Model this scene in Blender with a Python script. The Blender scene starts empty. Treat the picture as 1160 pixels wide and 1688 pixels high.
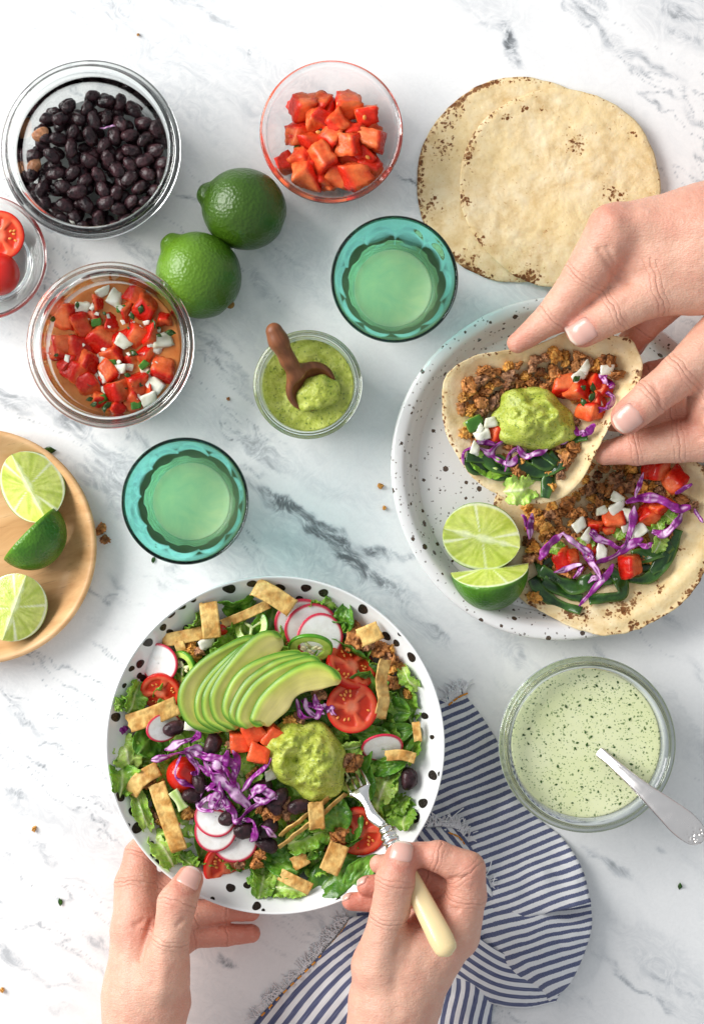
import bpy, math, random
import numpy as np
from mathutils import Vector, Matrix, Euler

# ------------------------------------------------------------------ camera, world, light
S = 1.0 / 2200.0          # one unit of layout (a pixel of the photo at table level) in metres
HC = 3080.0               # height of the camera above the table, in layout units (1.4 m)
scn = bpy.context.scene
col = scn.collection
cam_d = bpy.data.cameras.new('camera')
cam_d.sensor_fit = 'VERTICAL'
cam_d.sensor_height = 36.0
cam_d.lens = 36.0 * HC / 1688.0
cam_d.clip_start = 0.05
cam_d.clip_end = 50.0
cam = bpy.data.objects.new('camera', cam_d)
cam.location = (0, 0, HC * S)
col.objects.link(cam)
scn.camera = cam

world = bpy.data.worlds.new('World')
scn.world = world
world.use_nodes = True
world.node_tree.nodes['Background'].inputs[0].default_value = (0.90, 0.95, 1.0, 1)
world.node_tree.nodes['Background'].inputs[1].default_value = 0.55

def area_light(name, loc, aim, size, power, color):
    d = bpy.data.lights.new(name, 'AREA')
    d.shape = 'RECTANGLE'; d.size = size[0]; d.size_y = size[1]
    d.energy = power; d.color = color
    o = bpy.data.objects.new(name, d)
    o.location = loc
    o.rotation_euler = (Vector(aim) - Vector(loc)).to_track_quat('-Z', 'Y').to_euler()
    col.objects.link(o)
    return o
area_light('window_light', (-2.05, 0.85, 1.35), (0.05, 0.0, 0.0), (2.0, 1.5), 112.0, (1.0, 0.985, 0.965))

scn.view_settings.view_transform = 'Standard'
scn.view_settings.look = 'None'
scn.view_settings.exposure = 0.0
scn.view_settings.gamma = 1.0
scn.render.engine = 'CYCLES'
cy = scn.cycles
cy.use_denoising = True
cy.max_bounces = 20
cy.diffuse_bounces = 4
cy.glossy_bounces = 5
cy.transmission_bounces = 20
cy.transparent_max_bounces = 12
cy.caustics_reflective = False
cy.caustics_refractive = True
cy.blur_glossy = 1.0
cy.sample_clamp_indirect = 40.0
cy.use_adaptive_sampling = False

# ------------------------------------------------------------------ small helpers
rng = random.Random(7)
nrng = np.random.default_rng(11)

def F(z):
    return 1.0 - z / HC
def P(px, py, z=0.0):
    """photo pixel seen at height z -> layout coordinates of the real point"""
    return np.array([(px - 580.0) * F(z), (844.0 - py) * F(z), z])

def link(o, parent=None):
    col.objects.link(o)
    if parent is not None:
        o.parent = parent
    return o

def tag(o, label=None, cat=None, group=None, kind=None):
    if label: o['label'] = label
    if cat: o['category'] = cat
    if group: o['group'] = group
    if kind: o['kind'] = kind
    return o

def mesh_data(name, V, faces, mat=None, cols=None, smooth=True, attr=None, mats=None, fmat=None):
    """V in layout units"""
    me = bpy.data.meshes.new(name)
    V = np.asarray(V, dtype=float) * S
    if isinstance(faces, np.ndarray):
        n, k = faces.shape
        me.vertices.add(len(V)); me.vertices.foreach_set('co', V.astype(np.float32).ravel())
        me.loops.add(n * k); me.loops.foreach_set('vertex_index', faces.astype(np.int32).ravel())
        me.polygons.add(n)
        me.polygons.foreach_set('loop_start', np.arange(0, n * k, k, dtype=np.int32))
        me.update(calc_edges=True)
    else:
        me.from_pydata([tuple(v) for v in V], [], [tuple(f) for f in faces])
    me.polygons.foreach_set('use_smooth', [bool(smooth)] * len(me.polygons))
    if cols is not None:
        c = np.ones((len(V), 4), dtype=np.float32); c[:, :3] = np.asarray(cols)[:, :3]
        a = me.color_attributes.new('col', 'FLOAT_COLOR', 'POINT')
        a.data.foreach_set('color', c.ravel())
    if attr is not None:
        for k2, vals in attr.items():
            a = me.attributes.new(k2, 'FLOAT', 'POINT')
            a.data.foreach_set('value', np.asarray(vals, dtype=np.float32))
    if mats:
        for m in mats: me.materials.append(m)
        if fmat is not None:
            me.polygons.foreach_set('material_index', np.asarray(fmat, dtype=np.int32))
    elif mat is not None:
        me.materials.append(mat)
    me.update()
    return me

def new_obj(name, me, loc=(0, 0, 0), rot=(0, 0, 0), scale=1.0, parent=None):
    o = bpy.data.objects.new(name, me)
    o.location = (loc[0] * S, loc[1] * S, loc[2] * S)
    if isinstance(rot, Euler) or len(rot) == 3:
        o.rotation_euler = rot
    o.scale = (scale,) * 3 if not hasattr(scale, '__len__') else scale
    return link(o, parent)

def mk(name, V, faces, mat, parent=None, loc=None, **kw):
    """absolute layout coordinates -> object whose origin sits at the base of the mesh"""
    V = np.asarray(V, dtype=float)
    if parent is not None:
        loc = np.array(parent['_o']) if '_o' in parent else np.zeros(3)
        me = mesh_data(name, V - loc, faces, mat, **kw)
        o = new_obj(name, me, (0, 0, 0), parent=parent)
        o['_o'] = [float(x) for x in loc]
        return o
    if loc is None:
        lo, hi = V.min(0), V.max(0)
        loc = np.array([(lo[0] + hi[0]) / 2, (lo[1] + hi[1]) / 2, lo[2]])
    me = mesh_data(name, V - loc, faces, mat, **kw)
    o = new_obj(name, me, loc)
    o['_o'] = [float(x) for x in loc]
    return o

def empty(name, loc):
    o = bpy.data.objects.new(name, None)
    o.empty_display_size = 0.01
    o.location = tuple(np.asarray(loc, float) * S)
    o['_o'] = [float(x) for x in loc]
    return link(o)

# ---- value noise (vectorised) for shaping
_perm = np.random.default_rng(3).random((32, 32, 32))
def vnoise(p):
    p = np.asarray(p, float)
    i = np.floor(p).astype(int); f = p - i
    f = f * f * (3 - 2 * f)
    def g(a, b, c):
        return _perm[(i[..., 0] + a) & 31, (i[..., 1] + b) & 31, (i[..., 2] + c) & 31]
    x0 = g(0, 0, 0) * (1 - f[..., 0]) + g(1, 0, 0) * f[..., 0]
    x1 = g(0, 1, 0) * (1 - f[..., 0]) + g(1, 1, 0) * f[..., 0]
    x2 = g(0, 0, 1) * (1 - f[..., 0]) + g(1, 0, 1) * f[..., 0]
    x3 = g(0, 1, 1) * (1 - f[..., 0]) + g(1, 1, 1) * f[..., 0]
    y0 = x0 * (1 - f[..., 1]) + x1 * f[..., 1]
    y1 = x2 * (1 - f[..., 1]) + x3 * f[..., 1]
    return (y0 * (1 - f[..., 2]) + y1 * f[..., 2]) * 2 - 1
def fbm(p, oct=3, gain=0.5):
    s = 0; a = 1.0; p = np.asarray(p, float)
    for k in range(oct):
        s = s + a * vnoise(p + 7.3 * k); p = p * 2.03; a *= gain
    return s
def sstep(a, b, x):
    t = np.clip((x - a) / (b - a + 1e-12), 0, 1)
    return t * t * (3 - 2 * t)
def lerp(a, b, t):
    a = np.asarray(a, float); b = np.asarray(b, float); t = np.asarray(t, float)
    return a + (b - a) * t[..., None]
def srgb(r, g, b):
    f = lambda c: (c / 255.0 / 12.92) if c <= 10 else ((c / 255.0 + 0.055) / 1.055) ** 2.4
    return (f(r), f(g), f(b))

# ---- mesh makers
def grid_faces(nu, nv, wrap_u=False, off=0):
    iu = np.arange(nu if wrap_u else nu - 1); iv = np.arange(nv - 1)
    a, b = np.meshgrid(iu, iv, indexing='ij')
    a2 = (a + 1) % nu
    return np.stack([a * nv + b, a2 * nv + b, a2 * nv + b + 1, a * nv + b + 1], -1).reshape(-1, 4) + off

def lathe(prof, seg=96, rmod=None):
    """closed profile [(r,z)...] revolved; r=0 ends are kept as tiny rings"""
    prof = np.asarray(prof, float)
    th = np.arange(seg) * 2 * math.pi / seg
    r = np.maximum(prof[:, 0], 0.02)[None, :] * np.ones((seg, 1)); z = prof[:, 1][None, :] * np.ones((seg, 1))
    if rmod is not None: r = rmod(r, z, th[:, None])
    V = np.stack([r * np.cos(th)[:, None], r * np.sin(th)[:, None], z], -1).reshape(-1, 3)
    return V, grid_faces(seg, len(prof), wrap_u=True)

def smooth_prof(pts, n=6):
    """Catmull-Rom through points"""
    pts = np.asarray(pts, float)
    q = np.vstack([2 * pts[0] - pts[1], pts, 2 * pts[-1] - pts[-2]])
    out = []
    for i in range(1, len(q) - 2):
        t = np.linspace(0, 1, n, endpoint=False)[:, None]
        a, b, c, d = q[i - 1], q[i], q[i + 1], q[i + 2]
        out.append(0.5 * (2 * b + (c - a) * t + (2 * a - 5 * b + 4 * c - d) * t ** 2 + (3 * b - a - 3 * c + d) * t ** 3))
    out.append(pts[-1:])
    return np.vstack(out)

def frames(path):
    t = np.gradient(path, axis=0); t /= np.linalg.norm(t, axis=1)[:, None] + 1e-9
    return t

def tube(path, rad, seg=10, flat=1.0, caps=True):
    path = np.asarray(path, float); n = len(path)
    rad = np.broadcast_to(np.asarray(rad, float), (n,))
    t = frames(path)
    up = np.array([0, 0, 1.0]); s = np.cross(t, up); ln = np.linalg.norm(s, axis=1)
    s[ln < 1e-3] = (1, 0, 0); s /= np.linalg.norm(s, axis=1)[:, None]
    u = np.cross(s, t)
    a = np.arange(seg) * 2 * math.pi / seg
    V = path[:, None] + rad[:, None, None] * (np.cos(a)[None, :, None] * s[:, None] + flat * np.sin(a)[None, :, None] * u[:, None])
    V = V.reshape(-1, 3)
    i, j = np.meshgrid(np.arange(n - 1), np.arange(seg), indexing='ij'); j2 = (j + 1) % seg
    f = np.stack([i * seg + j, i * seg + j2, (i + 1) * seg + j2, (i + 1) * seg + j], -1).reshape(-1, 4)
    if caps:
        c0 = len(V); V = np.vstack([V, path[:1], path[-1:]])
        j = np.arange(seg); j2 = (j + 1) % seg
        f0 = np.stack([np.full(seg, c0), j2, j, j], -1)
        e = (n - 1) * seg
        f1 = np.stack([np.full(seg, c0 + 1), e + j, e + j2, e + j2], -1)
        fl = [tuple(x) for x in f] + [tuple(x[:3]) for x in f0] + [tuple(x[:3]) for x in f1]
        return V, fl
    return V, f

def sheet(G, thick, normals=None):
    """grid (nu,nv,3) -> closed thin solid; returns verts, faces and index of top verts"""
    nu, nv = G.shape[:2]
    du = np.gradient(G, axis=0); dv = np.gradient(G, axis=1)
    N = np.cross(du, dv); N /= np.linalg.norm(N, axis=2)[..., None] + 1e-9
    N *= np.where(N[..., 2].mean() < 0, -1, 1)
    if np.isscalar(thick): th = thick
    else: th = np.asarray(thick)[..., None]
    top = G + N * th * 0.5; bot = G - N * th * 0.5
    V = np.vstack([top.reshape(-1, 3), bot.reshape(-1, 3)])
    f = grid_faces(nu, nv); o = nu * nv
    if (np.cross(du, dv)[..., 2].mean()) < 0:
        f = f[:, ::-1]
    fb = f[:, ::-1] + o
    b = [i * nv for i in range(nu)] + [(nu - 1) * nv + j for j in range(1, nv)] + [i * nv + nv - 1 for i in range(nu - 2, -1, -1)] + [j for j in range(nv - 2, 0, -1)]
    b = np.array(b); b2 = np.roll(b, -1)
    side = np.stack([b, b2, b2 + o, b + o], -1)
    if (np.cross(du, dv)[..., 2].mean()) >= 0: side = side[:, ::-1]
    return V, np.vstack([f, fb, side])

def polar_solid(topfn, botfn, nth=48, nr=14, rpow=0.8):
    """topfn(theta,rho)->(..,3); closed lens between two polar surfaces sharing no rim"""
    th = np.arange(nth) * 2 * math.pi / nth
    rho = np.linspace(0, 1, nr) ** rpow
    T, R = np.meshgrid(th, rho, indexing='ij')
    A = topfn(T, R); B = botfn(T, R)
    prof = np.concatenate([B, A[:, ::-1]], axis=1)   # bottom from centre out, top from rim in
    n2 = prof.shape[1]
    return prof.reshape(-1, 3), grid_faces(nth, n2, wrap_u=True), (T, R)

def icosphere(sub=2):
    t = (1 + 5 ** .5) / 2
    v = [(-1, t, 0), (1, t, 0), (-1, -t, 0), (1, -t, 0), (0, -1, t), (0, 1, t), (0, -1, -t), (0, 1, -t), (t, 0, -1), (t, 0, 1), (-t, 0, -1), (-t, 0, 1)]
    f = [(0, 11, 5), (0, 5, 1), (0, 1, 7), (0, 7, 10), (0, 10, 11), (1, 5, 9), (5, 11, 4), (11, 10, 2), (10, 7, 6), (7, 1, 8), (3, 9, 4), (3, 4, 2), (3, 2, 6), (3, 6, 8), (3, 8, 9), (4, 9, 5), (2, 4, 11), (6, 2, 10), (8, 6, 7), (9, 8, 1)]
    v = [np.array(x) / np.linalg.norm(x) for x in v]
    for _ in range(sub):
        cache = {}; nf = []
        def mid(a, b):
            k = (min(a, b), max(a, b))
            if k not in cache:
                m = v[a] + v[b]; v.append(m / np.linalg.norm(m)); cache[k] = len(v) - 1
            return cache[k]
        for a, b, c in f:
            ab, bc, ca = mid(a, b), mid(b, c), mid(c, a)
            nf += [(a, ab, ca), (b, bc, ab), (c, ca, bc), (ab, bc, ca)]
        f = nf
    return np.array(v), np.array(f)
_ICO = {k: icosphere(k) for k in (1, 2, 3, 4)}

def cube_grid(n=4):
    """unit cube surface split n x n per side, shared vertices"""
    idx = {}; V = []; Fc = []
    def vid(p):
        k = tuple(np.round(p, 5))
        if k not in idx: idx[k] = len(V); V.append(p)
        return idx[k]
    for ax in range(3):
        for sgn in (-1, 1):
            u, w = (ax + 1) % 3, (ax + 2) % 3
            for i in range(n):
                for j in range(n):
                    q = []
                    for a, b in ((0, 0), (1, 0), (1, 1), (0, 1)):
                        p = np.zeros(3); p[ax] = sgn; p[u] = -1 + 2 * (i + a) / n; p[w] = -1 + 2 * (j + b) / n
                        q.append(vid(p))
                    Fc.append(q if sgn > 0 else q[::-1])
    return np.array(V), np.array(Fc)
_CG = {k: cube_grid(k) for k in (2, 4, 5, 6)}

def rot_m(rx=0, ry=0, rz=0):
    return np.array(Euler((rx, ry, rz)).to_matrix())

# ---- implicit surfaces -> mesh (surface nets)
def surface_nets(fn, lo, hi, h):
    lo = np.asarray(lo, float); hi = np.asarray(hi, float)
    n = np.ceil((hi - lo) / h).astype(int) + 1
    ax = [lo[k] + np.arange(n[k]) * h for k in range(3)]
    X, Y, Z = np.meshgrid(*ax, indexing='ij')
    # coarse pass first, fine values only near the surface
    k = 4
    cx = [np.arange(0, n[i] + k, k) for i in range(3)]
    CX, CY, CZ = np.meshgrid(*[lo[i] + cx[i] * h for i in range(3)], indexing='ij')
    Dc = fn(np.stack([CX, CY, CZ], -1).reshape(-1, 3)).reshape(CX.shape)
    ii = [np.minimum((np.arange(n[i]) + k // 2) // k, len(cx[i]) - 1) for i in range(3)]
    D = Dc[np.ix_(*ii)].copy()
    near = np.abs(D) < k * h * 1.15
    D[near] = fn(np.stack([X[near], Y[near], Z[near]], -1))
    D[0] = D[-1] = 1; D[:, 0] = D[:, -1] = 1; D[:, :, 0] = D[:, :, -1] = 1
    ins = D < 0
    c = [ins[a:n[0] - 1 + a, b:n[1] - 1 + b, d:n[2] - 1 + d] for a in (0, 1) for b in (0, 1) for d in (0, 1)]
    cnt = sum(x.astype(int) for x in c)
    act = (cnt > 0) & (cnt < 8)
    idx = np.full(act.shape, -1, int); ids = np.argwhere(act); idx[act] = np.arange(len(ids))
    acc = np.zeros((len(ids), 3)); w = np.zeros(len(ids))
    corners = [(a, b, d) for a in (0, 1) for b in (0, 1) for d in (0, 1)]
    for p in range(8):
        for q in range(p + 1, 8):
            A, B = np.array(corners[p]), np.array(corners[q])
            if abs(A - B).sum() != 1: continue
            da = D[tuple((ids + A).T)]; db = D[tuple((ids + B).T)]
            m = (da < 0) != (db < 0)
            t = np.where(m, da / (da - db + 1e-20), 0)
            acc += np.where(m[:, None], A + t[:, None] * (B - A), 0); w += m
    V = lo + (ids + acc / w[:, None]) * h
    faces = []
    for axis in range(3):
        sl0 = [slice(None)] * 3; sl1 = [slice(None)] * 3
        sl0[axis] = slice(0, -1); sl1[axis] = slice(1, None)
        ch = ins[tuple(sl0)] != ins[tuple(sl1)]
        e = np.argwhere(ch)
        u, v = [(1, 2), (2, 0), (0, 1)][axis]
        ok = (e[:, u] > 0) & (e[:, v] > 0)
        e = e[ok]
        eu = np.zeros(3, int); eu[u] = 1; ev = np.zeros(3, int); ev[v] = 1
        q = np.stack([idx[tuple(k.T)] for k in (e - eu - ev, e - ev, e, e - eu)], -1)
        s = ins[tuple(e.T)]
        q = np.where(s[:, None], q, q[:, ::-1])
        q = q[(q >= 0).all(1)]
        faces.append(q)
    return V, np.vstack(faces)

def cone_d(p, a, b, ra, rb):
    a = np.asarray(a, float); b = np.asarray(b, float); ab = b - a
    t = np.clip(((p - a) @ ab) / (ab @ ab + 1e-12), 0, 1)
    return np.linalg.norm(p - a - t[:, None] * ab, axis=1) - (ra + t * (rb - ra))
def ell_d(p, c, r, R=None):
    q = p - np.asarray(c, float)
    if R is not None: q = q @ R
    r = np.asarray(r, float)
    k0 = np.linalg.norm(q / r, axis=1); k1 = np.linalg.norm(q / (r * r), axis=1)
    return k0 * (k0 - 1) / (k1 + 1e-9)
def smin(a, b, k):
    h = np.maximum(k - np.abs(a - b), 0) / k
    return np.minimum(a, b) - h * h * k * 0.25
def smax(a, b, k):
    return -smin(-a, -b, k)

# ------------------------------------------------------------------ materials
_M = {}
class NB:
    """tiny node builder"""
    def __init__(s, name):
        s.m = bpy.data.materials.new(name); s.m.use_nodes = True
        s.t = s.m.node_tree; s.n = s.t.nodes; s.bsdf = s.n['Principled BSDF']; s.out = s.n['Material Output']
    def node(s, typ, **kw):
        n = s.n.new(typ)
        for k, v in kw.items(): setattr(n, k, v)
        return n
    def put(s, sock, v):
        if isinstance(v, bpy.types.NodeSocket): s.t.links.new(v, sock)
        else:
            if isinstance(v, (tuple, list)) and len(v) == 3 and sock.type == 'RGBA': v = (*v, 1)
            sock.default_value = v
    def coord(s, kind='Object'):
        return s.node('ShaderNodeTexCoord').outputs[kind]
    def attr(s, name='col', fac=False):
        n = s.node('ShaderNodeAttribute'); n.attribute_name = name
        return n.outputs['Fac' if fac else 'Color']
    def mapping(s, vec, loc=(0, 0, 0), rot=(0, 0, 0), scale=(1, 1, 1)):
        n = s.node('ShaderNodeMapping')
        s.put(n.inputs['Vector'], vec); n.inputs['Location'].default_value = loc
        n.inputs['Rotation'].default_value = rot; n.inputs['Scale'].default_value = scale
        return n.outputs[0]
    def noise(s, vec, scale, detail=3, rough=0.5, dist=0.0, out='Fac', typ=None):
        n = s.node('ShaderNodeTexNoise')
        if typ: n.noise_type = typ
        s.put(n.inputs['Vector'], vec); s.put(n.inputs['Scale'], scale); n.inputs['Detail'].default_value = detail
        n.inputs['Roughness'].default_value = rough; n.inputs['Distortion'].default_value = dist
        return n.outputs[out]
    def voronoi(s, vec, scale, out='Distance', feature='F1', rand=1.0):
        n = s.node('ShaderNodeTexVoronoi'); n.feature = feature
        s.put(n.inputs['Vector'], vec); s.put(n.inputs['Scale'], scale); n.inputs['Randomness'].default_value = rand
        return n.outputs[out]
    def math(s, op, a, b=0.0, c=0.0, clamp=False):
        n = s.node('ShaderNodeMath', operation=op); n.use_clamp = clamp
        s.put(n.inputs[0], a); s.put(n.inputs[1], b); s.put(n.inputs[2], c)
        return n.outputs[0]
    def ramp(s, fac, stops, interp='LINEAR'):
        n = s.node('ShaderNodeValToRGB'); cr = n.color_ramp; cr.interpolation = interp
        while len(cr.elements) < len(stops): cr.elements.new(0.5)
        for e, (p, c) in zip(cr.elements, stops):
            e.position = p; e.color = (c, c, c, 1) if not hasattr(c, '__len__') else (*c[:3], 1)
        s.put(n.inputs[0], fac)
        return n.outputs[0]
    def mr(s, v, a, b, c=0.0, d=1.0):
        n = s.node('ShaderNodeMapRange')
        s.put(n.inputs[0], v)
        for k, x in enumerate((a, b, c, d)): s.put(n.inputs[k + 1], x)
        return n.outputs[0]
    def mix(s, fac, a, b, blend='MIX'):
        n = s.node('ShaderNodeMix', data_type='RGBA', blend_type=blend)
        s.put(n.inputs[0], fac); s.put(n.inputs[6], a); s.put(n.inputs[7], b)
        return n.outputs[2]
    def vmath(s, op, a, b=(0, 0, 0)):
        n = s.node('ShaderNodeVectorMath', operation=op)
        s.put(n.inputs[0], a)
        if op == 'SCALE': s.put(n.inputs['Scale'], b)
        else: s.put(n.inputs[1], b)
        return n.outputs[0]
    def sep(s, v):
        n = s.node('ShaderNodeSeparateXYZ'); s.put(n.inputs[0], v); return n.outputs
    def comb(s, x, y, z):
        n = s.node('ShaderNodeCombineXYZ')
        for k, q in enumerate((x, y, z)): s.put(n.inputs[k], q)
        return n.outputs[0]
    def objrand(s):
        return s.node('ShaderNodeObjectInfo').outputs['Random']
    def bump(s, h, strength=0.3, dist=0.0005, normal=None):
        n = s.node('ShaderNodeBump'); n.inputs['Strength'].default_value = strength
        n.inputs['Distance'].default_value = dist
        s.put(n.inputs['Height'], h)
        if normal is not None: s.put(n.inputs['Normal'], normal)
        return n.outputs[0]
    def set(s, **kw):
        names = dict(color='Base Color', rough='Roughness', spec='Specular IOR Level', sss='Subsurface Weight', sssr='Subsurface Radius',
                     ssss='Subsurface Scale', trans='Transmission Weight', ior='IOR', metal='Metallic', coat='Coat Weight', coatr='Coat Roughness',
                     normal='Normal', alpha='Alpha', sheen='Sheen Weight')
        for k, v in kw.items():
            s.put(s.bsdf.inputs[names[k]], v)
        return s.m

def food_mat(name, color=None, rough=0.35, vary=0.15, vscale=250.0, bump=0.25, bscale=500.0, bdist=0.0006, sss=0.0, sssr=(1, 0.4, 0.25), ssss=0.002,
             coat=0.0, coatr=0.1, spec=0.35, hueobj=0.12, dark=0.35, bdetail=3):
    """moist food: vertex colour or flat colour, broken up by noise, with fine relief"""
    if name in _M: return _M[name]
    b = NB(name)
    base = b.attr('col') if color is None else color
    v = b.coord('Object')
    n1 = b.noise(v, vscale, 4, 0.6)
    f = b.mr(n1, 0.3, 0.7, 1 - vary, 1 + vary)
    f2 = b.mr(b.objrand(), 0, 1, 1 - hueobj, 1 + hueobj)
    c = b.mix(1.0, base, b.comb(b.math('MULTIPLY', f, f2), b.math('MULTIPLY', f, f2), b.math('MULTIPLY', f, f2)), 'MULTIPLY')
    kw = dict(color=c, rough=b.mr(b.noise(v, vscale * 1.7, 2), 0.3, 0.7, max(0.02, rough - 0.08), rough + 0.1), spec=spec)
    if bump: kw['normal'] = b.bump(b.noise(v, bscale, bdetail, 0.55), bump, bdist)
    if sss: kw.update(sss=sss, sssr=sssr, ssss=ssss)
    if coat: kw.update(coat=coat * 0.5, coatr=coatr)
    _M[name] = b.set(**kw)
    return _M[name]

def glass_mat(name, color=(1, 1, 1), ior=1.5, rough=0.0):
    if name in _M: return _M[name]
    b = NB(name)
    _M[name] = b.set(color=color, rough=rough, trans=1.0, ior=ior)
    return _M[name]
# ------------------------------------------------------------------ marble table
def marble_mat():
    b = NB('marble')
    v = b.vmath('SCALE', b.coord('Object'), 2200.0)          # layout units
    # two warps shared by all veins
    def warp(vec, sc, amt, det=3):
        n = b.noise(vec, sc, det, 0.6, out='Color')
        return b.vmath('ADD', vec, b.vmath('SCALE', b.vmath('SUBTRACT', n, (0.5, 0.5, 0.5)), amt))
    w1 = warp(v, 0.008, 30, 2)
    # veins run down to the right, about 38 degrees in the photo
    ang = math.radians(38)
    r = b.mapping(w1, rot=(0, 0, ang), scale=(1, 1, 1))
    # soft cloudy streaks
    st = b.noise(b.mapping(r, scale=(0.0022, 0.008, 1)), 1.0, 6, 0.62)
    cloud = b.mr(st, 0.47, 0.78, 0, 1)
    vm = b.attr('vein', True)
    grain = b.noise(b.mapping(r, scale=(0.02, 0.075, 1)), 1.0, 5, 0.7)
    mk_ = b.math('MULTIPLY', vm, b.mr(grain, 0.33, 0.60, 0.15, 1.2), clamp=True)
    a = b.math('MULTIPLY', cloud, 0.06)
    a = b.math('ADD', a, b.math('MULTIPLY', mk_, 0.85), clamp=True)
    fine = b.mr(b.noise(v, 0.16, 2, 0.7), 0.3, 0.7, 0.975, 1.02)
    c = b.ramp(a, [(0.0, (0.86, 0.86, 0.855)), (0.22, (0.60, 0.618, 0.635)), (0.5, (0.30, 0.317, 0.332)), (1.0, (0.085, 0.092, 0.096))])
    c = b.mix(1.0, c, b.comb(fine, fine, fine), 'MULTIPLY')
    return b.set(color=c, rough=b.mr(cloud, 0, 1, 0.24, 0.34), spec=0.35)

# the veins of this slab: (photo x, y, angle down to the right, half length, half width, strength)
MARKS = [(500, 848, 30, 95, 9, 1.1), (480, 842, 45, 28, 15, 1.0), (550, 893, 28, 60, 9, 1.2), (625, 905, 10, 45, 15, 1.3), (665, 908, 8, 30, 9, 1.1), (600, 925, 34, 150, 20, 0.75), (640, 960, 40, 90, 14, 0.7), (445, 830, 33, 90, 22, 0.40), (720, 1030, 35, 70, 14, 0.6),
             (836, 82, 50, 55, 11, 1.25), (772, 14, 45, 40, 5, 0.9), (700, 1010, 35, 90, 40, 0.42), (790, 1075, 38, 60, 12, 0.4),
             (120, 700, 35, 90, 22, 0.40), (215, 735, 30, 60, 20, 0.36), (180, 970, 60, 45, 18, 0.34), (30, 650, 25, 60, 10, 0.32),
             (960, 40, 40, 70, 9, 0.40), (1130, 15, 30, 40, 12, 0.35), (1060, 110, 40, 80, 10, 0.3), (60, 1200, 42, 110, 7, 0.30), (20, 1310, 48, 60, 10, 0.36),
             (370, 1585, 35, 28, 11, 0.75), (395, 1650, 35, 40, 7, 0.5), (85, 1415, 25, 40, 8, 0.3), (150, 1340, 30, 50, 14, 0.25),
             (1015, 1425, 42, 60, 8, 0.35), (1060, 1625, 38, 110, 6, 0.45), (1085, 1600, 36, 110, 4, 0.4), (1120, 1660, 35, 60, 9, 0.35), (985, 1660, 42, 60, 5, 0.35),
             (1130, 1110, 60, 40, 14, 0.35), (860, 1075, 30, 60, 14, 0.35), (1090, 1405, 50, 12, 8, 0.6), (672, 295, 15, 26, 4, 0.6), (300, 335, 10, 35, 5, 0.4),
             (345, 30, 40, 60, 7, 0.25), (250, 160, 40, 60, 12, 0.2), (20, 660, 30, 60, 14, 0.35), (640, 20, 40, 60, 6, 0.25), (420, 470, 60, 60, 16, 0.18),
             (400, 88, 40, 5, 4, 1.0), (95, 1520, 25, 30, 5, 0.3), (30, 1590, 25, 30, 5, 0.3), (150, 1600, 25, 40, 5, 0.3), (230, 1545, 30, 40, 9, 0.2), (1085, 985, 40, 70, 22, 0.4), (1140, 1010, 40, 50, 20, 0.4)]

def vein_field(X, Y):
    p = np.stack([X, Y, 0 * X], -1)
    wx = 46 * fbm(p * 0.011, 4) + 9 * fbm(p * 0.07 + 5, 3); wy = 40 * fbm(p * 0.011 + 31, 4) + 9 * fbm(p * 0.07 + 17, 3)
    x, y = X + wx * 0.42, Y + wy * 0.42
    tot = np.zeros_like(X)
    for (px, py, an, L, W, k) in MARKS:
        c = P(px, py); a = math.radians(-an)
        u = ((x - c[0]) * math.cos(a) + (y - c[1]) * math.sin(a)) / (L * 1.05)
        w = (-(x - c[0]) * math.sin(a) + (y - c[1]) * math.cos(a)) / W
        d = np.sqrt(u * u + w * w)
        tot = np.maximum(tot, k * sstep(1.15, 0.1, d))
    # breaking up: streaks along the bedding and hairlines
    a = math.radians(-36)
    q = np.stack([(x * math.cos(a) + y * math.sin(a)) * 0.006, (-x * math.sin(a) + y * math.cos(a)) * 0.034, 0 * x], -1)
    st = fbm(q, 5, 0.6)
    tot = tot * np.clip(0.60 + 1.05 * st, 0.04, 1.3)
    q2 = np.stack([(x * math.cos(a) + y * math.sin(a)) * 0.0019, (-x * math.sin(a) + y * math.cos(a)) * 0.0125, 0 * x + 3], -1)
    rid = 1 - np.abs(fbm(q2, 4, 0.55)) / 0.04
    msk = sstep(0.0, 0.55, fbm(p * 0.0042 + 9, 2))
    tot = np.maximum(tot, np.clip(rid, 0, 1) ** 1.6 * (0.05 + 0.42 * msk))
    q3 = np.stack([(x * math.cos(a) + y * math.sin(a)) * 0.006, (-x * math.sin(a) + y * math.cos(a)) * 0.028, 0 * x + 8], -1)
    bl = sstep(0.42, 0.95, fbm(q3, 5, 0.62)) * (0.05 + 0.26 * msk)
    q4 = np.stack([(x * math.cos(a) + y * math.sin(a)) * 0.0024, (-x * math.sin(a) + y * math.cos(a)) * 0.006, 0 * x + 21], -1)
    haze = sstep(0.25, 1.0, fbm(q4, 4, 0.6)) * 0.13
    return np.clip(np.maximum(tot, bl) + haze, 0, 1)

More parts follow.
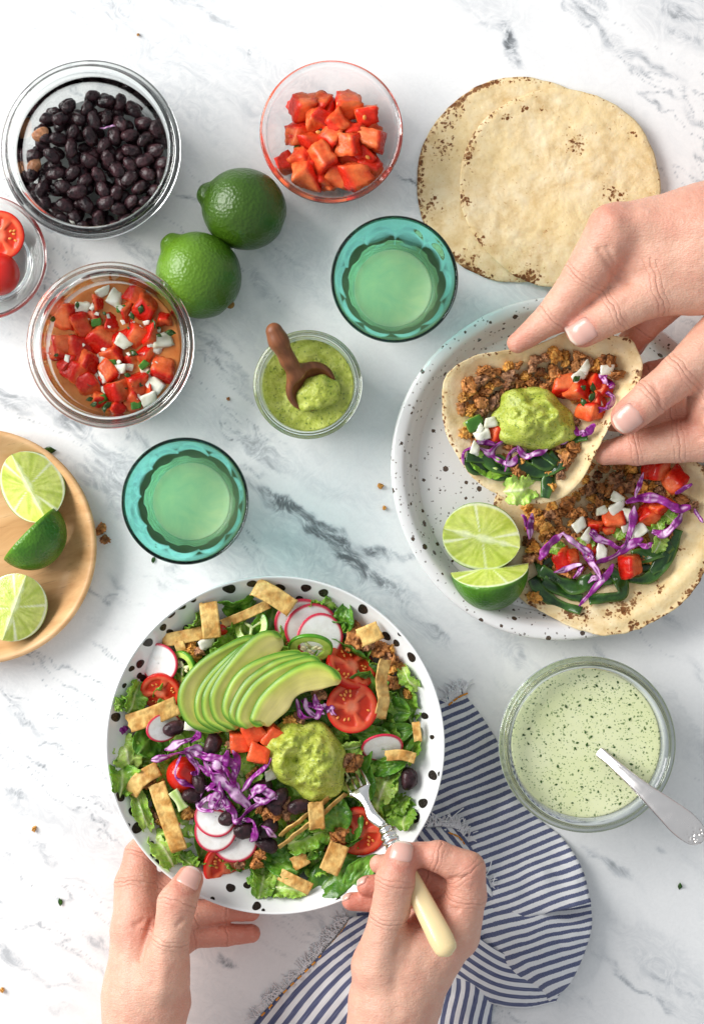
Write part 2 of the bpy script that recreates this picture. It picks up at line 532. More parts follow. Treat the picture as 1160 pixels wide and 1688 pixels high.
bx = 900; by = 1150; t = 66
xs = np.concatenate([[-bx, -750], np.arange(-620, 621, 3.0), [750, bx]]); ys = np.concatenate([[-by, -1000], np.arange(-880, 881, 3.0), [1000, by]])
GX, GY = np.meshgrid(xs, ys, indexing='ij')
Gt = np.stack([GX, GY, 0 * GX], -1).reshape(-1, 3)
Vt = np.vstack([Gt, [(-bx, -by, -t), (bx, -by, -t), (bx, by, -t), (-bx, by, -t)]])
n0 = len(Gt); nx, ny = GX.shape
Ft = grid_faces(nx, ny)
c00, c10, c11, c01 = 0, (nx - 1) * ny, nx * ny - 1, ny - 1
bot = np.array([(n0 + 3, n0 + 2, n0 + 1, n0), (c00, c10, n0 + 1, n0)[::-1], (c10, c11, n0 + 2, n0 + 1)[::-1], (c11, c01, n0 + 3, n0 + 2)[::-1], (c01, c00, n0, n0 + 3)[::-1]])
vf = np.concatenate([vein_field(GX, GY).ravel(), np.zeros(4)])
tb = mk('table_top', Vt, np.vstack([Ft, bot]), marble_mat(), loc=np.zeros(3), smooth=False, attr={'vein': vf})
tag(tb, 'white marble table top with grey diagonal veins', 'table', kind='structure')
# ------------------------------------------------------------------ vessels
def place(me_v, c):
    return me_v + np.array([c[0], c[1], 0.0])

def jar_profile(R, h, rb=0.80):
    out = smooth_prof([(R * 0.05, 0.8), (R * rb * 0.9, 0.6), (R * rb * 0.97, 2.5), (R * rb, 9), (R * (rb + 0.05), h * 0.5), (R * 0.885, h - 36), (R * 0.90, h - 27)], 6)
    rim = smooth_prof([(R * 0.92, h - 25), (R * 0.985, h - 23), (R, h - 17), (R * 0.99, h - 11), (R * 0.945, h - 8.5), (R * 0.93, h - 5), (R * 0.918, h - 1), (R * 0.895, h), (R * 0.875, h - 2)], 5)
    inn = smooth_prof([(R * 0.86, h - 8), (R * 0.845, h - 30), (R * (rb - 0.01), h * 0.5), (R * (rb - 0.055), 20), (R * (rb - 0.10), 11), (R * 0.3, 9.5), (R * 0.05, 9.5)], 6)
    return np.vstack([[(0, 0.8)], out, rim, inn, [(0, 9.5)]])
def jar_inner(R, h, rb, z):
    return float(np.interp(z, [11, 20, h * 0.5, h - 30, h - 8], [R * (rb - 0.10), R * (rb - 0.055), R * (rb - 0.01), R * 0.845, R * 0.86]))

def glass_jar(name, px, py, Rpx, h, label, cat, glass, rb=0.80):
    R = Rpx * F(h - 15); c = P(px, py, h - 15)
    V, f = lathe(jar_profile(R, h, rb), 128)
    o = mk(name, place(V, c), f, glass, loc=np.array([c[0], c[1], 0]))
    tag(o, label, cat)
    return c[:2], R

G_CLEAR = glass_mat('clear_glass', (0.955, 0.99, 0.972), 1.5)
G_GREEN = glass_mat('green_tinted_glass', (0.93, 0.985, 0.955), 1.5)
G_PINK = glass_mat('pink_reflection_glass', (1.0, 0.975, 0.97), 1.47)  # tomato reflection put into the glass colour as a faint pink tint
G_TEAL = glass_mat('teal_glass', (0.31, 0.93, 0.88), 1.5)

BEAN_C, BEAN_R = glass_jar('bean_jar', 150, 247, 148, 150, 'large clear glass jar holding cooked black beans', 'glass jar', G_CLEAR, 0.82)
SALSA_C, SALSA_R = glass_jar('salsa_jar', 182, 569, 138, 128, 'clear glass jar holding chunky tomato salsa', 'glass jar', G_CLEAR, 0.82)
GUAC_C, GUAC_R = glass_jar('guacamole_jar', 507, 634, 90, 112, 'small glass jar of guacamole with the wooden spoon in it', 'glass jar', G_GREEN, 0.80)
DRESS_C, DRESS_R = glass_jar('dressing_jar', 967, 1227, 146, 130, 'glass jar filled with pale green creamy herb dressing', 'glass jar', G_GREEN, 0.83)

# small glass prep bowls
def prep_bowl(name, px, py, Rpx, h, label, glass, rb=0.56):
    R = Rpx * F(h); c = P(px, py, h)
    out = smooth_prof([(R * 0.04, 1.5), (R * rb * 0.85, 1), (R * rb, 0.5), (R * (rb + 0.05), 6), (R * 0.78, h * 0.42), (R * 0.92, h * 0.78), (R * 0.955, h * 0.88)], 6)
    rim = smooth_prof([(R * 0.975, h * 0.90), (R, h * 0.94), (R * 0.995, h * 0.99), (R * 0.965, h), (R * 0.935, h * 0.985)], 5)
    inn = smooth_prof([(R * 0.915, h * 0.93), (R * 0.885, h * 0.78), (R * 0.74, h * 0.43), (R * rb, 11), (R * rb * 0.8, 8), (R * 0.04, 8)], 6)
    V, f = lathe(np.vstack([[(0, 1.5)], out, rim, inn, [(0, 8)]]), 112)
    o = mk(name, place(V, c), f, glass, loc=np.array([c[0], c[1], 0]))
    tag(o, label, 'glass bowl')
    return c[:2], R
TOM_C, TOM_R = prep_bowl('glass_bowl', 546, 217, 118, 92, 'round glass prep bowl of diced tomato', G_PINK)
DISH_C, DISH_R = prep_bowl('glass_dish', -25, 424, 103, 62, 'clear glass dish of halved tomatoes cut by the photo edge', G_CLEAR, 0.6)

# teal tumblers
def tumbler(px, py, Rpx, h, label, rot):
    R = Rpx * F(h); c = P(px, py, h)
    out = smooth_prof([(R * 0.05, 3), (R * 0.55, 2.0), (R * 0.62, 0.5), (R * 0.66, 5), (R * 0.685, 30), (R * 0.715, 66), (R * 0.775, 100), (R * 0.865, 138), (R * 0.935, 162), (R * 0.98, h - 6)], 7)
    rim = smooth_prof([(R * 1.0, h - 2), (R * 0.99, h), (R * 0.972, h - 0.5)], 4)
    inn = smooth_prof([(R * 0.95, h - 6), (R * 0.90, 162), (R * 0.82, 138), (R * 0.705, 100), (R * 0.63, 66), (R * 0.59, 36), (R * 0.54, 26), (R * 0.4, 23), (R * 0.05, 22)], 7)
    no = len(out)
    prof = np.vstack([[(0, 3)], out, rim, inn, [(0, 22)]])
    npan = 10
    def rmod(r, z, th):
        # flat panels cut into the outside wall, arched at the top
        x = ((th + rot) * npan / (2 * math.pi)) % 1.0 - 0.5
        arch = 150 - 26 * (2 * np.abs(x)) ** 2.2
        m = sstep(arch + 9, arch - 9, z) * sstep(6, 22, z)
        flat = (1 - np.cos(math.pi / npan) / np.cos(2 * math.pi / npan * x)) * 0.55 + 0.007
        k = np.zeros(r.shape[1]); k[1:no + 1] = 1
        return r * (1 - m * flat * k[None, :])
    V, f = lathe(prof, 240, rmod)
    t = mk('tumbler', place(V, c), f, G_TEAL, loc=np.array([c[0], c[1], 0]))
    tag(t, label, 'drinking glass', 'teal tumblers')
    # the drink: fills the inside up to its level
    zl = 66
    pr = [(0, 22.6), (R * 0.4, 23.6), (R * 0.545, 26.2), (R * 0.597, 36.5), (R * 0.634, zl - 4), (R * 0.640, zl + 1.4), (R * 0.61, zl - 0.4), (R * 0.5, zl - 0.6), (R * 0.3, zl - 0.6), (0, zl - 0.6)]
    V, f = lathe(pr, 96)
    b = NB('lime_drink') if 'drink' not in _M else None
    if b:
        v = b.coord('Object')
        n = b.noise(v, 42, 5, 0.65, 0.6)
        _M['drink'] = b.set(color=b.ramp(n, [(0.3, (0.62, 0.80, 0.42)), (0.7, (0.86, 0.92, 0.48))]), rough=0.04, ior=1.33, sss=0.4, sssr=(1, 1, 0.7), ssss=0.012)
    d = mk('lime_drink', place(V, c), f, _M['drink'], loc=np.array([c[0], c[1], 22.6]))
    return d
d1 = tumbler(305, 826, 105, 186, 'teal faceted tumbler below the salsa jar', 0.1)
tag(d1, 'pale green lime drink in the tumbler below the salsa jar', 'drink', 'lime drinks')
d2 = tumbler(650, 460, 105, 186, 'teal faceted tumbler next to the stacked tortillas', 0.35)
tag(d2, 'pale green lime drink in the tumbler next to the tortillas', 'drink', 'lime drinks')

# speckled stoneware plate
def speckle_mat():
    b = NB('speckled_stoneware')
    v = b.coord('Object')
    w = b.vmath('ADD', v, b.vmath('SCALE', b.noise(v, 900, 2, out='Color'), 0.0012))
    d1_ = b.voronoi(w, 120); r1 = b.sep(b.voronoi(w, 120, 'Color'))[0]
    d2_ = b.voronoi(w, 330); r2 = b.sep(b.voronoi(w, 330, 'Color'))[0]
    s1 = b.math('LESS_THAN', b.math('DIVIDE', d1_, b.math('MULTIPLY', b.math('MAXIMUM', b.math('SUBTRACT', r1, 0.10), 0.0001), 0.34)), 1.0)
    s2 = b.math('LESS_THAN', b.math('DIVIDE', d2_, b.math('MULTIPLY', b.math('MAXIMUM', b.math('SUBTRACT', r2, 0.30), 0.0001), 0.46)), 1.0)
    sp = b.math('MAXIMUM', s1, b.math('MULTIPLY', s2, 0.75))
    c = b.mix(sp, (0.78, 0.76, 0.745), b.mix(b.noise(v, 60, 2), (0.035, 0.025, 0.02), (0.12, 0.07, 0.045)))
    return b.set(color=c, rough=0.22, spec=0.5, coat=0.3, coatr=0.08, normal=b.bump(b.noise(v, 90, 3), 0.08, 0.001))
pc = P(926, 773, 46); PR = 283 * F(46)
pp = np.vstack([[(0, 4)], smooth_prof([(PR * 0.05, 4), (PR * 0.74, 3), (PR * 0.80, 0), (PR * 0.85, 2), (PR * 0.91, 14), (PR * 0.965, 33), (PR * 0.995, 43), (PR, 47), (PR * 0.985, 50.5), (PR * 0.955, 51), (PR * 0.925, 48),
                                          (PR * 0.895, 38), (PR * 0.87, 24), (PR * 0.845, 16), (PR * 0.80, 12.5), (PR * 0.5, 11), (PR * 0.05, 11)], 5), [(0, 11)]])
def wob(r, z, th):
    return r * (1 + 0.004 * np.sin(3 * th + 1) + 0.003 * np.sin(5 * th))
V, f = lathe(pp, 128, wob)
plate = mk('plate', place(V, pc), f, speckle_mat(), loc=np.array([pc[0], pc[1], 0]))
tag(plate, 'white speckled stoneware plate under the two tacos', 'plate')
def plate_z(x, y):
    r = math.hypot(x - pc[0], y - pc[1]) / PR
    return float(np.interp(r, [0, 0.8, 0.845, 0.87, 0.895, 0.925, 0.955, 1.0, 1.001], [11, 12.5, 16, 24, 38, 48, 51, 48, 0]))

# turned wooden plate
def wood_mat(name, c1, c2, c3, axis=0.3, sc=1.0, rough=0.45):
    b = NB(name)
    v = b.mapping(b.coord('Object'), rot=(0, 0, axis))
    w = b.vmath('ADD', v, b.vmath('SCALE', b.noise(v, 14 * sc, 3, out='Color'), 0.02 / sc))
    g = b.noise(b.mapping(w, scale=(5 * sc, 75 * sc, 40 * sc)), 1.0, 5, 0.6)
    fine = b.noise(b.mapping(v, scale=(60 * sc, 900 * sc, 300 * sc)), 1.0, 3, 0.6)
    pores = b.mr(fine, 0.60, 0.72, 0, 1)
    c = b.ramp(g, [(0.25, c1), (0.5, c2), (0.78, c3)])
    c = b.mix(b.math('MULTIPLY', pores, 0.35), c, tuple(x * 0.35 for x in c3))
    return b.set(color=c, rough=b.mr(g, 0.3, 0.7, rough - 0.08, rough + 0.1), spec=0.4, normal=b.bump(b.math('ADD', fine, g), 0.12, 0.0005))
WOOD = wood_mat('pale_turned_wood', (0.76, 0.50, 0.27), (0.66, 0.385, 0.175), (0.46, 0.225, 0.080), -0.28)
wc = P(-34, 901, 44); WR = 194 * F(44)
wp = np.vstack([[(0, 0)], smooth_prof([(WR * 0.05, 0), (WR * 0.72, 0), (WR * 0.80, 4), (WR * 0.93, 24), (WR * 0.99, 40), (WR, 45), (WR * 0.985, 48.5), (WR * 0.955, 48), (WR * 0.90, 38), (WR * 0.83, 24), (WR * 0.76, 15), (WR * 0.66, 12), (WR * 0.3, 11), (WR * 0.05, 11)], 5), [(0, 11)]])
V, f = lathe(wp, 112)
o = mk('wooden_plate', place(V, wc), f, WOOD, loc=np.array([wc[0], wc[1], 0]))
tag(o, 'pale turned wooden plate holding lime wedges', 'plate')
# ------------------------------------------------------------------ food builders (meshes shared between alike pieces)
COUNT = {}
def put(name, me, px, py, z, rot=(0, 0, 0), scale=1.0, label=None, cat=None, group=None):
    """one piece of food, its centre seen at photo pixel px,py and at height z"""
    o = new_obj(name, me, P(px, py, z), rot, scale)
    tag(o, label, cat, group)
    return o
def put3(name, me, p, rot=(0, 0, 0), scale=1.0, label=None, cat=None, group=None):
    o = new_obj(name, me, p, rot, scale)
    tag(o, label, cat, group)
    return o
def rrot(tilt=3.14):
    return (rng.uniform(-tilt, tilt), rng.uniform(-tilt, tilt), rng.uniform(0, 6.28))
def pick(l):
    return l[rng.randrange(len(l))]

M_BEAN = food_mat('black_bean_skin', rough=0.30, vary=0.35, vscale=260, bump=0.5, bscale=420, bdist=0.0012, coat=0.12, coatr=0.10, spec=0.3, hueobj=0.25)
M_TOM = food_mat('tomato_flesh', rough=0.26, vary=0.16, vscale=220, bump=0.45, bscale=300, bdist=0.0012, sss=0.30, sssr=(1.0, 0.25, 0.10), ssss=0.003, coat=0.1, coatr=0.08, spec=0.25)
def _streaks():
    # pale watery streaks through cut tomato
    m = _M['tomato_flesh']; t = m.node_tree; bs = t.nodes['Principled BSDF']; l = bs.inputs['Base Color'].links[0]; src = l.from_socket
    tc = t.nodes.new('ShaderNodeTexCoord'); n = t.nodes.new('ShaderNodeTexNoise'); n.inputs['Scale'].default_value = 95; n.inputs['Detail'].default_value = 4; n.inputs['Distortion'].default_value = 1.2
    t.links.new(tc.outputs['Object'], n.inputs['Vector'])
    r = t.nodes.new('ShaderNodeMapRange'); r.inputs[1].default_value = .52; r.inputs[2].default_value = .72; r.inputs[4].default_value = .42
    t.links.new(n.outputs['Fac'], r.inputs[0])
    x = t.nodes.new('ShaderNodeMix'); x.data_type = 'RGBA'; x.inputs[7].default_value = (0.82, 0.26, 0.10, 1)
    t.links.new(r.outputs[0], x.inputs[0]); t.links.new(src, x.inputs[6]); t.links.new(x.outputs[2], bs.inputs['Base Color'])
_streaks()
M_SKIN = food_mat('tomato_skin', rough=0.12, vary=0.08, vscale=150, bump=0.05, bscale=120, sss=0.15, sssr=(1, 0.2, 0.1), ssss=0.003, coat=0.5, coatr=0.04)
M_SEED = food_mat('tomato_seed_flesh', (0.76, 0.27, 0.055), rough=0.15, bump=0.0, coat=0.5)
M_ONION = food_mat('raw_onion', rough=0.2, vary=0.06, bump=0.15, sss=0.5, sssr=(1, 1, 0.9), ssss=0.004, coat=0.3)
M_CRUMB = food_mat('seasoned_crumble', rough=0.5, vary=0.55, vscale=330, bump=0.9, bscale=520, bdist=0.0018, coat=0.12, coatr=0.25, hueobj=0.3, bdetail=5)
M_LEAF = food_mat('leaf_green', rough=0.30, vary=0.22, vscale=120, bump=0.5, bscale=210, bdist=0.0012, sss=0.2, sssr=(0.4, 1, 0.2), ssss=0.002, coat=0.25, coatr=0.15)
M_PEPPER = food_mat('roasted_green_pepper', rough=0.24, vary=0.3, vscale=140, bump=0.3, bscale=260, bdist=0.0009, coat=0.5, coatr=0.12)
M_CAB = food_mat('red_cabbage', rough=0.28, vary=0.18, vscale=300, bump=0.25, bscale=500, sss=0.15, sssr=(1, 0.4, 1), ssss=0.002, coat=0.3, coatr=0.12)
M_RAD = food_mat('radish_flesh', rough=0.25, vary=0.04, vscale=240, bump=0.12, bscale=500, sss=0.4, sssr=(1, 0.9, 0.9), ssss=0.003, coat=0.3, coatr=0.1)
M_JAL = food_mat('jalapeno', rough=0.18, vary=0.14, vscale=200, bump=0.15, bscale=400, sss=0.2, sssr=(0.6, 1, 0.2), ssss=0.003, coat=0.4, coatr=0.08)
M_AVO = food_mat('avocado_flesh', rough=0.33, vary=0.07, vscale=90, bump=0.12, bscale=160, sss=0.25, sssr=(1, 1, 0.4), ssss=0.003, coat=0.2, coatr=0.2)
M_CHIP = food_mat('fried_tortilla', rough=0.5, vary=0.24, vscale=230, bump=0.7, bscale=280, bdist=0.0012, coat=0.1, coatr=0.3)

def guac_mat():
    b = NB('guacamole')
    v = b.coord('Object')
    n = b.noise(v, 170, 5, 0.65); big = b.noise(v, 55, 3)
    c = b.ramp(n, [(0.30, (0.30, 0.37, 0.035)), (0.5, (0.46, 0.52, 0.075)), (0.72, (0.62, 0.66, 0.17))])
    fl = b.math('GREATER_THAN', b.noise(v, 560, 2, 0.5), 0.635)
    c = b.mix(b.math('MULTIPLY', fl, 0.75), c, (0.09, 0.16, 0.02))
    c = b.mix(1.0, c, b.ramp(big, [(0.3, 0.82), (0.7, 1.1)]), 'MULTIPLY')
    return b.set(color=c, rough=b.mr(n, 0.3, 0.7, 0.18, 0.42), spec=0.4, sss=0.2, sssr=(1, 1, 0.3), ssss=0.0025, coat=0.08, coatr=0.12,
                 normal=b.bump(b.math('ADD', n, b.math('MULTIPLY', b.noise(v, 420, 3), 0.4)), 0.6, 0.0022))
M_GUAC = guac_mat()

def bean_mesh(k, brown=False):
    V, f = _ICO[3]
    r = np.random.default_rng(k)
    a, b_, c = r.uniform(14.0, 17.5), r.uniform(10.2, 12.0), r.uniform(9.0, 10.4)
    X = V * np.array([a, b_, c])
    X[:, 1] += 0.012 * X[:, 0] ** 2 * r.uniform(0.4, 1.3)                       # kidney bend
    notch = np.exp(-((X[:, 0] / 4.5) ** 2)) * np.clip(-V[:, 1], 0, 1) * 1.4
    X[:, 1] += notch
    n = fbm(V * 1.6 + k, 3)
    X *= (1 + 0.045 * n)[:, None]
    w = np.abs(fbm(V * np.array([0.9, 3.4, 3.4]) + 3 * k, 3))                      # skin wrinkles
    X -= V * (0.9 * sstep(0.14, 0.0, w))[:, None]
    if brown: C = lerp((0.42, 0.16, 0.07), (0.55, 0.27, 0.14), (n + 1) / 2)
    else: C = lerp((0.008, 0.004, 0.006), (0.058, 0.022, 0.026), np.clip((n + 0.7) / 1.6, 0, 1))
    return mesh_data('black_bean', X, f, M_BEAN, cols=C)
BEANS = [bean_mesh(k) for k in range(7)]
BEAN_BROWN = bean_mesh(30, True)

def dice_mesh(name, k, size, mat, colf, jit=0.22, rnd=0.16, flat=(1, 1, 1)):
    V, f = _CG[5]
    r = np.random.default_rng(100 + k)
    corner = {}
    for a in (-1, 1):
        for b_ in (-1, 1):
            for c in (-1, 1):
                corner[(a, b_, c)] = np.array([a, b_, c]) * (1 + r.uniform(-jit, jit, 3))
    # round the edges: pull grid points towards the sphere near edges
    Q = V.copy()
    m = np.sort(np.abs(V), axis=1)
    edge = sstep(0.55, 1.0, m[:, 1])
    sph = V / np.linalg.norm(V, axis=1)[:, None] * 1.25
    Q = V * (1 - rnd * edge[:, None]) + sph * (rnd * edge[:, None]) * 0.78
    u = (Q + 1) / 2
    X = np.zeros_like(V)
    for (a, b_, c), p in corner.items():
        w = np.where(a > 0, u[:, 0], 1 - u[:, 0]) * np.where(b_ > 0, u[:, 1], 1 - u[:, 1]) * np.where(c > 0, u[:, 2], 1 - u[:, 2])
        X += w[:, None] * p
    X = X * size * np.array(flat) * 0.5
    n = fbm(X * 0.11 + 5 * k, 3)
    X += V * ((n * 0.05 + 0.03 * fbm(X * 0.3 + k, 2)) * size)[:, None]
    C = colf(V, X, n, r)
    return mesh_data(name, X, f, mat, cols=C)
def tom_col(V, X, n, r):
    C = lerp((0.58, 0.040, 0.010), (0.76, 0.135, 0.034), np.clip(n * 0.8 + 0.5, 0, 1))
    core = sstep(0.15, 0.8, fbm(X * 0.07 + r.uniform(0, 9), 2))
    C = lerp(C, (0.82, 0.24, 0.085), core * 0.5)
    s = sstep(0.85, 0.99, V[:, 2])                                                  # one side is skin
    return lerp(C, (0.55, 0.012, 0.005), s)
def tom_col_fresh(V, X, n, r):
    C = lerp((0.70, 0.058, 0.013), (0.82, 0.165, 0.042), np.clip(n * 0.9 + 0.5, 0, 1))
    core = sstep(0.1, 0.8, fbm(X * 0.06 + r.uniform(0, 9), 2))
    C = lerp(C, (0.86, 0.27, 0.095), core * 0.5)
    s = sstep(0.75, 0.98, V[:, 2])
    return lerp(C, (0.70, 0.030, 0.012), s)
def onion_col(V, X, n, r):
    return lerp((0.62, 0.61, 0.45), (0.84, 0.83, 0.72), np.clip(n + 0.5, 0, 1))
def pep_col(V, X, n, r):
    C = lerp((0.30, 0.42, 0.07), (0.42, 0.55, 0.14), np.clip(n + 0.5, 0, 1))
    return lerp(C, (0.06, 0.20, 0.02), sstep(0.6, 0.95, V[:, 2]))
TOMS = [dice_mesh('tomato_dice', k, 29, M_TOM, tom_col, 0.50, 0.26) for k in range(8)]
TOMF = [dice_mesh('tomato_dice', 20 + k, 32, M_TOM, tom_col_fresh, 0.52, 0.15) for k in range(8)]
ONIS = [dice_mesh('onion_dice', 40 + k, 19, M_ONION, onion_col, 0.55, 0.25, (1.2, 0.85, 0.55)) for k in range(5)]
PEPS = [dice_mesh('pepper_dice', 60 + k, 17, M_JAL, pep_col, 0.25, 0.15, (1.1, 0.8, 0.7)) for k in range(3)]

def crumb_mesh(k, tone):
    V, f = _ICO[3]
    r = np.random.default_rng(300 + k)
    s = r.uniform(0.6, 1.25, 3)
    n1 = fbm(V * 1.5 + 4 * k, 3, 0.6); n2 = fbm(V * 4.2 + k, 3, 0.65)
    rid = 1 - 2 * np.abs(fbm(V * 2.4 + 9 * k, 2))
    X = V * s
    for _ in range(6):                                   # broken sides
        d = r.normal(size=3); d /= np.linalg.norm(d); h = r.uniform(0.35, 0.75)
        e = np.clip(X @ d - h, 0, None); X -= e[:, None] * d * 0.9
    X = X * (1 + 0.32 * n1 + 0.24 * n2 - 0.12 * rid)[:, None] * 11.0
    t = np.clip(0.5 + 0.5 * n1 + 0.6 * n2, 0, 1)
    pal = [((0.085, 0.028, 0.010), (0.36, 0.13, 0.038)), ((0.24, 0.080, 0.018), (0.60, 0.245, 0.070)), ((0.48, 0.18, 0.026), (0.80, 0.40, 0.085)), ((0.19, 0.080, 0.038), (0.50, 0.245, 0.115))][tone]
    return mesh_data('crumble', X, f, M_CRUMB, cols=lerp(pal[0], pal[1], t))
CRUMBS = [crumb_mesh(k, [0, 1, 1, 2, 3, 1, 2, 3, 1, 1, 2, 3, 1, 2, 3, 0][k]) for k in range(16)]

def leaf_mesh(k, L, W, kind, nu=34, nv=23):
    """a torn piece of leaf: L long, W wide"""
    r = np.random.default_rng(500 + k)
    u = np.linspace(-1, 1, nu); v = np.linspace(-1, 1, nv)
    U, Wv = np.meshgrid(u, v, indexing='ij')
    def nz(a, b_, c, o=2): return fbm(np.stack([a, b_, c + 0 * a], -1), o)
    if kind == 'spinach': half = np.sqrt(np.clip(1 - np.abs(U) ** 2.0, 0.0006, 1)) * (1 - 0.32 * U) * (1 + .05 * nz(U * 4 + k, np.sign(Wv), k))
    else: half = (1 - 0.45 * np.abs(U) ** 4) * (1 + 0.22 * nz(U * 2 + k, np.sign(Wv) * 3.3, k) + 0.10 * nz(U * 9 + k, np.sign(Wv) * 5, k))
    end = 0 if kind == 'spinach' else 0.16 * nz(Wv * 2.2, np.sign(U) * 3, k) + 0.06 * nz(Wv * 9, np.sign(U) * 3, k)
    X = U * L / 2 * (1 + end); Y = Wv * half * W / 2
    aw = np.abs(Wv)
    fr = {'romaine': 0.085, 'spinach': 0.025, 'butter': 0.075}[kind] * W
    Z = fr * sstep(0.35, 1.0, aw) * nz(U * 5.5 + 3 * k, np.sign(Wv) * 7 + aw, k, 3) * 1.8                 # frilled edge
    Z += W * 0.10 * nz(U * 1.7 + k, Wv * 1.5, k)                                                          # soft buckling
    Z += W * r.uniform(0.08, 0.26) * aw ** 1.7 * (1 + .5 * np.sign(Wv) * r.uniform(-1, 1)) + L * r.uniform(-0.20, 0.04) * U ** 2
    rib = np.exp(-(Wv / 0.085) ** 2) * (1 - 0.3 * U)
    vn = np.abs(((U * 3.4 - aw * 1.7 + 0.25 * nz(U * 2, Wv * 2, k) + 10) % 1.0) - 0.5) * 2
    Z += W * 0.03 * rib - W * 0.02 * sstep(0.22, 0.0, vn) * (1 - np.clip(rib, 0, 1))
    Z += W * 0.022 * nz(U * 8, Wv * 8, k + 3)                                                              # blistered skin
    G = np.stack([X, Y, Z], -1)
    Vt, f = sheet(G, 1.0)
    n = fbm(G.reshape(-1, 3) * 0.05 + k, 3)
    t = np.clip(0.5 + 0.8 * n, 0, 1)
    pal = {'romaine': ((0.095, 0.24, 0.016), (0.30, 0.50, 0.060), (0.60, 0.70, 0.30)), 'spinach': ((0.050, 0.165, 0.014), (0.150, 0.34, 0.030), (0.34, 0.50, 0.12)),
           'butter': ((0.27, 0.47, 0.055), (0.47, 0.64, 0.14), (0.74, 0.80, 0.46))}[kind]
    C = lerp(pal[0], pal[1], t ** .8)
    C = lerp(C, pal[2], np.clip(rib * (0.85 if kind != 'spinach' else 0.45), 0, 1).reshape(-1))
    C = lerp(C, pal[2], (0.55 * sstep(0.16, 0.0, vn) * (1 - np.clip(rib, 0, 1))).reshape(-1) * 0.7)
    C = lerp(C, pal[0], (sstep(.8, 1, aw) * .5).reshape(-1))
    return mesh_data('leaf', Vt, f, M_LEAF, cols=np.vstack([C, C * 0.9]))
ROM = [leaf_mesh(k, 70, 52, 'romaine') for k in range(6)]
SPI = [leaf_mesh(20 + k, 92, 50, 'spinach') for k in range(4)]
BUT = [leaf_mesh(40 + k, 60, 48, 'butter') for k in range(4)]

def ribbon(name, pts, w, th, mat, colf, twist=0.6, seed=0, n=8, taper=True, flat0=0.0):
    """a strand along smoothed points (layout coords)"""
    path = smooth_prof(pts, n)
    m = len(path)
    t = frames(path)
    s = np.cross(t, np.array([0, 0, 1.0])); s /= np.linalg.norm(s, axis=1)[:, None] + 1e-6
    u = np.cross(s, t)
    L = np.concatenate([[0], np.cumsum(np.linalg.norm(np.diff(path, axis=0), axis=1))])
    ang = flat0 + twist * fbm(np.stack([L * 0.03 + seed, 0 * L, 0 * L], -1), 2)
    wid = w * (1 + 0.35 * fbm(np.stack([L * 0.05, 0 * L + seed, 0 * L], -1), 2)) 
    if taper:
        e = np.minimum(L, L[-1] - L); wid = wid * np.clip(0.35 + e / (1.2 * w + 1e-6) * 0.65, 0.3, 1)
    ca, sa = np.cos(ang)[:, None], np.sin(ang)[:, None]
    a = s * ca + u * sa; b_ = -s * sa + u * ca
    sec = [(-1, -0.7), (-0.55, -1), (0.55, -1), (1, -0.7), (1, 0.7), (0.55, 1), (0, 0.8), (-0.55, 1), (-1, 0.7)]
    k = len(sec)
    V = np.stack([path + a * (x * wid / 2)[:, None] + b_ * (y * th / 2) for x, y in sec], 1)
    C = colf(np.array([abs(x) for x, y in sec])[None, :] * np.ones((m, 1)), np.array([y for x, y in sec])[None, :] * np.ones((m, 1)), L[:, None] * np.ones((1, k)), seed)
    V = V.reshape(-1, 3); C = C.reshape(-1, 3)
    i, j = np.meshgrid(np.arange(m - 1), np.arange(k), indexing='ij'); j2 = (j + 1) % k
    f = np.stack([i * k + j, (i + 1) * k + j, (i + 1) * k + j2, i * k + j2], -1).reshape(-1, 4)
    fl = [tuple(int(q) for q in x) for x in f] + [tuple(range(k)), tuple(range((m - 1) * k, m * k))[::-1]]
    return mk(name, V, fl, mat, cols=C)
def cab_col(ax, y, L, seed):
    n = fbm(np.stack([L * 0.09, ax * 1.4, 0 * L + seed * 1.7], -1), 2)
    C = lerp((0.15, 0.008, 0.135), (0.40, 0.035, 0.36), np.clip(n * 0.9 + 0.5, 0, 1))
    pale = sstep(-0.05, 0.35, n + 0.3 * np.sin(seed * 2.3)) * (ax < 0.7)
    return lerp(C, (0.72, 0.50, 0.70), pale * 0.85)
def pob_col(ax, y, L, seed):
    n = fbm(np.stack([L * 0.05, ax, 0 * L + seed], -1), 2)
    C = lerp((0.008, 0.035, 0.008), (0.035, 0.105, 0.016), np.clip(n + 0.5, 0, 1))
    return lerp(C, (0.12, 0.24, 0.035), sstep(0.6, 1.0, ax) * 0.6)
def strand(pix, z, w=8, th=2.6, label=None, group=None, seed=None, name='cabbage_shred', cat='cabbage', mat=None, colf=None, zf=None, hump=5.0, **kw):
    """pix: photo pixels along the strand"""
    seed = len(bpy.data.objects) if seed is None else seed
    pts = []
    for i, (x, y) in enumerate(pix):
        zz = (zf(x, y) if zf else z) + hump * math.sin(i * 1.9 + seed)
        pts.append(P(x, y, zz))
    if name == 'cabbage_shred' and len(pts) >= 3:
        q = smooth_prof(np.array(pts), 3); ii = np.arange(len(q))
        q[:, 0] += 0.9 * np.sin(ii * 1.3 + seed); q[:, 1] += 0.9 * np.cos(ii * 1.1 + 2 * seed); q[:, 2] += 1.6 * np.sin(ii * 2.6 + 3 * seed)
        pts = list(q); th = min(th, 1.5); w = w * 1.08; kw.setdefault('n', 4)
    o = ribbon(name, np.array(pts), w, th, mat or M_CAB, colf or cab_col, seed=seed, **kw)
    tag(o, label, cat, group)
    return o

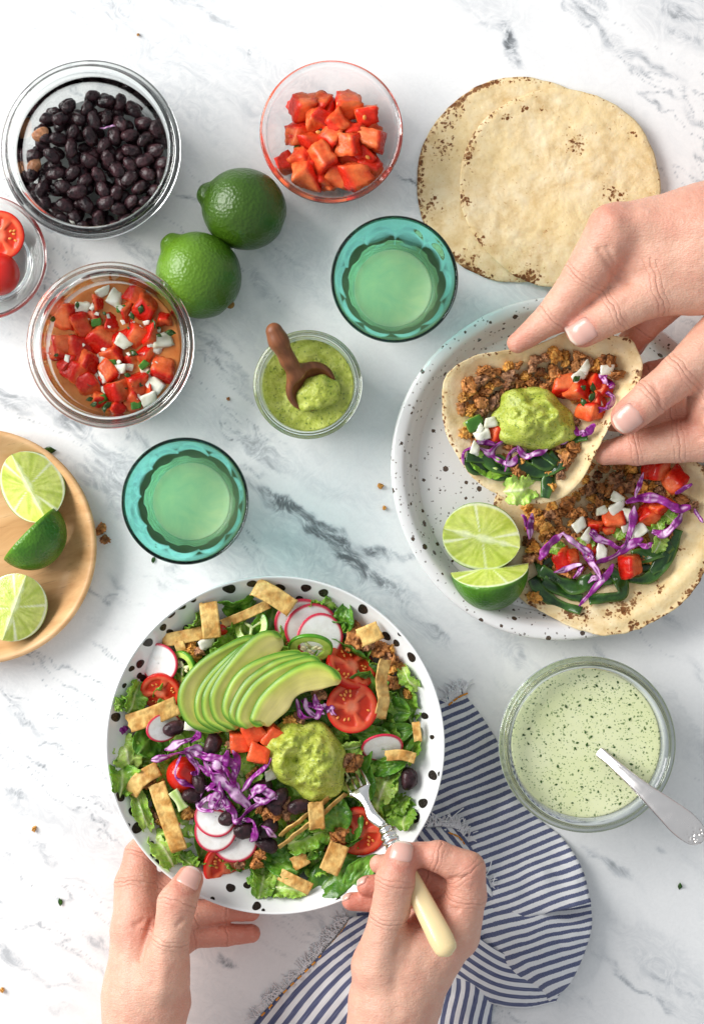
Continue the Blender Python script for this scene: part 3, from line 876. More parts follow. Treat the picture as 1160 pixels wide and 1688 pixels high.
def chip_strip(pix, w, z, label, group, bend=6.0, name='tortilla_strip', edge=0.0, zs=None):
    """fried tortilla strip between photo pixels"""
    seed = len(bpy.data.objects)
    pts = np.array([P(x, y, z if zs is None else zs[i]) for i, (x, y) in enumerate(pix)])
    path = smooth_prof(pts, 14) if len(pts) > 2 else np.linspace(pts[0], pts[1], 22)
    m = len(path); t = frames(path); q = np.linspace(-1, 1, m)
    path = path + np.array([0, 0, 1.0]) * (bend * (1 - q ** 2))[:, None]
    s = np.cross(t, np.array([0, 0, 1.0])); s /= np.linalg.norm(s, axis=1)[:, None]
    ca, sa = math.cos(edge), math.sin(edge)
    side = s * ca + np.array([0, 0, 1.0]) * sa
    v = np.linspace(-1, 1, 10)
    G = path[:, None] + side[:, None] * (v * w / 2)[None, :, None]
    N = np.cross(t, side)
    wob_ = 1.5 * fbm(G * 0.07 + seed, 2) + 1.3 * np.maximum(fbm(G * 0.19 + seed, 2), 0)
    G = G + N[:, None] * wob_[..., None]
    G[0] += 2.0 * fbm(G[0] * 0.2, 2)[:, None]; G[-1] += 2.0 * fbm(G[-1] * 0.2, 2)[:, None]
    V, f = sheet(G, 2.1)
    n = fbm(np.vstack([G.reshape(-1, 3)] * 2) * 0.10 + seed, 3)
    C = lerp((0.52, 0.25, 0.055), (0.76, 0.50, 0.165), np.clip(n * 0.9 + 0.6, 0, 1))
    o = mk(name, V, f, M_CHIP, cols=C)
    tag(o, label, 'tortilla strip', group)
    return o

# halved cherry tomato: wall, gel chambers, seeds
def tom_half_mesh():
    nth, nr = 64, 16
    th = np.arange(nth) * 2 * math.pi / nth
    # dome below
    ph = np.linspace(0, math.pi / 2, 12)
    T1, Ph = np.meshgrid(th, ph, indexing='ij')
    dome = np.stack([np.sin(Ph) * np.cos(T1), np.sin(Ph) * np.sin(T1), -np.cos(Ph) * 0.95], -1)
    rho = np.linspace(0.97, 0, nr)
    T2, R = np.meshgrid(th, rho, indexing='ij')
    ang = np.abs(np.cos(T2 * 1.5 + 0.4))                     # three chambers
    cham = sstep(0.24, 0.42, ang) * sstep(0.26, 0.36, R) * sstep(0.80, 0.70, R)
    Zt = 0.03 - 0.07 * cham + 0.02 * fbm(np.stack([R * np.cos(T2) * 5, R * np.sin(T2) * 5, 0 * R], -1), 2) - 0.03 * sstep(0.93, 0.99, R)
    top = np.stack([R * np.cos(T2), R * np.sin(T2), Zt], -1)
    prof = np.concatenate([dome, top], axis=1)
    V = prof.reshape(-1, 3); f = grid_faces(nth, prof.shape[1], wrap_u=True)
    n = fbm(V * 3.0, 3)
    Cd = np.broadcast_to(np.array((0.62, 0.018, 0.010)), (nth, 12, 3))
    wall = lerp((0.70, 0.075, 0.030), (0.76, 0.16, 0.07), np.clip(fbm(top * 4, 2) + 0.4, 0, 1))
    wall = lerp(wall, (0.66, 0.02, 0.012), sstep(0.88, 0.95, R))
    gel = np.array((0.56, 0.035, 0.012))
    Ct = lerp(wall, gel, cham)
    Ct = lerp(Ct, (0.84, 0.34, 0.20), sstep(0.30, 0.05, R) * 0.6)
    C = np.concatenate([Cd, Ct], axis=1).reshape(-1, 3)
    return mesh_data('tomato_half', V * 1.0, f, M_TOM, cols=C)
TH = tom_half_mesh()
Vs, fs = _ICO[1]
SEEDM = mesh_data('seed', Vs * np.array([0.080, 0.050, 0.030]), fs, M_SEED)
def tomato_half(px, py, z, r, rot, label, group=None, squash=(1, 1, 1)):
    o = put('tomato_half', TH, px, py, z, rot, tuple(r * s for s in squash), label, 'tomato', group)
    k = 0
    for a in range(3):
        a0 = (a * math.pi / 1.5) - 0.4 / 1.5
        for (dr, da) in ((0.46, -0.34), (0.47, 0.32), (0.64, -0.12), (0.63, 0.26), (0.56, 0.05), (0.66, -0.36)):
            if rng.random() < 0.3: continue
            aa = a0 + da; rr = dr + rng.uniform(-0.03, 0.03)
            s = bpy.data.objects.new('seed', SEEDM)
            s.location = (rr * math.cos(aa) * S, rr * math.sin(aa) * S, -0.02 * S)
            s.rotation_euler = (0, 0, aa + rng.uniform(-0.4, 0.4))
            link(s, o)
    return o

def dollop(name, px, py, rx, ry, z, h, rot, seed, label, amp=0.28, nth=72, nr=26, cat='guacamole', outline=None):
    """heaped guacamole: domed with lumps"""
    c = P(px, py, z)
    def top(T, R):
        rr = R * (1 + 0.10 * np.sin(2 * T + seed) + 0.07 * np.sin(3 * T + 2 * seed) + 0.04 * np.sin(7 * T + seed))
        X = rr * rx * np.cos(T); Y = rr * ry * np.sin(T)
        n = fbm(np.stack([X * 0.026 + seed, Y * 0.026, 0 * X], -1), 2) + 0.26 * fbm(np.stack([X * 0.09, Y * 0.09 + seed, 0 * X], -1), 3, 0.6)
        Z = h * np.sqrt(np.clip(1 - R ** 2.4, 0, 1)) * (1 + amp * n) + 2.0 * n * (R < 0.95)
        cr, sr = math.cos(rot), math.sin(rot)
        return np.stack([X * cr - Y * sr + c[0], X * sr + Y * cr + c[1], Z + z], -1)
    def botm(T, R):
        A = top(T, R); A[..., 2] = z - 6 * (1 - R ** 2) - 1.0
        return A
    V, f, _ = polar_solid(top, botm, nth, nr, 0.75)
    o = mk(name, V, f, M_GUAC)
    tag(o, label, cat)
    return o
# ------------------------------------------------------------------ beans in the big jar
def heap_points(cx, cy, rx, ry, n, dmin, tries=6000, poly=None):
    pts = []
    for _ in range(tries):
        if len(pts) >= n: break
        a = rng.uniform(0, 6.283); r = math.sqrt(rng.random())
        x, y = cx + rx * r * math.cos(a), cy + ry * r * math.sin(a)
        if all((x - q[0]) ** 2 + (y - q[1]) ** 2 > dmin * dmin for q in pts):
            pts.append((x, y))
    return pts
bl = 'glossy cooked black bean in the large glass jar'
for layer, (z0, n, dm, k) in enumerate(((24, 60, 26, 0.96), (40, 70, 24, 1.0), (57, 84, 22, 0.99))):
    for (x, y) in heap_points(160, 268, 113 * k, 112 * k, n, dm):
        r = math.hypot((x - 160) / 113, (y - 268) / 112)
        z = z0 + (1 - r * r) * 12 + rng.uniform(-3, 3)
        put('black_bean', pick(BEANS), x, y, z, (rng.uniform(-0.5, 0.5), rng.uniform(-0.5, 0.5), rng.uniform(0, 6.28)), rng.uniform(0.88, 1.08), bl, 'bean', 'black beans in the large jar')
for (x, y, a) in ((68, 222, 0.6), (57, 274, 1.0)):
    put('brown_bean', BEAN_BROWN, x, y, 60, (0.2, 0.1, a), 1.0, 'pale brown bean against the left wall of the bean jar', 'bean', 'brown beans in the large jar')
strand([(165, 212), (178, 209), (190, 208)], 82, 3, 1.5, 'thin purple cabbage thread lying on the black beans', hump=0.5)
for (x, y) in ((100, 296), (119, 365)):
    put('onion_crumb', ONIS[0], x, y, 66, rrot(1), 0.35, 'tiny tan onion crumb among the black beans', 'crumb', 'crumbs on the beans')

# ------------------------------------------------------------------ salsa in its jar
zs_ = 50
rs_ = jar_inner(SALSA_R, 128, 0.82, zs_) + 0.8
b = NB('salsa_juice'); v = b.coord('Object'); nn = b.noise(v, 60, 4, 0.6)
MJ = b.set(color=b.ramp(nn, [(0.3, (0.46, 0.12, 0.022)), (0.7, (0.64, 0.27, 0.08))]), rough=0.12, sss=0.4, sssr=(1, 0.5, 0.2), ssss=0.005, spec=0.3, normal=b.bump(b.noise(v, 110, 2), 0.1, 0.001))
V, f = lathe([(0, 9.0), (SALSA_R * 0.725, 10.5), (SALSA_R * 0.772, 20), (rs_, zs_), (rs_ - 2, zs_ + 1), (rs_ - 8, zs_ - 0.5), (0, zs_ - 0.5)], 96)
o = mk('salsa_juice', place(V, SALSA_C), f, MJ)
tag(o, 'orange tomato juice around the salsa chunks in the jar', 'salsa juice')
def sxy(cx, cy):   # crop pixels of the close view to photo pixels
    return cx / 2.9, 420 + cy / 2.9
sal_t = [(320, 290, 1.1), (385, 330, 1.2), (460, 300, .9), (540, 330, .9), (640, 190, .9), (690, 250, 1.1), (790, 305, .85), (645, 370, 1.25), (490, 410, 1.1), (300, 425, 1.1), (390, 470, 1.3), (320, 505, 1.0), (365, 550, 1.15),
         (550, 470, 1.0), (625, 520, .9), (690, 470, .9), (775, 565, 1.1), (560, 650, 1.2), (650, 610, 1.15), (420, 620, 1.05), (480, 690, .7), (565, 735, .75), (470, 230, .8), (580, 400, .9), (430, 510, 1), (530, 560, .9), (500, 600, .9), (720, 380, 1.0), (750, 420, .8), (280, 470, .9), (600, 270, 1.0), (720, 640, .8), (640, 690, .9)]
for i, (x, y, s) in enumerate(sal_t):
    x, y = sxy(x, y)
    put('tomato_dice', TOMS[i % 8], x, y, 46 + rng.uniform(-3, 7), rrot(1.2), s * 1.04, 'wet red tomato chunk in the salsa jar', 'tomato chunk', 'tomato chunks in the salsa jar')
for i, (x, y, s, a) in enumerate(((500, 175, 1.0, .2), (550, 200, 1.3, 1.2), (400, 245, 1.0, 0), (590, 425, 1.15, 2.4), (495, 480, .95, 1.9), (460, 590, 1.1, 1.3), (515, 570, 1.1, .4), (575, 545, .9, .2), (770, 405, 1.35, .1), (740, 445, 1.1, 2.7), (735, 610, 1.35, 2.2), (700, 570, .9, 2), (715, 680, 1.1, .5), (265, 470, .8, 1), (620, 540, .6, 0))):
    x, y = sxy(x, y)
    put('onion_dice', ONIS[i % 5], x, y, 52 + rng.uniform(-2, 5), (rng.uniform(-.4, .4), rng.uniform(-.4, .4), a), s, 'white onion piece in the salsa jar', 'onion piece', 'onion pieces in the salsa jar')
for i, (x, y, a) in enumerate(((460, 320, .3), (530, 520, .2), (690, 525, .8), (650, 715, .3), (485, 690, .5), (585, 258, .2))):
    x, y = sxy(x, y)
    put('pepper_dice', PEPS[i % 3], x, y, 55, (0.2, .1, a), .9, 'small green chilli piece in the salsa jar', 'chilli piece', 'chilli pieces in the salsa jar')
def herb_mesh(k):
    G = np.zeros((5, 4, 3)); u = np.linspace(-1, 1, 5); v_ = np.linspace(-1, 1, 4)
    U, W = np.meshgrid(u, v_, indexing='ij')
    G[..., 0] = U * 6 * (1 + .3 * np.sin(3 * W + k)); G[..., 1] = W * 3.4 * (1.2 - U * U * .7); G[..., 2] = 1.2 * np.sin(2 * U + k) + W
    V, f = sheet(G, 0.8)
    C = lerp((0.012, 0.042, 0.006), (0.045, 0.10, 0.014), np.random.default_rng(k).random(len(V)))
    return mesh_data('herb_fleck', V, f, M_LEAF, cols=C)
HERB = [herb_mesh(k) for k in range(4)]
for (x, y, s) in ((675, 260, 1.6), (705, 258, 1.3), (632, 292, 1.3), (370, 240, 1.2), (735, 330, 1.6), (655, 365, .8), (615, 350, .7), (760, 350, .8), (815, 372, 1.7), (640, 470, 1.5), (610, 575, 1.2), (640, 605, 1.6), (680, 615, 1.3), (430, 620, .9), (450, 715, 1.3), (500, 735, 1.4), (345, 385, .9), (430, 690, 1.2), (760, 385, 1.1), (270, 480, .9), (590, 690, .9), (500, 280, .9), (515, 720, 1.5), (710, 560, .9), (600, 640, .7), (560, 610, .6)):
    x, y = sxy(x, y)
    put('herb_fleck', pick(HERB), x, y, 64 + rng.uniform(-2, 2), rrot(.4), s * .75, 'dark green cilantro fleck floating in the salsa jar', 'herb', 'cilantro flecks in the salsa')
for (x, y) in heap_points(187, 578, 88, 88, 34, 13):
    put('onion_dice', ONIS[rng.randrange(5)], x, y, 58 + rng.uniform(-3, 4), rrot(.5), rng.uniform(.25, .5), 'tiny translucent onion bit in the salsa jar', 'onion bit', 'tiny onion bits in the salsa jar')
put('herb_fleck', HERB[0], 87, 525, 74, (0, 1.2, 1.1), 1.3, 'cilantro fleck stuck inside the salsa jar wall', 'herb')

# ------------------------------------------------------------------ diced tomato in the prep bowl
def txy(cx, cy):
    return 380 + cx / 2.9, 80 + cy / 2.9
for i, (x, y, s, z) in enumerate(((345, 285, 1.3, 46), (430, 275, 1.0, 40), (410, 345, 1.0, 62), (555, 280, 1.15, 48), (505, 360, 1.05, 66), (640, 325, 1.2, 52), (330, 410, 1.05, 40), (395, 445, 1.2, 46), (560, 465, 1.05, 72),
                             (600, 390, 1.05, 55), (690, 440, 1.25, 62), (480, 430, 1.0, 60), (640, 510, 1.0, 56), (430, 525, 1.2, 70), (340, 520, 1.0, 60), (270, 550, 1.15, 42), (480, 490, 1.0, 52), (360, 615, 1.35, 54), (430, 640, .9, 50),
                             (520, 590, 1.1, 56), (590, 600, 1.2, 68), (680, 580, 1.1, 56), (480, 640, .9, 40), (545, 540, 1.0, 50), (600, 650, .8, 38), (400, 560, 1.0, 50), (560, 400, 1.0, 44), (470, 310, 1.0, 36), (650, 400, 1.0, 36), (500, 540, 1.1, 34), (620, 560, 1.0, 36))):
    x, y = txy(x, y)
    put('tomato_dice', TOMF[(i * 3 + i // 4) % 8], x, y, z, rrot(1.3), s * 0.97, 'fresh red tomato dice in the round glass bowl', 'tomato dice', 'diced tomato in the glass bowl')
SEED2 = mesh_data('tomato_seed', _ICO[1][0] * np.array([4.2, 2.8, 1.8]), _ICO[1][1], M_SEED)
for (x, y, z) in ((515, 265, 70), (420, 400, 78), (655, 440, 80), (620, 578, 86), (650, 405, 72), (655, 520, 74), (640, 330, 70)):
    x, y = txy(x, y)
    put('tomato_seed', SEED2, x, y, z, rrot(.5), 1.1, 'pale yellow seed on the diced tomato', 'seed', 'seeds on the diced tomato')
x, y = txy(315, 468)
put('herb_fleck', HERB[1], x, y, 52, rrot(.5), .8, 'dark herb fleck in the diced tomato bowl', 'herb')

# ------------------------------------------------------------------ cut tomatoes in the dish at the edge
tomato_half(0, 388, 58, 40, (0.15, -0.1, 0.3), 'halved tomato with seeds showing in the glass dish')
def tom_whole(px, py, z, r, rot, label):
    V, f = _ICO[4]
    X = V * np.array([1, 1, 0.92]) * r
    C = np.broadcast_to(np.array((0.60, 0.016, 0.010)), X.shape)
    me = mesh_data('cherry_tomato', X, f, M_SKIN, cols=C)
    return put('cherry_tomato', me, px, py, z, rot, 1.0, label, 'tomato')
tom_whole(-2, 452, 48, 35, (0, 0, 0), 'red tomato half lying skin up in the glass dish')

# ------------------------------------------------------------------ whole limes
def lime_mat(name='lime_rind'):
    if name in _M: return _M[name]
    b = NB(name)
    v = b.coord('Object')
    n = b.noise(v, 22, 3)
    c = b.ramp(n, [(0.30, (0.014, 0.066, 0.005)), (0.52, (0.034, 0.130, 0.006)), (0.75, (0.095, 0.225, 0.010))])
    c = b.mix(0.7, c, b.attr('col'))
    pores = b.voronoi(v, 420)
    _M[name] = b.set(color=c, rough=0.32, coat=0.12, coatr=0.2, spec=0.4, sss=0.08, sssr=(.5, 1, .2), ssss=0.002, normal=b.bump(b.math('ADD', pores, b.noise(v, 160, 3)), 0.42, 0.0011))
    return _M[name]
def lime(px, py, r, nip, label, stem, lightdir, shade=1.0):
    z = r * 0.97
    V, f = _ICO[4]
    d = np.array([nip[0], nip[1], 0.1]); d /= np.linalg.norm(d)
    t = V @ d
    X = V * r * (1 + 0.012 * fbm(V * 2.2 + px, 3))[:, None]
    X += d * (r * 0.05 * t)[:, None]
    X += d * (r * 0.17 * sstep(0.935, 1.0, t))[:, None]              # nipple
    X -= d * (-r * 0.05 * sstep(-0.97, -1.0, t))[:, None]
    tone = np.clip(0.5 + 0.6 * (V @ np.array(lightdir)), 0, 1)  # light painted into the rind: lighter on the side turned to lightdir
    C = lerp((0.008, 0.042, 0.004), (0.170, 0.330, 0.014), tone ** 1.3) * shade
    X[:, 2] -= X[:, 2].min()
    c = P(px, py, z)
    o = mk('lime', X + np.array([c[0], c[1], 0]), f, lime_mat(), cols=C)
    tag(o, label, 'lime', 'whole limes on the table')
    if stem:
        sv, sf = _ICO[2]
        p = c + np.array([stem[0], stem[1], stem[2]])
        mk('stem_scar', sv * np.array([7, 7, 4]) + p, sf, food_mat('dry_stem', (0.30, 0.16, 0.04), rough=0.8, bump=0.8), parent=o)
    return o
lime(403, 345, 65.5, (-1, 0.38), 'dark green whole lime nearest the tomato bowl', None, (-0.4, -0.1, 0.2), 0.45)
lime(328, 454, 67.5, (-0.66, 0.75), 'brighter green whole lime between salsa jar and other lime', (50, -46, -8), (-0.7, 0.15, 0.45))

# ------------------------------------------------------------------ guacamole jar and wooden spoon
zg = 78
rg = jar_inner(GUAC_R, 112, 0.80, zg) + 0.6
def gtop(T, R):
    X = R * rg * np.cos(T); Y = R * rg * np.sin(T)
    n = fbm(np.stack([X * 0.04, Y * 0.04, 0 * X + 4], -1), 3)
    bump_ = 20 * np.exp(-(((X - 18) / 34) ** 2 + ((Y + 10) / 30) ** 2)) - 9 * np.exp(-(((X + 24) / 20) ** 2 + ((Y + 8) / 26) ** 2))
    return np.stack([X, Y, zg + (5 * n + bump_) * (1 - R ** 3) + 2.5 * R ** 8], -1)
def gbot(T, R):
    rr = np.interp(R, [0, 1], [0, 1.0]) * (GUAC_R * 0.685)
    return np.stack([rr * np.cos(T), rr * np.sin(T), 11.5 + 6 * R ** 4], -1)
V, f, _ = polar_solid(gtop, gbot, 80, 26, 0.8)
# side wall follows the glass
V3 = V.reshape(80, 52, 3)
ring = []
for k in range(1, 8):
    zz = 18 + (zg + 2 - 18) * k / 8
    rr = jar_inner(GUAC_R, 112, 0.80, zz) + 0.6
    th = np.arange(80) * 2 * math.pi / 80
    ring.append(np.stack([rr * np.cos(th), rr * np.sin(th), 0 * th + zz], -1))
V3 = np.concatenate([V3[:, :26], np.stack(ring, 1), V3[:, 26:]], axis=1)
o = mk('guacamole', place(V3.reshape(-1, 3), GUAC_C), grid_faces(80, V3.shape[1], True), M_GUAC)
tag(o, 'chunky green guacamole filling the small jar', 'guacamole')

DARKWOOD = wood_mat('dark_olive_wood', (0.34, 0.135, 0.052), (0.22, 0.075, 0.028), (0.095, 0.030, 0.013), 1.05, 1.6, 0.40)
hA, hB = P(452, 548, 150), P(484, 606, 112)
path = smooth_prof([P(450, 543, 152), P(462, 566, 146), P(474, 590, 132), P(486, 612, 114)], 8)
def spoon_sdf(p):
    d = cone_d(p, P(452, 546, 152), P(459, 562, 148), 13.5, 15.0)
    d = smin(d, cone_d(p, P(459, 562, 148), P(475, 594, 128), 15.0, 12.0), 8)
    d = smin(d, cone_d(p, P(475, 594, 128), P(487, 614, 110), 12.0, 14.0), 8)
    # scoop: an ellipsoid with its hollow cut out
    c = P(512, 637, 92); ax = P(486, 612, 112) - P(525, 655, 84); ax /= np.linalg.norm(ax)
    w = np.array([ax[1], -ax[0], 0]); w /= np.linalg.norm(w); n = np.cross(ax, w); n *= np.sign(n[2])
    R = np.stack([ax, w, n], 1)
    e = ell_d(p, c, (40, 42, 22), R)
    e = smax(e, -ell_d(p, c + n * 11 - ax * 3, (33, 35, 19), R), 3)
    e = smax(e, (p - c) @ n - 8, 3)
    return smin(d, e, 12)
V, f = surface_nets(spoon_sdf, P(430, 690, 60) - np.array([10, 10, 10]), P(575, 520, 170) + np.array([10, 10, 0]), 2.0)
o = mk('wooden_spoon', V, f, DARKWOOD)
tag(o, 'small dark wooden spoon standing in the guacamole jar', 'spoon')
hump = dollop('guacamole_lump', 524, 648, 34, 30, 92, 14, 0.5, 2.0, 'lump of guacamole in the bowl of the wooden spoon')

# ------------------------------------------------------------------ lime wedges
def wedge_mat():
    if 'wedge' in _M: return _M['wedge']
    b = NB('lime_pulp')
    v = b.coord('Object')
    n = b.noise(b.mapping(v, scale=(1, 1, 1)), 260, 4, 0.6)
    c = b.mix(1.0, b.attr('col'), b.ramp(n, [(0.3, 0.86), (0.7, 1.1)]), 'MULTIPLY')
    _M['wedge'] = b.set(color=c, rough=0.16, coat=0.4, coatr=0.08, sss=0.5, sssr=(1, 1, 0.35), ssss=0.005, normal=b.bump(n, 0.35, 0.0012))
    return _M['wedge']
def lime_wedge_mesh(half_ang, L, R, tone=0.0, segs=3):
    """axis along x, cut ridge on top (z = 0), rind below; two cut faces"""
    nx, nr_ = 56, 24
    x = np.linspace(-1, 1, nx)
    prof = np.clip(1 - np.abs(x) ** 2.2, 0.0004, 1) ** 0.55
    rho = np.linspace(0, 1, nr_)
    def face(sg):
        Xg, Rg = np.meshgrid(x, rho, indexing='ij')
        rr = Rg * R * prof[:, None]
        a = sg * half_ang
        bulge = 1.2 * np.sin(Rg * math.pi) * np.sin((Xg + 1) * math.pi / 2)
        G = np.stack([Xg * L / 2, rr * math.sin(a) + bulge * sg * math.cos(a) * 0.4, -rr * math.cos(a) + bulge], -1)
        lat = np.arctan2(Xg * 1.05, Rg * prof[:, None] * 0.9 + 0.05)
        mem = np.abs(np.sin(lat * 2.0 + 0.8 * sg))
        memb = sstep(0.14, 0.02, mem) * sstep(0.02, 0.2, Rg)
        n = fbm(np.stack([lat * 11, Rg * 2.5 + sg, 0 * Rg], -1), 3)
        C = lerp((0.46, 0.56, 0.075), (0.68, 0.74, 0.20), np.clip(0.5 + 0.7 * n, 0, 1))
        C = lerp(C, (0.84, 0.87, 0.62), memb * 0.9)
        C = lerp(C, (0.82, 0.86, 0.60), sstep(0.13, 0.02, Rg + 0.05 * fbm(np.stack([Xg * 5, 0 * Rg, 0 * Rg], -1), 2)) * 0.65)
        C = lerp(C, (0.80, 0.86, 0.62), sstep(0.89, 0.93, Rg))
        C = lerp(C, (0.13, 0.33, 0.015), sstep(0.965, 0.985, Rg))
        return G, C
    A, CA = face(1); B, CB = face(-1)
    phi = np.linspace(half_ang, -half_ang, 16)[1:-1]
    Xg, Ph = np.meshgrid(x, phi, indexing='ij')
    rr = (R * prof)[:, None] * (1 + 0.01 * fbm(np.stack([Xg * 3, Ph * 3, 0 * Xg], -1), 2))
    Rd = np.stack([Xg * L / 2 * 1.0, rr * np.sin(Ph), -rr * np.cos(Ph)], -1)
    CR = lerp((0.020, 0.095, 0.006), (0.10, 0.27, 0.014), np.clip(0.5 + 0.7 * fbm(Rd * 0.03 + tone, 2), 0, 1))
    loop = np.concatenate([A, Rd, B[:, ::-1]], axis=1)      # ridge -> face A -> rind -> face B -> ridge
    Cc = np.concatenate([CA, CR, CB[:, ::-1]], axis=1)
    V = loop.reshape(-1, 3); k = loop.shape[1]
    f = grid_faces(nx, k)
    fm = np.zeros(len(f), int)
    jj = np.tile(np.arange(k - 1), nx - 1)
    fm[(jj >= nr_ - 1) & (jj < nr_ + 14)] = 1
    caps = [tuple(range(k))[::-1], tuple(range((nx - 1) * k, nx * k))]
    return mesh_data('lime_wedge', V, [tuple(int(q) for q in t) for t in f] + caps, cols=Cc.reshape(-1, 3), mats=[wedge_mat(), lime_mat()], fmat=list(fm) + [1, 1])
LW = [lime_wedge_mesh(math.radians(62), 122, 60, 0.0), lime_wedge_mesh(math.radians(45), 130, 70, 0.4), lime_wedge_mesh(math.radians(70), 118, 58, 0.8)]
def lime_wedge(k, px, py, z, roll, yaw, label, group, s=1.0, pitch=0.0):
    o = put('lime_wedge', LW[k], px, py, z, (0, 0, 0), s, label, 'lime wedge', group)
    o.rotation_euler = (Matrix.Rotation(yaw, 3, 'Z') @ Matrix.Rotation(pitch, 3, 'Y') @ Matrix.Rotation(roll, 3, 'X')).to_euler()
    return o
g = 'lime wedges on the wooden plate'
lime_wedge(0, 48, 803, 66, -0.10, math.radians(118), 'juicy lime wedge with cut faces up at the top of the wooden plate', g, 0.98)
lime_wedge(0, 50, 880, 46, math.radians(-118), math.radians(46), 'lime wedge lying rind up on the wooden plate', g, 0.98)
lime_wedge(2, 24, 1002, 66, 0.12, math.radians(70), 'lime wedge with cut faces up at the bottom of the wooden plate', g, 0.95)
# ------------------------------------------------------------------ tortillas
def tortilla_mat():
    b = NB('corn_tortilla')
    v = b.coord('Object')
    n = b.noise(v, 75, 5, 0.65); n2 = b.noise(v, 18, 3)
    c = b.ramp(n, [(0.28, (0.63, 0.44, 0.20)), (0.48, (0.78, 0.61, 0.35)), (0.72, (0.88, 0.76, 0.53))])
    c = b.mix(b.mr(n2, 0.45, 0.65, 0, 0.45), c, (0.78, 0.60, 0.29))
    ch = b.attr('char', True)
    w = b.vmath('ADD', v, b.vmath('SCALE', b.noise(v, 240, 3, out='Color'), 0.006))
    d = b.voronoi(w, 370); rr = b.sep(b.voronoi(w, 370, 'Color'))[0]
    size = b.math('MULTIPLY', b.math('SUBTRACT', b.math('ADD', ch, b.math('MULTIPLY', rr, 0.42)), 0.33), 1.25)
    toast = b.mr(b.math('SUBTRACT', size, d), -0.22, 0.02, 0, 1)
    burn = b.mr(b.math('SUBTRACT', size, d), -0.02, 0.07, 0, 1)
    c = b.mix(b.math('MULTIPLY', toast, 0.6), c, (0.46, 0.21, 0.055))
    c = b.mix(b.math('MULTIPLY', burn, b.mr(rr, 0.2, 0.8, 0.6, 1.0)), c, b.mix(b.noise(v, 300, 2), (0.022, 0.012, 0.008), (0.30, 0.10, 0.022)))
    return b.set(color=c, rough=0.62, spec=0.25, sss=0.1, sssr=(1, .7, .4), ssss=0.002, normal=b.bump(b.math('ADD', n, b.math('MULTIPLY', b.noise(v, 330, 3), 0.5)), 0.55, 0.0014))
M_TORT = tortilla_mat()

def plate_zv(X, Y):
    r = np.hypot(X - pc[0], Y - pc[1]) / PR
    return np.interp(r, [0, 0.8, 0.845, 0.87, 0.895, 0.925, 0.955, 1.0, 1.08], [11, 13, 18, 27, 41, 50.5, 53, 52, 46])
def tortilla(name, cx, cy, rad, zfn, label, seed, clusters=(), edge=0.55, thick=4.2, outline=None, char_dirs=None, nth=200, nr=44, group=None, onplate=False):
    """flat bread: outline radius per angle, height from zfn(x,y,rho); clusters: (px,py,r,strength) of char"""
    th = np.arange(nth) * 2 * math.pi / nth
    rho = np.linspace(0, 1, nr) ** 0.75
    T, R = np.meshgrid(th, rho, indexing='ij')
    if outline is None:
        ro = rad * (1 + 0.012 * np.sin(2 * T + seed) + 0.010 * np.sin(3 * T + 2 * seed) + 0.006 * np.sin(7 * T + seed) + 0.006 * fbm(np.stack([np.cos(T) * 9, np.sin(T) * 9, 0 * T + seed], -1), 2))
        c = P(cx, cy, 0); X = c[0] + ro * R * np.cos(T); Y = c[1] + ro * R * np.sin(T)
        Z = zfn(X, Y, R)
    else:
        X, Y, Z = outline(T, R)
        jag = 0.010 * fbm(np.stack([np.cos(T) * 12, np.sin(T) * 12, 0 * T + seed], -1), 2) * R ** 4
        X = X + (X - X[0, 0]) * jag; Y = Y + (Y - Y[0, 0]) * jag
    n = fbm(np.stack([X * 0.03, Y * 0.03, 0 * X + seed], -1), 3) + 0.5 * fbm(np.stack([X * 0.09, Y * 0.09, 0 * X + seed], -1), 2)
    Z = Z + 1.3 * n
    if onplate: Z = np.maximum(Z, plate_zv(X, Y) + 1.2)
    tk = thick * (1 - 0.55 * sstep(0.95, 1.0, R))
    top = np.stack([X, Y, Z + tk], -1); bot_ = np.stack([X, Y, Z], -1)
    prof = np.concatenate([bot_, top[:, ::-1]], axis=1)
    ch = edge * sstep(0.91, 0.985, R) * np.clip(0.6 + 0.8 * fbm(np.stack([np.cos(T) * 2.4 + seed, np.sin(T) * 2.4, 0 * T], -1), 2), 0, 1.3)
    ch = np.maximum(ch, 0.28 * edge * sstep(0.82, 0.93, R) * np.clip(0.3 + 1.0 * fbm(np.stack([np.cos(T) * 3, np.sin(T) * 3 + seed, 0 * T], -1), 2), 0, 1.2))
    if char_dirs is not None:
        ch = ch * char_dirs(T)
    for (px, py, r, k) in clusters:
        q = P(px, py, float(np.mean(Z)))
        ch = np.maximum(ch, k * np.exp(-(((X - q[0]) ** 2 + (Y - q[1]) ** 2) / (r * r))))
    chf = np.concatenate([0.6 * ch, ch[:, ::-1]], axis=1).ravel()
    o = mk(name, prof.reshape(-1, 3), grid_faces(nth, prof.shape[1], True), M_TORT, attr={'char': chf})
    tag(o, label, 'tortilla', group)
    return o
tortilla('corn_tortilla', 858, 298, 171, lambda X, Y, R: 0.4 + 2.0 * R ** 6 + 0 * X, 'charred corn tortilla underneath in the stacked pair', 1.3,
         [(733, 243, 22, .55), (735, 205, 16, .5), (765, 440, 25, .6), (712, 340, 18, .55), (755, 180, 14, .5)], 0.62, group='plain corn tortillas')
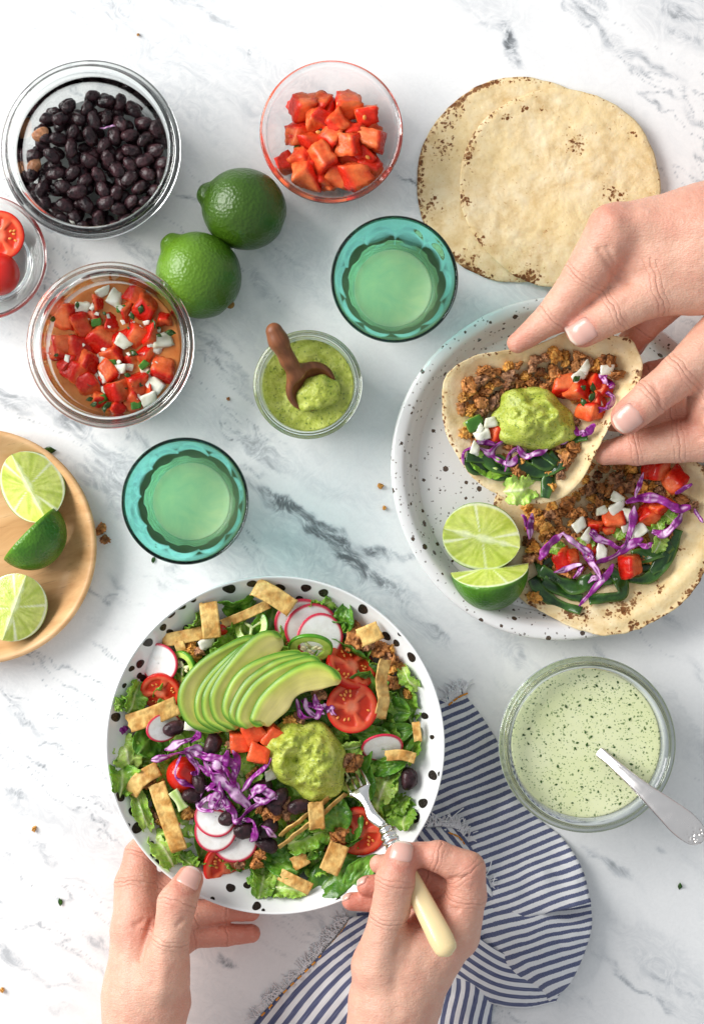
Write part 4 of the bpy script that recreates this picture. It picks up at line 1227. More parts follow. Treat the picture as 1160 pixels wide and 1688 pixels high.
tortilla('corn_tortilla', 921, 312, 164, lambda X, Y, R: 8.5 + 6.0 * R ** 6 + 1.5 * np.sin(X * 0.02), 'toasted corn tortilla lying on top in the stacked pair', 2.9,
         [(950, 240, 18, .62), (767, 258, 13, .75), (772, 245, 12, .7), (862, 178, 10, .6), (895, 180, 7, .55), (833, 195, 8, .55), (1012, 320, 17, .6), (785, 400, 16, .7), (870, 462, 22, .7), (845, 460, 16, .62), (762, 330, 14, .6), (1043, 222, 8, .5)],
         0.50, group='plain corn tortillas', char_dirs=lambda T: np.where(np.cos(T - 3.4) > 0.0, 1.0, 0.42))

# ------------------------------------------------------------------ lower taco, open on the plate
t2c = (1000, 893)
def poly_outline(pts, c, zc, zmid=0.0, power=2.0):
    """closed outline of photo pixels with heights -> polar map about c"""
    Q = np.array([np.append(P(x, y, z)[:2], z) for x, y, z in pts])
    C0 = P(c[0], c[1], zc)
    # densify with a closed Catmull-Rom
    q = np.vstack([Q[-1:], Q, Q[:2]]); out = []
    for i in range(1, len(q) - 2):
        t = np.linspace(0, 1, 12, endpoint=False)[:, None]
        a, b_, c_, d = q[i - 1], q[i], q[i + 1], q[i + 2]
        out.append(0.5 * (2 * b_ + (c_ - a) * t + (2 * a - 5 * b_ + 4 * c_ - d) * t ** 2 + (3 * b_ - a - 3 * c_ + d) * t ** 3))
    out = np.vstack(out)
    ang = np.arctan2(out[:, 1] - C0[1], out[:, 0] - C0[0]); rad = np.hypot(out[:, 0] - C0[0], out[:, 1] - C0[1])
    o = np.argsort(ang); ang, rad, zz = ang[o], rad[o], out[o, 2]
    ang = np.concatenate([ang - 2 * math.pi, ang, ang + 2 * math.pi]); rad = np.tile(rad, 3); zz = np.tile(zz, 3)
    def fn(T, R):
        tt = (T + math.pi) % (2 * math.pi) - math.pi
        r = np.interp(tt, ang, rad); z1 = np.interp(tt, ang, zz)
        return C0[0] + r * R * np.cos(T), C0[1] + r * R * np.sin(T), zc + (z1 - zc) * R ** power
    def zat(px, py):
        """height of the bread under a photo pixel"""
        x, y, _ = P(px, py, zc); dx, dy = x - C0[0], y - C0[1]
        a = math.atan2(dy, dx); r = float(np.interp(a, ang, rad)); R = min(1.0, math.hypot(dx, dy) / r)
        return zc + (float(np.interp(a, ang, zz)) - zc) * R ** power
    return fn, zat
o2, z2 = poly_outline([(812, 832, 24), (822, 900, 20), (850, 978, 20), (882, 1003, 22), (930, 1028, 40), (985, 1046, 58), (1040, 1041, 58), (1100, 1012, 56), (1150, 962, 56), (1178, 890, 54), (1178, 810, 54), (1150, 762, 52), (1080, 735, 36), (1000, 725, 26), (900, 745, 22), (840, 785, 22)], t2c, 21, power=2.5)
tac2 = tortilla('taco_tortilla', 1000, 893, 170, None, 'open charred tortilla on the plate carrying the lower taco', 4.1,
                [(1022, 1000, 16, .85), (1040, 993, 9, .8), (1085, 970, 10, .62), (1050, 975, 9, .6), (960, 1010, 18, .6), (880, 990, 20, .65), (935, 1012, 14, .7), (1120, 905, 8, .6), (1040, 1030, 14, .6), (830, 800, 12, .7), (1000, 1010, 10, .6)], 0.62, outline=o2, onplate=True)

# ------------------------------------------------------------------ upper taco, lifted by two hands
t1c = (888, 692)
o1, z1 = poly_outline([(728, 660, 118), (733, 625, 126), (752, 602, 134), (790, 584, 140), (830, 578, 142), (880, 570, 142), (915, 555, 142), (945, 542, 140), (985, 550, 142), (1030, 556, 146), (1052, 580, 148), (1057, 612, 146), (1046, 645, 148),
                       (1022, 680, 150), (1000, 710, 142), (982, 745, 130), (962, 785, 116), (935, 815, 108), (900, 829, 104), (862, 829, 102), (815, 812, 102), (772, 780, 104), (742, 732, 108), (730, 695, 112)], t1c, 92, power=3.0)
tac1 = tortilla('taco_tortilla', 888, 692, 160, None, 'pale tortilla of the filled taco lifted by two hands', 6.7,
                [(1050, 620, 12, .85), (1045, 640, 10, .7), (990, 700, 8, .6), (975, 755, 12, .55), (950, 560, 10, .5)], 0.40, outline=o1, thick=4.6)

# fillings
def in_poly(x, y, poly):
    c = False; n = len(poly)
    for i in range(n):
        x1, y1 = poly[i]; x2, y2 = poly[(i + 1) % n]
        if (y1 > y) != (y2 > y) and x < (x2 - x1) * (y - y1) / (y2 - y1) + x1: c = not c
    return c
def scatter_poly(poly, dmin, tries=3000, cap=999):
    xs, ys = [p[0] for p in poly], [p[1] for p in poly]; pts = []
    for _ in range(tries):
        if len(pts) >= cap: break
        x, y = rng.uniform(min(xs), max(xs)), rng.uniform(min(ys), max(ys))
        if in_poly(x, y, poly) and all((x - a) ** 2 + (y - b_) ** 2 > dmin * dmin for a, b_ in pts): pts.append((x, y))
    return pts
def A(cx, cy): return 720 + cx / 3.314, 540 + cy / 3.314
def B(cx, cy): return 840 + cx / 3.625, 740 + cy / 3.625

def fill_crumbs(polys, zf, label, group, conv, d=(12.8,), s=(0.65, 1.25)):
    for poly in polys:
        pp_ = [conv(*q) for q in poly]
        for layer, dm in enumerate(d):
            for (x, y) in scatter_poly(pp_, dm):
                put('crumble', pick(CRUMBS), x, y, zf(x, y) + 11 + layer * 9 + rng.uniform(-3, 6), rrot(), rng.uniform(*s), label, 'crumble', group)
l1, g1 = 'browned seasoned crumble piece in the lifted taco', 'crumble pieces in the lifted taco'
fill_crumbs([[(110, 350), (230, 240), (340, 205), (450, 200), (560, 150), (650, 140), (800, 150), (840, 230), (700, 300), (600, 350), (450, 350), (350, 400), (290, 470), (240, 490), (130, 430)]], z1, l1, g1, A)
for (x, y, s) in ((925, 175, 1.2), (950, 200, 1.1), (975, 255, 1.1), (865, 210, 1.2), (160, 570, 1.5), (690, 680, 1.1), (710, 720, 1.1), (700, 760, .9), (680, 805, .8), (630, 870, .7), (425, 780, 1.3), (450, 800, .9), (755, 660, .9), (725, 655, .8)):
    x, y = A(x, y); put('crumble', pick(CRUMBS), x, y, z1(x, y) + 12, rrot(), s, l1, 'crumble', g1)
zA = lambda x, y: z1(x, y)
for (px_, w_, d_) in (([(150, 712), (210, 760), (300, 790), (400, 800)], 20, 10), ([(160, 700), (240, 715), (340, 720), (380, 790)], 16, 14), ([(430, 715), (500, 775), (600, 790), (690, 745)], 17, 16), ([(555, 655), (590, 700), (650, 745)], 16, 22),
                 ([(625, 780), (605, 850), (588, 930)], 17, 12), ([(480, 690), (540, 720), (580, 760)], 22, 10), ([(640, 600), (690, 590), (740, 560)], 20, 14), ([(430, 760), (520, 800), (600, 800)], 22, 6), ([(720, 620), (770, 610), (820, 600)], 14, 12), ([(600, 650), (640, 690), (680, 700)], 22, 8)):
    strand([A(*q) for q in px_], 0, w_, 3.5, 'dark green roasted pepper strip in the lifted taco', 'pepper strips in the lifted taco', name='pepper_strip', cat='pepper strip', mat=M_PEPPER, colf=pob_col, zf=lambda x, y, d_=d_: z1(x, y) + d_, hump=2.5, twist=0.5, taper=False)
fill_crumbs([[(280, 480), (420, 560), (560, 600), (720, 560), (860, 440), (900, 330), (800, 250), (690, 320), (760, 440), (740, 520), (640, 620), (720, 680), (700, 780), (560, 800), (420, 790), (330, 690), (240, 640), (170, 660), (150, 600)]], lambda x, y: z1(x, y) - 6, l1, g1, A, (19,), (0.8, 1.3))
for (q, w_, d_) in (([(440, 640), (480, 700), (540, 690), (600, 660)], 9, 24), ([(300, 690), (340, 730), (400, 740), (440, 700)], 9, 22), ([(840, 480), (880, 450), (930, 440)], 8, 22), ([(200, 640), (250, 620), (330, 650)], 8, 20)):
    strand([A(*p) for p in q], 0, w_, 2.6, 'purple cabbage shred in the lifted taco', 'cabbage shreds in the lifted taco', zf=lambda x, y, d_=d_: z1(x, y) + d_, hump=2.5, twist=1.0)
for (q, w_, d_) in (([(240, 700), (330, 760), (420, 760), (470, 720)], 20, 14), ([(520, 720), (590, 740), (650, 700)], 20, 20)):
    strand([A(*p) for p in q], 0, w_, 3.5, 'dark green roasted pepper strip in the lifted taco', 'pepper strips in the lifted taco', name='pepper_strip', cat='pepper strip', mat=M_PEPPER, colf=pob_col, zf=lambda x, y, d_=d_: z1(x, y) + d_, hump=2.5, twist=0.5, taper=False)
put('lettuce_piece', BUT[0], *A(460, 885), z1(*A(460, 885)) + 14, (0.1, 0.1, 0.15), (0.80, 1.0, 1), 'bright green lettuce piece at the lower edge of the lifted taco', 'lettuce')
put('lettuce_piece', ROM[3], *A(270, 750), z1(*A(270, 750)) + 13, (0.1, 0.1, -0.4), (0.9, 0.6, 1), 'bright green lettuce under the pepper of the lifted taco', 'lettuce')
dollop('guacamole_dollop', 878, 692, 74, 46, z1(877, 691) + 16, 34, -0.12, 4.4, 'green guacamole dollop on top of the lifted taco', 0.55)
for i, (x, y, s, d_) in enumerate(((700, 320, 1.0, 17), (775, 350, 1.1, 22), (870, 300, .95, 18), (880, 400, .95, 15), (830, 450, 1.05, 22), (330, 580, .9, 14), (820, 400, .7, 18), (740, 290, .7, 14), (910, 350, .6, 16))):
    x, y = A(x, y); put('tomato_dice', TOMS[i % 8], x, y, z1(x, y) + d_, rrot(1.2), s, 'red tomato chunk in the lifted taco', 'tomato chunk', 'tomato chunks in the lifted taco')
for i, (x, y, s, a) in enumerate(((785, 260, 1.15, .4), (810, 215, .8, 1), (925, 225, .9, .2), (285, 515, .9, .1), (255, 585, 1.0, .5), (240, 550, .6, .9), (205, 660, .8, 1.3), (880, 410, .5, 2))):
    x, y = A(x, y); put('onion_dice', ONIS[i % 5], x, y, z1(x, y) + 26, (rng.uniform(-.3, .3), .1, a), s, 'white onion piece in the lifted taco', 'onion piece', 'onion pieces in the lifted taco')
for (q, w_, d_) in (([(150, 750), (140, 690), (185, 655), (215, 620)], 6, 16), ([(235, 655), (290, 690), (330, 640), (400, 615)], 9, 20), ([(370, 790), (385, 720), (420, 670), (460, 670)], 8, 22), ([(930, 250), (900, 290), (960, 310), (920, 340)], 9, 20), ([(915, 345), (960, 380), (945, 420), (925, 450)], 13, 18),
                   ([(720, 590), (745, 550), (770, 580), (800, 560)], 12, 22), ([(790, 590), (830, 560), (865, 530)], 13, 22), ([(640, 625), (690, 630), (730, 590)], 7, 22), ([(880, 260), (915, 285), (930, 320)], 7, 22)):
    strand([A(*p) for p in q], 0, w_, 2.6, 'purple cabbage shred in the lifted taco', 'cabbage shreds in the lifted taco', zf=lambda x, y, d_=d_: z1(x, y) + d_, hump=2.5, twist=1.0)
put('pepper_dice', PEPS[0], *A(195, 520), z1(*A(195, 520)) + 16, (.2, .2, .6), 1.5, 'green pepper cube on the lifted taco beside the guacamole', 'pepper piece')
for (x, y) in ((850, 330), (800, 410), (845, 380), (790, 335), (500, 590), (760, 280)):
    x, y = A(x, y); put('herb_fleck', pick(HERB), x, y, z1(x, y) + 40, rrot(.4), 1.2, 'cilantro fleck on the tomato of the lifted taco', 'herb', 'cilantro flecks on the lifted taco')

l2, g2 = 'browned seasoned crumble piece in the lower taco', 'crumble pieces in the lower taco'
fill_crumbs([[(300, 480), (560, 420), (760, 330), (980, 320), (1010, 420), (900, 620), (700, 700), (500, 760), (250, 720), (180, 680)]], lambda x, y: z2(x, y) - 6, l2, g2, B, (22,), (0.8, 1.3))
fill_crumbs([[(90, 350), (350, 330), (430, 240), (440, 80), (860, 80), (1010, 200), (960, 310), (720, 300), (560, 400), (450, 460), (330, 460), (260, 580), (190, 680), (90, 660), (60, 500), (160, 400)]], z2, l2, g2, B, (13.5,))
for (x, y, s) in ((1030, 310, 1.3), (1090, 340, .8), (350, 740, 1), (145, 890, 1.4), (830, 660, 1.0)):
    x, y = B(x, y); put('crumble', pick(CRUMBS), x, y, z2(x, y) + 11, rrot(), s, l2, 'crumble', g2)
for (q, w_, d_) in (([(135, 770), (190, 860), (290, 925), (425, 968)], 17, 9), ([(180, 725), (290, 785), (400, 825), (500, 760)], 22, 16), ([(190, 790), (300, 850), (430, 895)], 20, 10), ([(470, 900), (570, 890), (670, 870), (655, 780), (600, 735)], 20, 14), ([(690, 775), (800, 780), (900, 720), (960, 610), (1000, 480)], 17, 12), ([(730, 650), (870, 615), (960, 560)], 22, 16),
                   ([(150, 700), (220, 680), (290, 700)], 24, 10), ([(480, 830), (540, 780), (620, 760)], 22, 8), ([(700, 700), (800, 690), (900, 660)], 26, 9), ([(840, 740), (900, 680), (940, 620)], 18, 18)):
    strand([B(*p) for p in q], 0, w_, 3.8, 'dark green roasted pepper strip in the lower taco', 'pepper strips in the lower taco', name='pepper_strip', cat='pepper strip', mat=M_PEPPER, colf=pob_col, zf=lambda x, y, d_=d_: z2(x, y) + d_, hump=3, twist=0.7, taper=False)
for i, (x, y, s) in enumerate(((870, 120, 1.1), (985, 185, 1.2), (510, 460, .95), (630, 430, 1.15), (820, 390, 1.15), (900, 360, 1.1), (300, 655, 1.0), (370, 660, .9), (700, 700, 1.15), (490, 620, .9), (580, 470, .8), (760, 420, .8), (860, 330, .8), (940, 330, .8))):
    x, y = B(x, y); put('tomato_dice', TOMS[(i * 3) % 8], x, y, z2(x, y) + 26, rrot(1.2), s * .88, 'red tomato chunk in the lower taco', 'tomato chunk', 'tomato chunks in the lower taco')
for i, (x, y, s, a) in enumerate(((645, 350, 1.2, .3), (705, 390, .9, 2), (410, 450, 1.0, .8), (540, 365, .8, .2), (765, 490, 1.4, .9), (550, 610, 1.2, 1.2), (460, 515, .9, 1), (690, 465, .7, .6), (640, 300, .9, 2.5))):
    x, y = B(x, y); put('onion_dice', ONIS[i % 5], x, y, z2(x, y) + 34, (rng.uniform(-.3, .3), .1, a), s, 'white onion piece in the lower taco', 'onion piece', 'onion pieces in the lower taco')
for i, (x, y) in enumerate(((660, 490), (880, 440), (940, 400), (840, 450), (450, 570), (270, 590))):
    x, y = B(x, y); put('lettuce_piece', ROM[i % 6], x, y, z2(x, y) + 28, rrot(.5), 0.42, 'small green herb leaf in the lower taco', 'herb', 'herb leaves in the lower taco')
put('lettuce_piece', BUT[2], *B(890, 560), z2(*B(890, 560)) + 34, (.3, .2, 1.2), .55, 'bright green lettuce piece in the lower taco', 'lettuce')
for (q, w_) in (([(690, 325), (790, 290), (900, 305), (1000, 355), (1080, 350)], 13), ([(800, 140), (765, 230), (750, 290)], 6), ([(850, 490), (920, 510), (1000, 430), (1030, 380)], 13), ([(175, 665), (220, 590), (320, 500)], 11), ([(310, 500), (400, 570), (470, 640), (500, 700), (545, 780)], 14),
                ([(470, 500), (530, 540), (600, 560), (660, 595), (720, 500), (740, 340)], 10), ([(500, 690), (600, 650), (700, 590), (790, 530)], 10), ([(265, 740), (350, 710), (430, 690)], 10), ([(415, 935), (500, 840), (570, 760), (620, 690)], 9), ([(70, 395), (95, 430), (100, 480)], 8), ([(130, 385), (125, 450), (115, 540)], 10),
                ([(1085, 205), (1040, 240), (985, 262)], 9), ([(1100, 360), (1125, 400), (1155, 445)], 5), ([(400, 560), (440, 600), (500, 650)], 10), ([(380, 770), (410, 740), (440, 700)], 6), ([(470, 800), (500, 770), (540, 770)], 8), ([(760, 570), (820, 580), (860, 570)], 8), ([(480, 520), (500, 495), (530, 540)], 9)):
    strand([B(*p) for p in q], 0, w_, 2.8, 'purple cabbage shred on the lower taco', 'cabbage shreds on the lower taco', zf=lambda x, y: z2(x, y) + 44, hump=4, twist=1.0)
# two lime wedges on the plate
g = 'lime wedges on the speckled plate'
lime_wedge(0, 793, 887, 73, math.radians(4), math.radians(-14), 'lime wedge on the speckled plate with its pale cut face up', g, 1.04)
lime_wedge(1, 806, 936, 44, math.radians(-110), math.radians(7), 'lime wedge on the speckled plate showing its green rind', g, 0.98)
# ------------------------------------------------------------------ salad bowl
BH = 118.0
bc = P(453.5, 1228.5, BH); BR = 279.5 * F(BH)
inner = smooth_prof([(0.02, 12), (BR * 0.25, 12.5), (BR * 0.42, 15), (BR * 0.58, 28), (BR * 0.75, 54), (BR * 0.88, 83), (BR * 0.955, 106), (BR * 0.985, 116.5)], 8)
outer = smooth_prof([(BR * 0.05, 4), (BR * 0.38, 4), (BR * 0.40, 0), (BR * 0.435, 0), (BR * 0.455, 6), (BR * 0.62, 22), (BR * 0.79, 48), (BR * 0.92, 80), (BR * 0.985, 105), (BR, 116)], 8)
prof = np.vstack([[(0, 4)], outer, [(BR * 0.9985, 118), (BR * 0.993, 119)], inner[::-1], [(0, 12)]])
V, f = lathe(prof, 160)
b = NB('white_enamel')
v = b.coord('Object')
M_ENAM = b.set(color=(0.82, 0.83, 0.82), rough=0.16, spec=0.5, coat=0.4, coatr=0.05, normal=b.bump(b.noise(v, 60, 3), 0.05, 0.0008))
bowl = mk('salad_bowl', place(V, bc), f, M_ENAM, loc=np.array([bc[0], bc[1], 0]))
tag(bowl, 'white bowl with black painted dots full of taco salad', 'bowl')
def bowl_r(z): return float(np.interp(z, inner[:, 1], inner[:, 0]))
def bowl_hit(px, py):
    """point of the inner wall seen at a photo pixel"""
    lo, hi = 12.0, 119.0
    for _ in range(40):
        m = (lo + hi) / 2; p = P(px, py, m)
        if math.hypot(p[0] - bc[0], p[1] - bc[1]) < bowl_r(m): hi = m
        else: lo = m
    return P(px, py, (lo + hi) / 2)
M_DOT = food_mat('black_glaze', (0.022, 0.017, 0.014), rough=0.25, vary=0.2, bump=0.0)
def dot(px, py, r, k):
    p = bowl_hit(px, py); a0 = math.atan2(p[1] - bc[1], p[0] - bc[0]); z0 = p[2]
    rr = bowl_r(z0)
    e = 1.0
    slope = np.array([bowl_r(z0 + e) - bowl_r(z0 - e), 2 * e]); sl = slope / np.linalg.norm(slope)
    nth = 20
    pts = []
    for i in range(nth):
        t = 2 * math.pi * i / nth
        q = r * (1 + 0.10 * math.sin(2 * t + k) + 0.06 * math.sin(3 * t + 2 * k))
        du, dv = q * math.cos(t), q * math.sin(t) * 1.25
        zz = min(116.0, z0 + dv * sl[1]); aa = a0 + du / rr
        rad_ = bowl_r(zz) - 0.35 * abs(sl[1]) - 0.1
        pts.append((bc[0] + rad_ * math.cos(aa), bc[1] + rad_ * math.sin(aa), zz + 0.35))
    pts = np.array(pts); c = pts.mean(0)
    low = pts + (pts - c) * 0.0 - np.array([0, 0, 0.6])
    V = np.vstack([pts, low]); F_ = [tuple(range(nth))]
    F_ += [(i, (i + 1) % nth, nth + (i + 1) % nth, nth + i)[::-1] for i in range(nth)]
    mk('painted_dot', V, F_, M_DOT, parent=bowl, smooth=False)
for k, (x, y, r) in enumerate(((378, 970, 10), (416, 962, 8), (460, 969, 9), (504, 969, 8), (533, 977, 8), (494, 991, 9), (315, 984, 6), (299, 1000, 7), (279, 1009, 7), (269, 1034, 6), (307, 1036, 6), (280, 1042, 6), (244, 1059, 8), (217, 1102, 5), (231, 1094, 7), (230, 1114, 5), (236, 1118, 6), (191, 1182, 8),
                           (598, 1004, 9), (653, 1060, 6), (678, 1083, 8), (636, 1048, 8), (660, 1045, 5), (713, 1278, 8), (728, 1277, 5), (697, 1324, 8), (684, 1348, 9), (198, 1313, 8), (219, 1338, 7), (211, 1361, 4), (226, 1365, 9), (250, 1412, 4), (257, 1426, 7), (380, 1464, 7), (408, 1459, 6), (423, 1494, 7), (350, 1483, 4), (434, 1501, 3),
                           (250, 1392, 5), (205, 1130, 4), (560, 1490, 5), (640, 1450, 6), (700, 1180, 6), (712, 1215, 4), (476, 985, 5))):
    dot(x, y, r, k)

def mound(px, py):
    """height of the salad under a photo pixel"""
    r = math.hypot(px - 453.5, py - 1228.5) / 279.5
    return 66 + 42 * max(0.0, 1 - (r / 0.85) ** 2)
def wall_z(px, py, extra=0.0):
    d = math.hypot(px - 453.5, py - 1228.5) + 1e-6; k = min((d + extra) / d, 277.0 / d)
    return bowl_hit(453.5 + (px - 453.5) * k, 1228.5 + (py - 1228.5) * k)[2]
def lean(px, py, rot):
    dx, dy = px - 453.5, 1228.5 - py; d = math.hypot(dx, dy) + 1e-6
    k = float(sstep(140, 225, d)) * 0.68
    return (Matrix.Rotation(-k, 3, Vector((-dy / d, dx / d, 0))) @ Euler(rot).to_matrix()).to_euler()
def lean_z(px, py, lift):
    d = math.hypot(px - 453.5, py - 1228.5)
    return max(mound(px, py) + lift, wall_z(px, py, 0) + (10 if d > 150 else 4))
# leaves packed underneath
def bed_label(px, py):
    return ('green lettuce piece packed in the upper half of the salad bowl', 'lettuce in the upper half of the salad') if py < 1228 else ('green lettuce piece packed in the lower half of the salad bowl', 'lettuce in the lower half of the salad')
for (x, y) in heap_points(453.5, 1235, 206, 206, 118, 27):
    l, g = bed_label(x, y)
    me = pick(ROM if rng.random() < 0.6 else SPI)
    put('lettuce_piece', me, x, y, lean_z(x, y, -10 + rng.uniform(-6, 6)), lean(x, y, (rng.uniform(-.35, .35), rng.uniform(-.35, .35), rng.uniform(0, 6.28))), rng.uniform(0.8, 1.15), l, 'lettuce', g)
for (x, y) in heap_points(453.5, 1232, 190, 190, 26, 44):
    put('crumble', pick(CRUMBS), x, y, mound(x, y) - 6 + rng.uniform(-4, 4), rrot(), rng.uniform(.8, 1.25), 'browned crumble piece scattered through the salad', 'crumble', 'crumble pieces in the salad')
# leaves seen at their places: (x, y, mesh, yaw deg, scale xyz, lift, pitch, roll, label)
leafs = [(392, 997, SPI[0], 12, (.75, .8, 1), -6, 0, .2, 'smooth green leaf under the top tortilla strips'), (322, 1027, ROM[1], 40, (.5, .6, 1), -14, .3, 0, 'dark green leaf tip left of the upright tortilla strip'),
         (528, 998, ROM[2], 20, (.6, .7, 1), -6, .2, .3, 'curled green leaf behind the upper radish slices'), (569, 1016, SPI[1], 80, (.55, .7, 1), 2, .4, 0, 'pointed spinach leaf standing by the upper rim'),
         (222, 1150, ROM[0], 60, (.75, .75, 1), -8, .2, -.2, 'frilly green leaf beside the tomato at the left rim'), (200, 1160, ROM[4], 10, (.35, .4, 1), -10, .2, 0, 'tiny frilly leaf tip touching the left rim'),
         (208, 1240, BUT[0], 100, (.85, 1, 1), 0, .2, -.3, 'pale crinkled lettuce piece at the far left of the salad'), (202, 1282, ROM[5], 80, (.75, .9, 1), -4, .1, -.3, 'bright green lettuce piece below the pale one at the left'),
         (245, 1242, ROM[3], 30, (.75, .8, 1), 2, 0, 0, 'dressed lettuce piece left of the purple cabbage'), (233, 1335, BUT[1], 108, (1.15, .6, 1), 0, 0, -.4, 'long pale lettuce leaf along the lower left rim'),
         (270, 1400, BUT[2], 120, (1.0, .9, 1), -6, .1, -.2, 'folded pale lettuce piece near the lower left rim'), (305, 1417, ROM[0], 130, (.6, .55, 1), -8, 0, 0, 'small green leaf under the lower radish slices'),
         (432, 1457, ROM[1], 80, (.65, .75, 1), -4, 0, .2, 'ribbed green lettuce piece near the bottom rim'), (462, 1424, SPI[2], 150, (.75, .9, 1), 2, .1, .1, 'crinkled dark lettuce above the bottom tortilla strip'),
         (470, 1464, BUT[3], -10, (1.05, .7, 1), -4, 0, .2, 'pale rounded lettuce leaf at the bottom rim'), (556, 1442, SPI[3], 38, (1.25, 1.25, 1), 4, 0, .1, 'large smooth spinach leaf at the lower right'),
         (596, 1438, SPI[0], 50, (.85, .8, 1), -3, 0, .3, 'dark spinach leaf behind the large one at lower right'), (505, 1380, ROM[2], 20, (.95, .9, 1), 4, .1, 0, 'green lettuce piece under the thin tortilla strips'),
         (553, 1338, SPI[1], 100, (.7, .85, 1), 6, 0, .2, 'dark leaf beside the guacamole and lower tomato'), (520, 1394, SPI[2], 60, (.6, .6, 1), 2, .2, 0, 'dark folded leaf right of the thin tortilla strips'),
         (634, 1294, BUT[0], 70, (.85, .95, 1), 6, .2, .2, 'cupped green lettuce right of the fork'), (648, 1328, ROM[4], 40, (.95, .95, 1), 4, .2, -.2, 'ruffled lettuce between fork and right rim'),
         (666, 1345, ROM[0], 100, (.7, .8, 1), -2, .2, .2, 'dressed ruffled lettuce at the right rim'), (664, 1155, ROM[5], 110, (1.0, 1.05, 1), 4, .1, .3, 'glossy dressed lettuce at the right of the bowl'),
         (674, 1118, BUT[1], 130, (.75, .55, 1), -4, 0, .2, 'pale lettuce rib near the upper right rim'), (650, 1210, SPI[3], 20, (.75, .8, 1), 0, 0, 0, 'flat green leaf right of the seeded tomato'),
         (612, 1212, SPI[2], 160, (.75, .7, 1), 4, 0, 0, 'dark leaf under the tilted radish slice'), (678, 1235, ROM[3], 80, (.7, .7, 1), -4, .2, .2, 'green leaf edge close to the right rim'),
         (577, 1234, BUT[3], 10, (.75, .5, 1), 10, .2, .2, 'white and green lettuce rib beside the guacamole'), (640, 1262, SPI[1], 10, (.7, .5, 1), 4, 0, .3, 'narrow green leaf below the tilted radish')]
for (x, y, me, yaw, sc, lift, pi_, ro, lab) in leafs:
    o = put('lettuce_piece', me, x, y, lean_z(x, y, lift), lean(x, y, (ro, pi_, math.radians(yaw))), sc, lab, 'lettuce')
# tortilla strips
st = 'fried tortilla strips in the salad'
chip_strip([(269, 1056), (305, 1049), (342, 1041)], 21, 92, 'tortilla strip lying flat at the upper left of the salad', st, 4)
chip_strip([(366, 1029), (405, 1013), (444, 995)], 15, 92, 'narrow tortilla strip behind the upper jalapeno slice', st, 3)
chip_strip([(343, 993), (347, 1020), (350, 1052)], 29, 108, 'short tortilla strip crossing the one at upper left', st, 5)
chip_strip([(420, 966), (448, 980), (482, 1003)], 30, 112, 'tortilla strip resting on the top rim of the bowl', st, 6)
chip_strip([(294, 1056), (302, 1078)], 16, 96, 'tiny tortilla strip corner above the left jalapeno slice', st, 2)
chip_strip([(212, 1193), (250, 1180), (292, 1163)], 30, 104, 'tortilla strip below the left tomato half', st, 5)
chip_strip([(592, 1052), (626, 1038)], 30, 108, 'short square tortilla strip at the upper right rim', st, 4)
chip_strip([(635, 1088), (628, 1120), (632, 1152), (626, 1184)], 21, 112, 'upright curled tortilla strip right of the tomatoes', st, 8, edge=0.5)
chip_strip([(685, 1190), (689, 1222)], 13, 96, 'tiny tortilla strip by the right rim', st, 3)
chip_strip([(216, 1308), (232, 1284), (262, 1266)], 25, 104, 'curled tortilla strip left of the purple cabbage', st, 9, edge=0.3)
chip_strip([(258, 1292), (275, 1340), (296, 1402)], 27, 110, 'long tortilla strip leaning down to the lower radishes', st, 6)
chip_strip([(520, 1322), (523, 1366)], 25, 124, 'tortilla strip sticking down from the guacamole', st, 4)
chip_strip([(564, 1297), (515, 1336), (461, 1378)], 12, 112, 'thin tortilla strip on edge below the guacamole, upper one', st, 5, edge=1.0)
chip_strip([(571, 1308), (520, 1350), (460, 1396)], 12, 112, 'thin tortilla strip on edge below the guacamole, lower one', st, 5, edge=1.0)
chip_strip([(560, 1392), (541, 1438)], 32, 106, 'dressed tortilla strip above the large spinach leaf', st, 4)
chip_strip([(462, 1441), (487, 1453), (512, 1466)], 20, 100, 'tortilla strip near the bottom of the salad', st, 4)
chip_strip([(483, 1425), (506, 1412)], 22, 100, 'small broken tortilla strip above the bottom one', st, 3)
chip_strip([(636, 1246), (662, 1244), (684, 1250)], 17, 108, 'tortilla strip under the tilted radish slice', st, 3)

# round slices
def slice_mesh(name, r, th, mat, colf, hole=None, n=56, nr_=14):
    t = np.arange(n) * 2 * math.pi / n
    rho = np.linspace(1, 0.03, nr_) if hole is None else np.linspace(1, hole, nr_)
    T, R = np.meshgrid(t, rho, indexing='ij')
    rr = r * R * (1 + 0.02 * np.sin(2 * T + r) + 0.015 * np.sin(3 * T))
    z = th / 2 * np.ones_like(R) - 0.5 * (R > 0.985)
    top = np.stack([rr * np.cos(T), rr * np.sin(T), z], -1); bt = top * np.array([1, 1, -1])
    C = colf(T, R)
    prof = np.concatenate([bt[:, ::-1], top], axis=1)
    Cc = np.concatenate([C[:, ::-1], C], axis=1)
    if hole is not None:
        prof = np.concatenate([prof, prof[:, :1]], axis=1); Cc = np.concatenate([Cc, Cc[:, :1]], axis=1)
    return mesh_data(name, prof.reshape(-1, 3), grid_faces(n, prof.shape[1], True), mat, cols=Cc.reshape(-1, 3))
def rad_col(T, R):
    n = fbm(np.stack([np.cos(T) * 2, np.sin(T) * 2, R * 4], -1), 2)
    C = lerp((0.80, 0.77, 0.72), (0.88, 0.86, 0.83), np.clip(n + 0.5, 0, 1))
    C = lerp(C, (0.80, 0.45, 0.46), sstep(0.82, 0.92, R) * 0.6)
    return lerp(C, (0.58, 0.014, 0.055), sstep(0.90, 0.93, R))
RADS = [slice_mesh('radish_slice', 1.0 * 40, 3.0, M_RAD, rad_col)]
rg_ = 'radish slices in the salad'
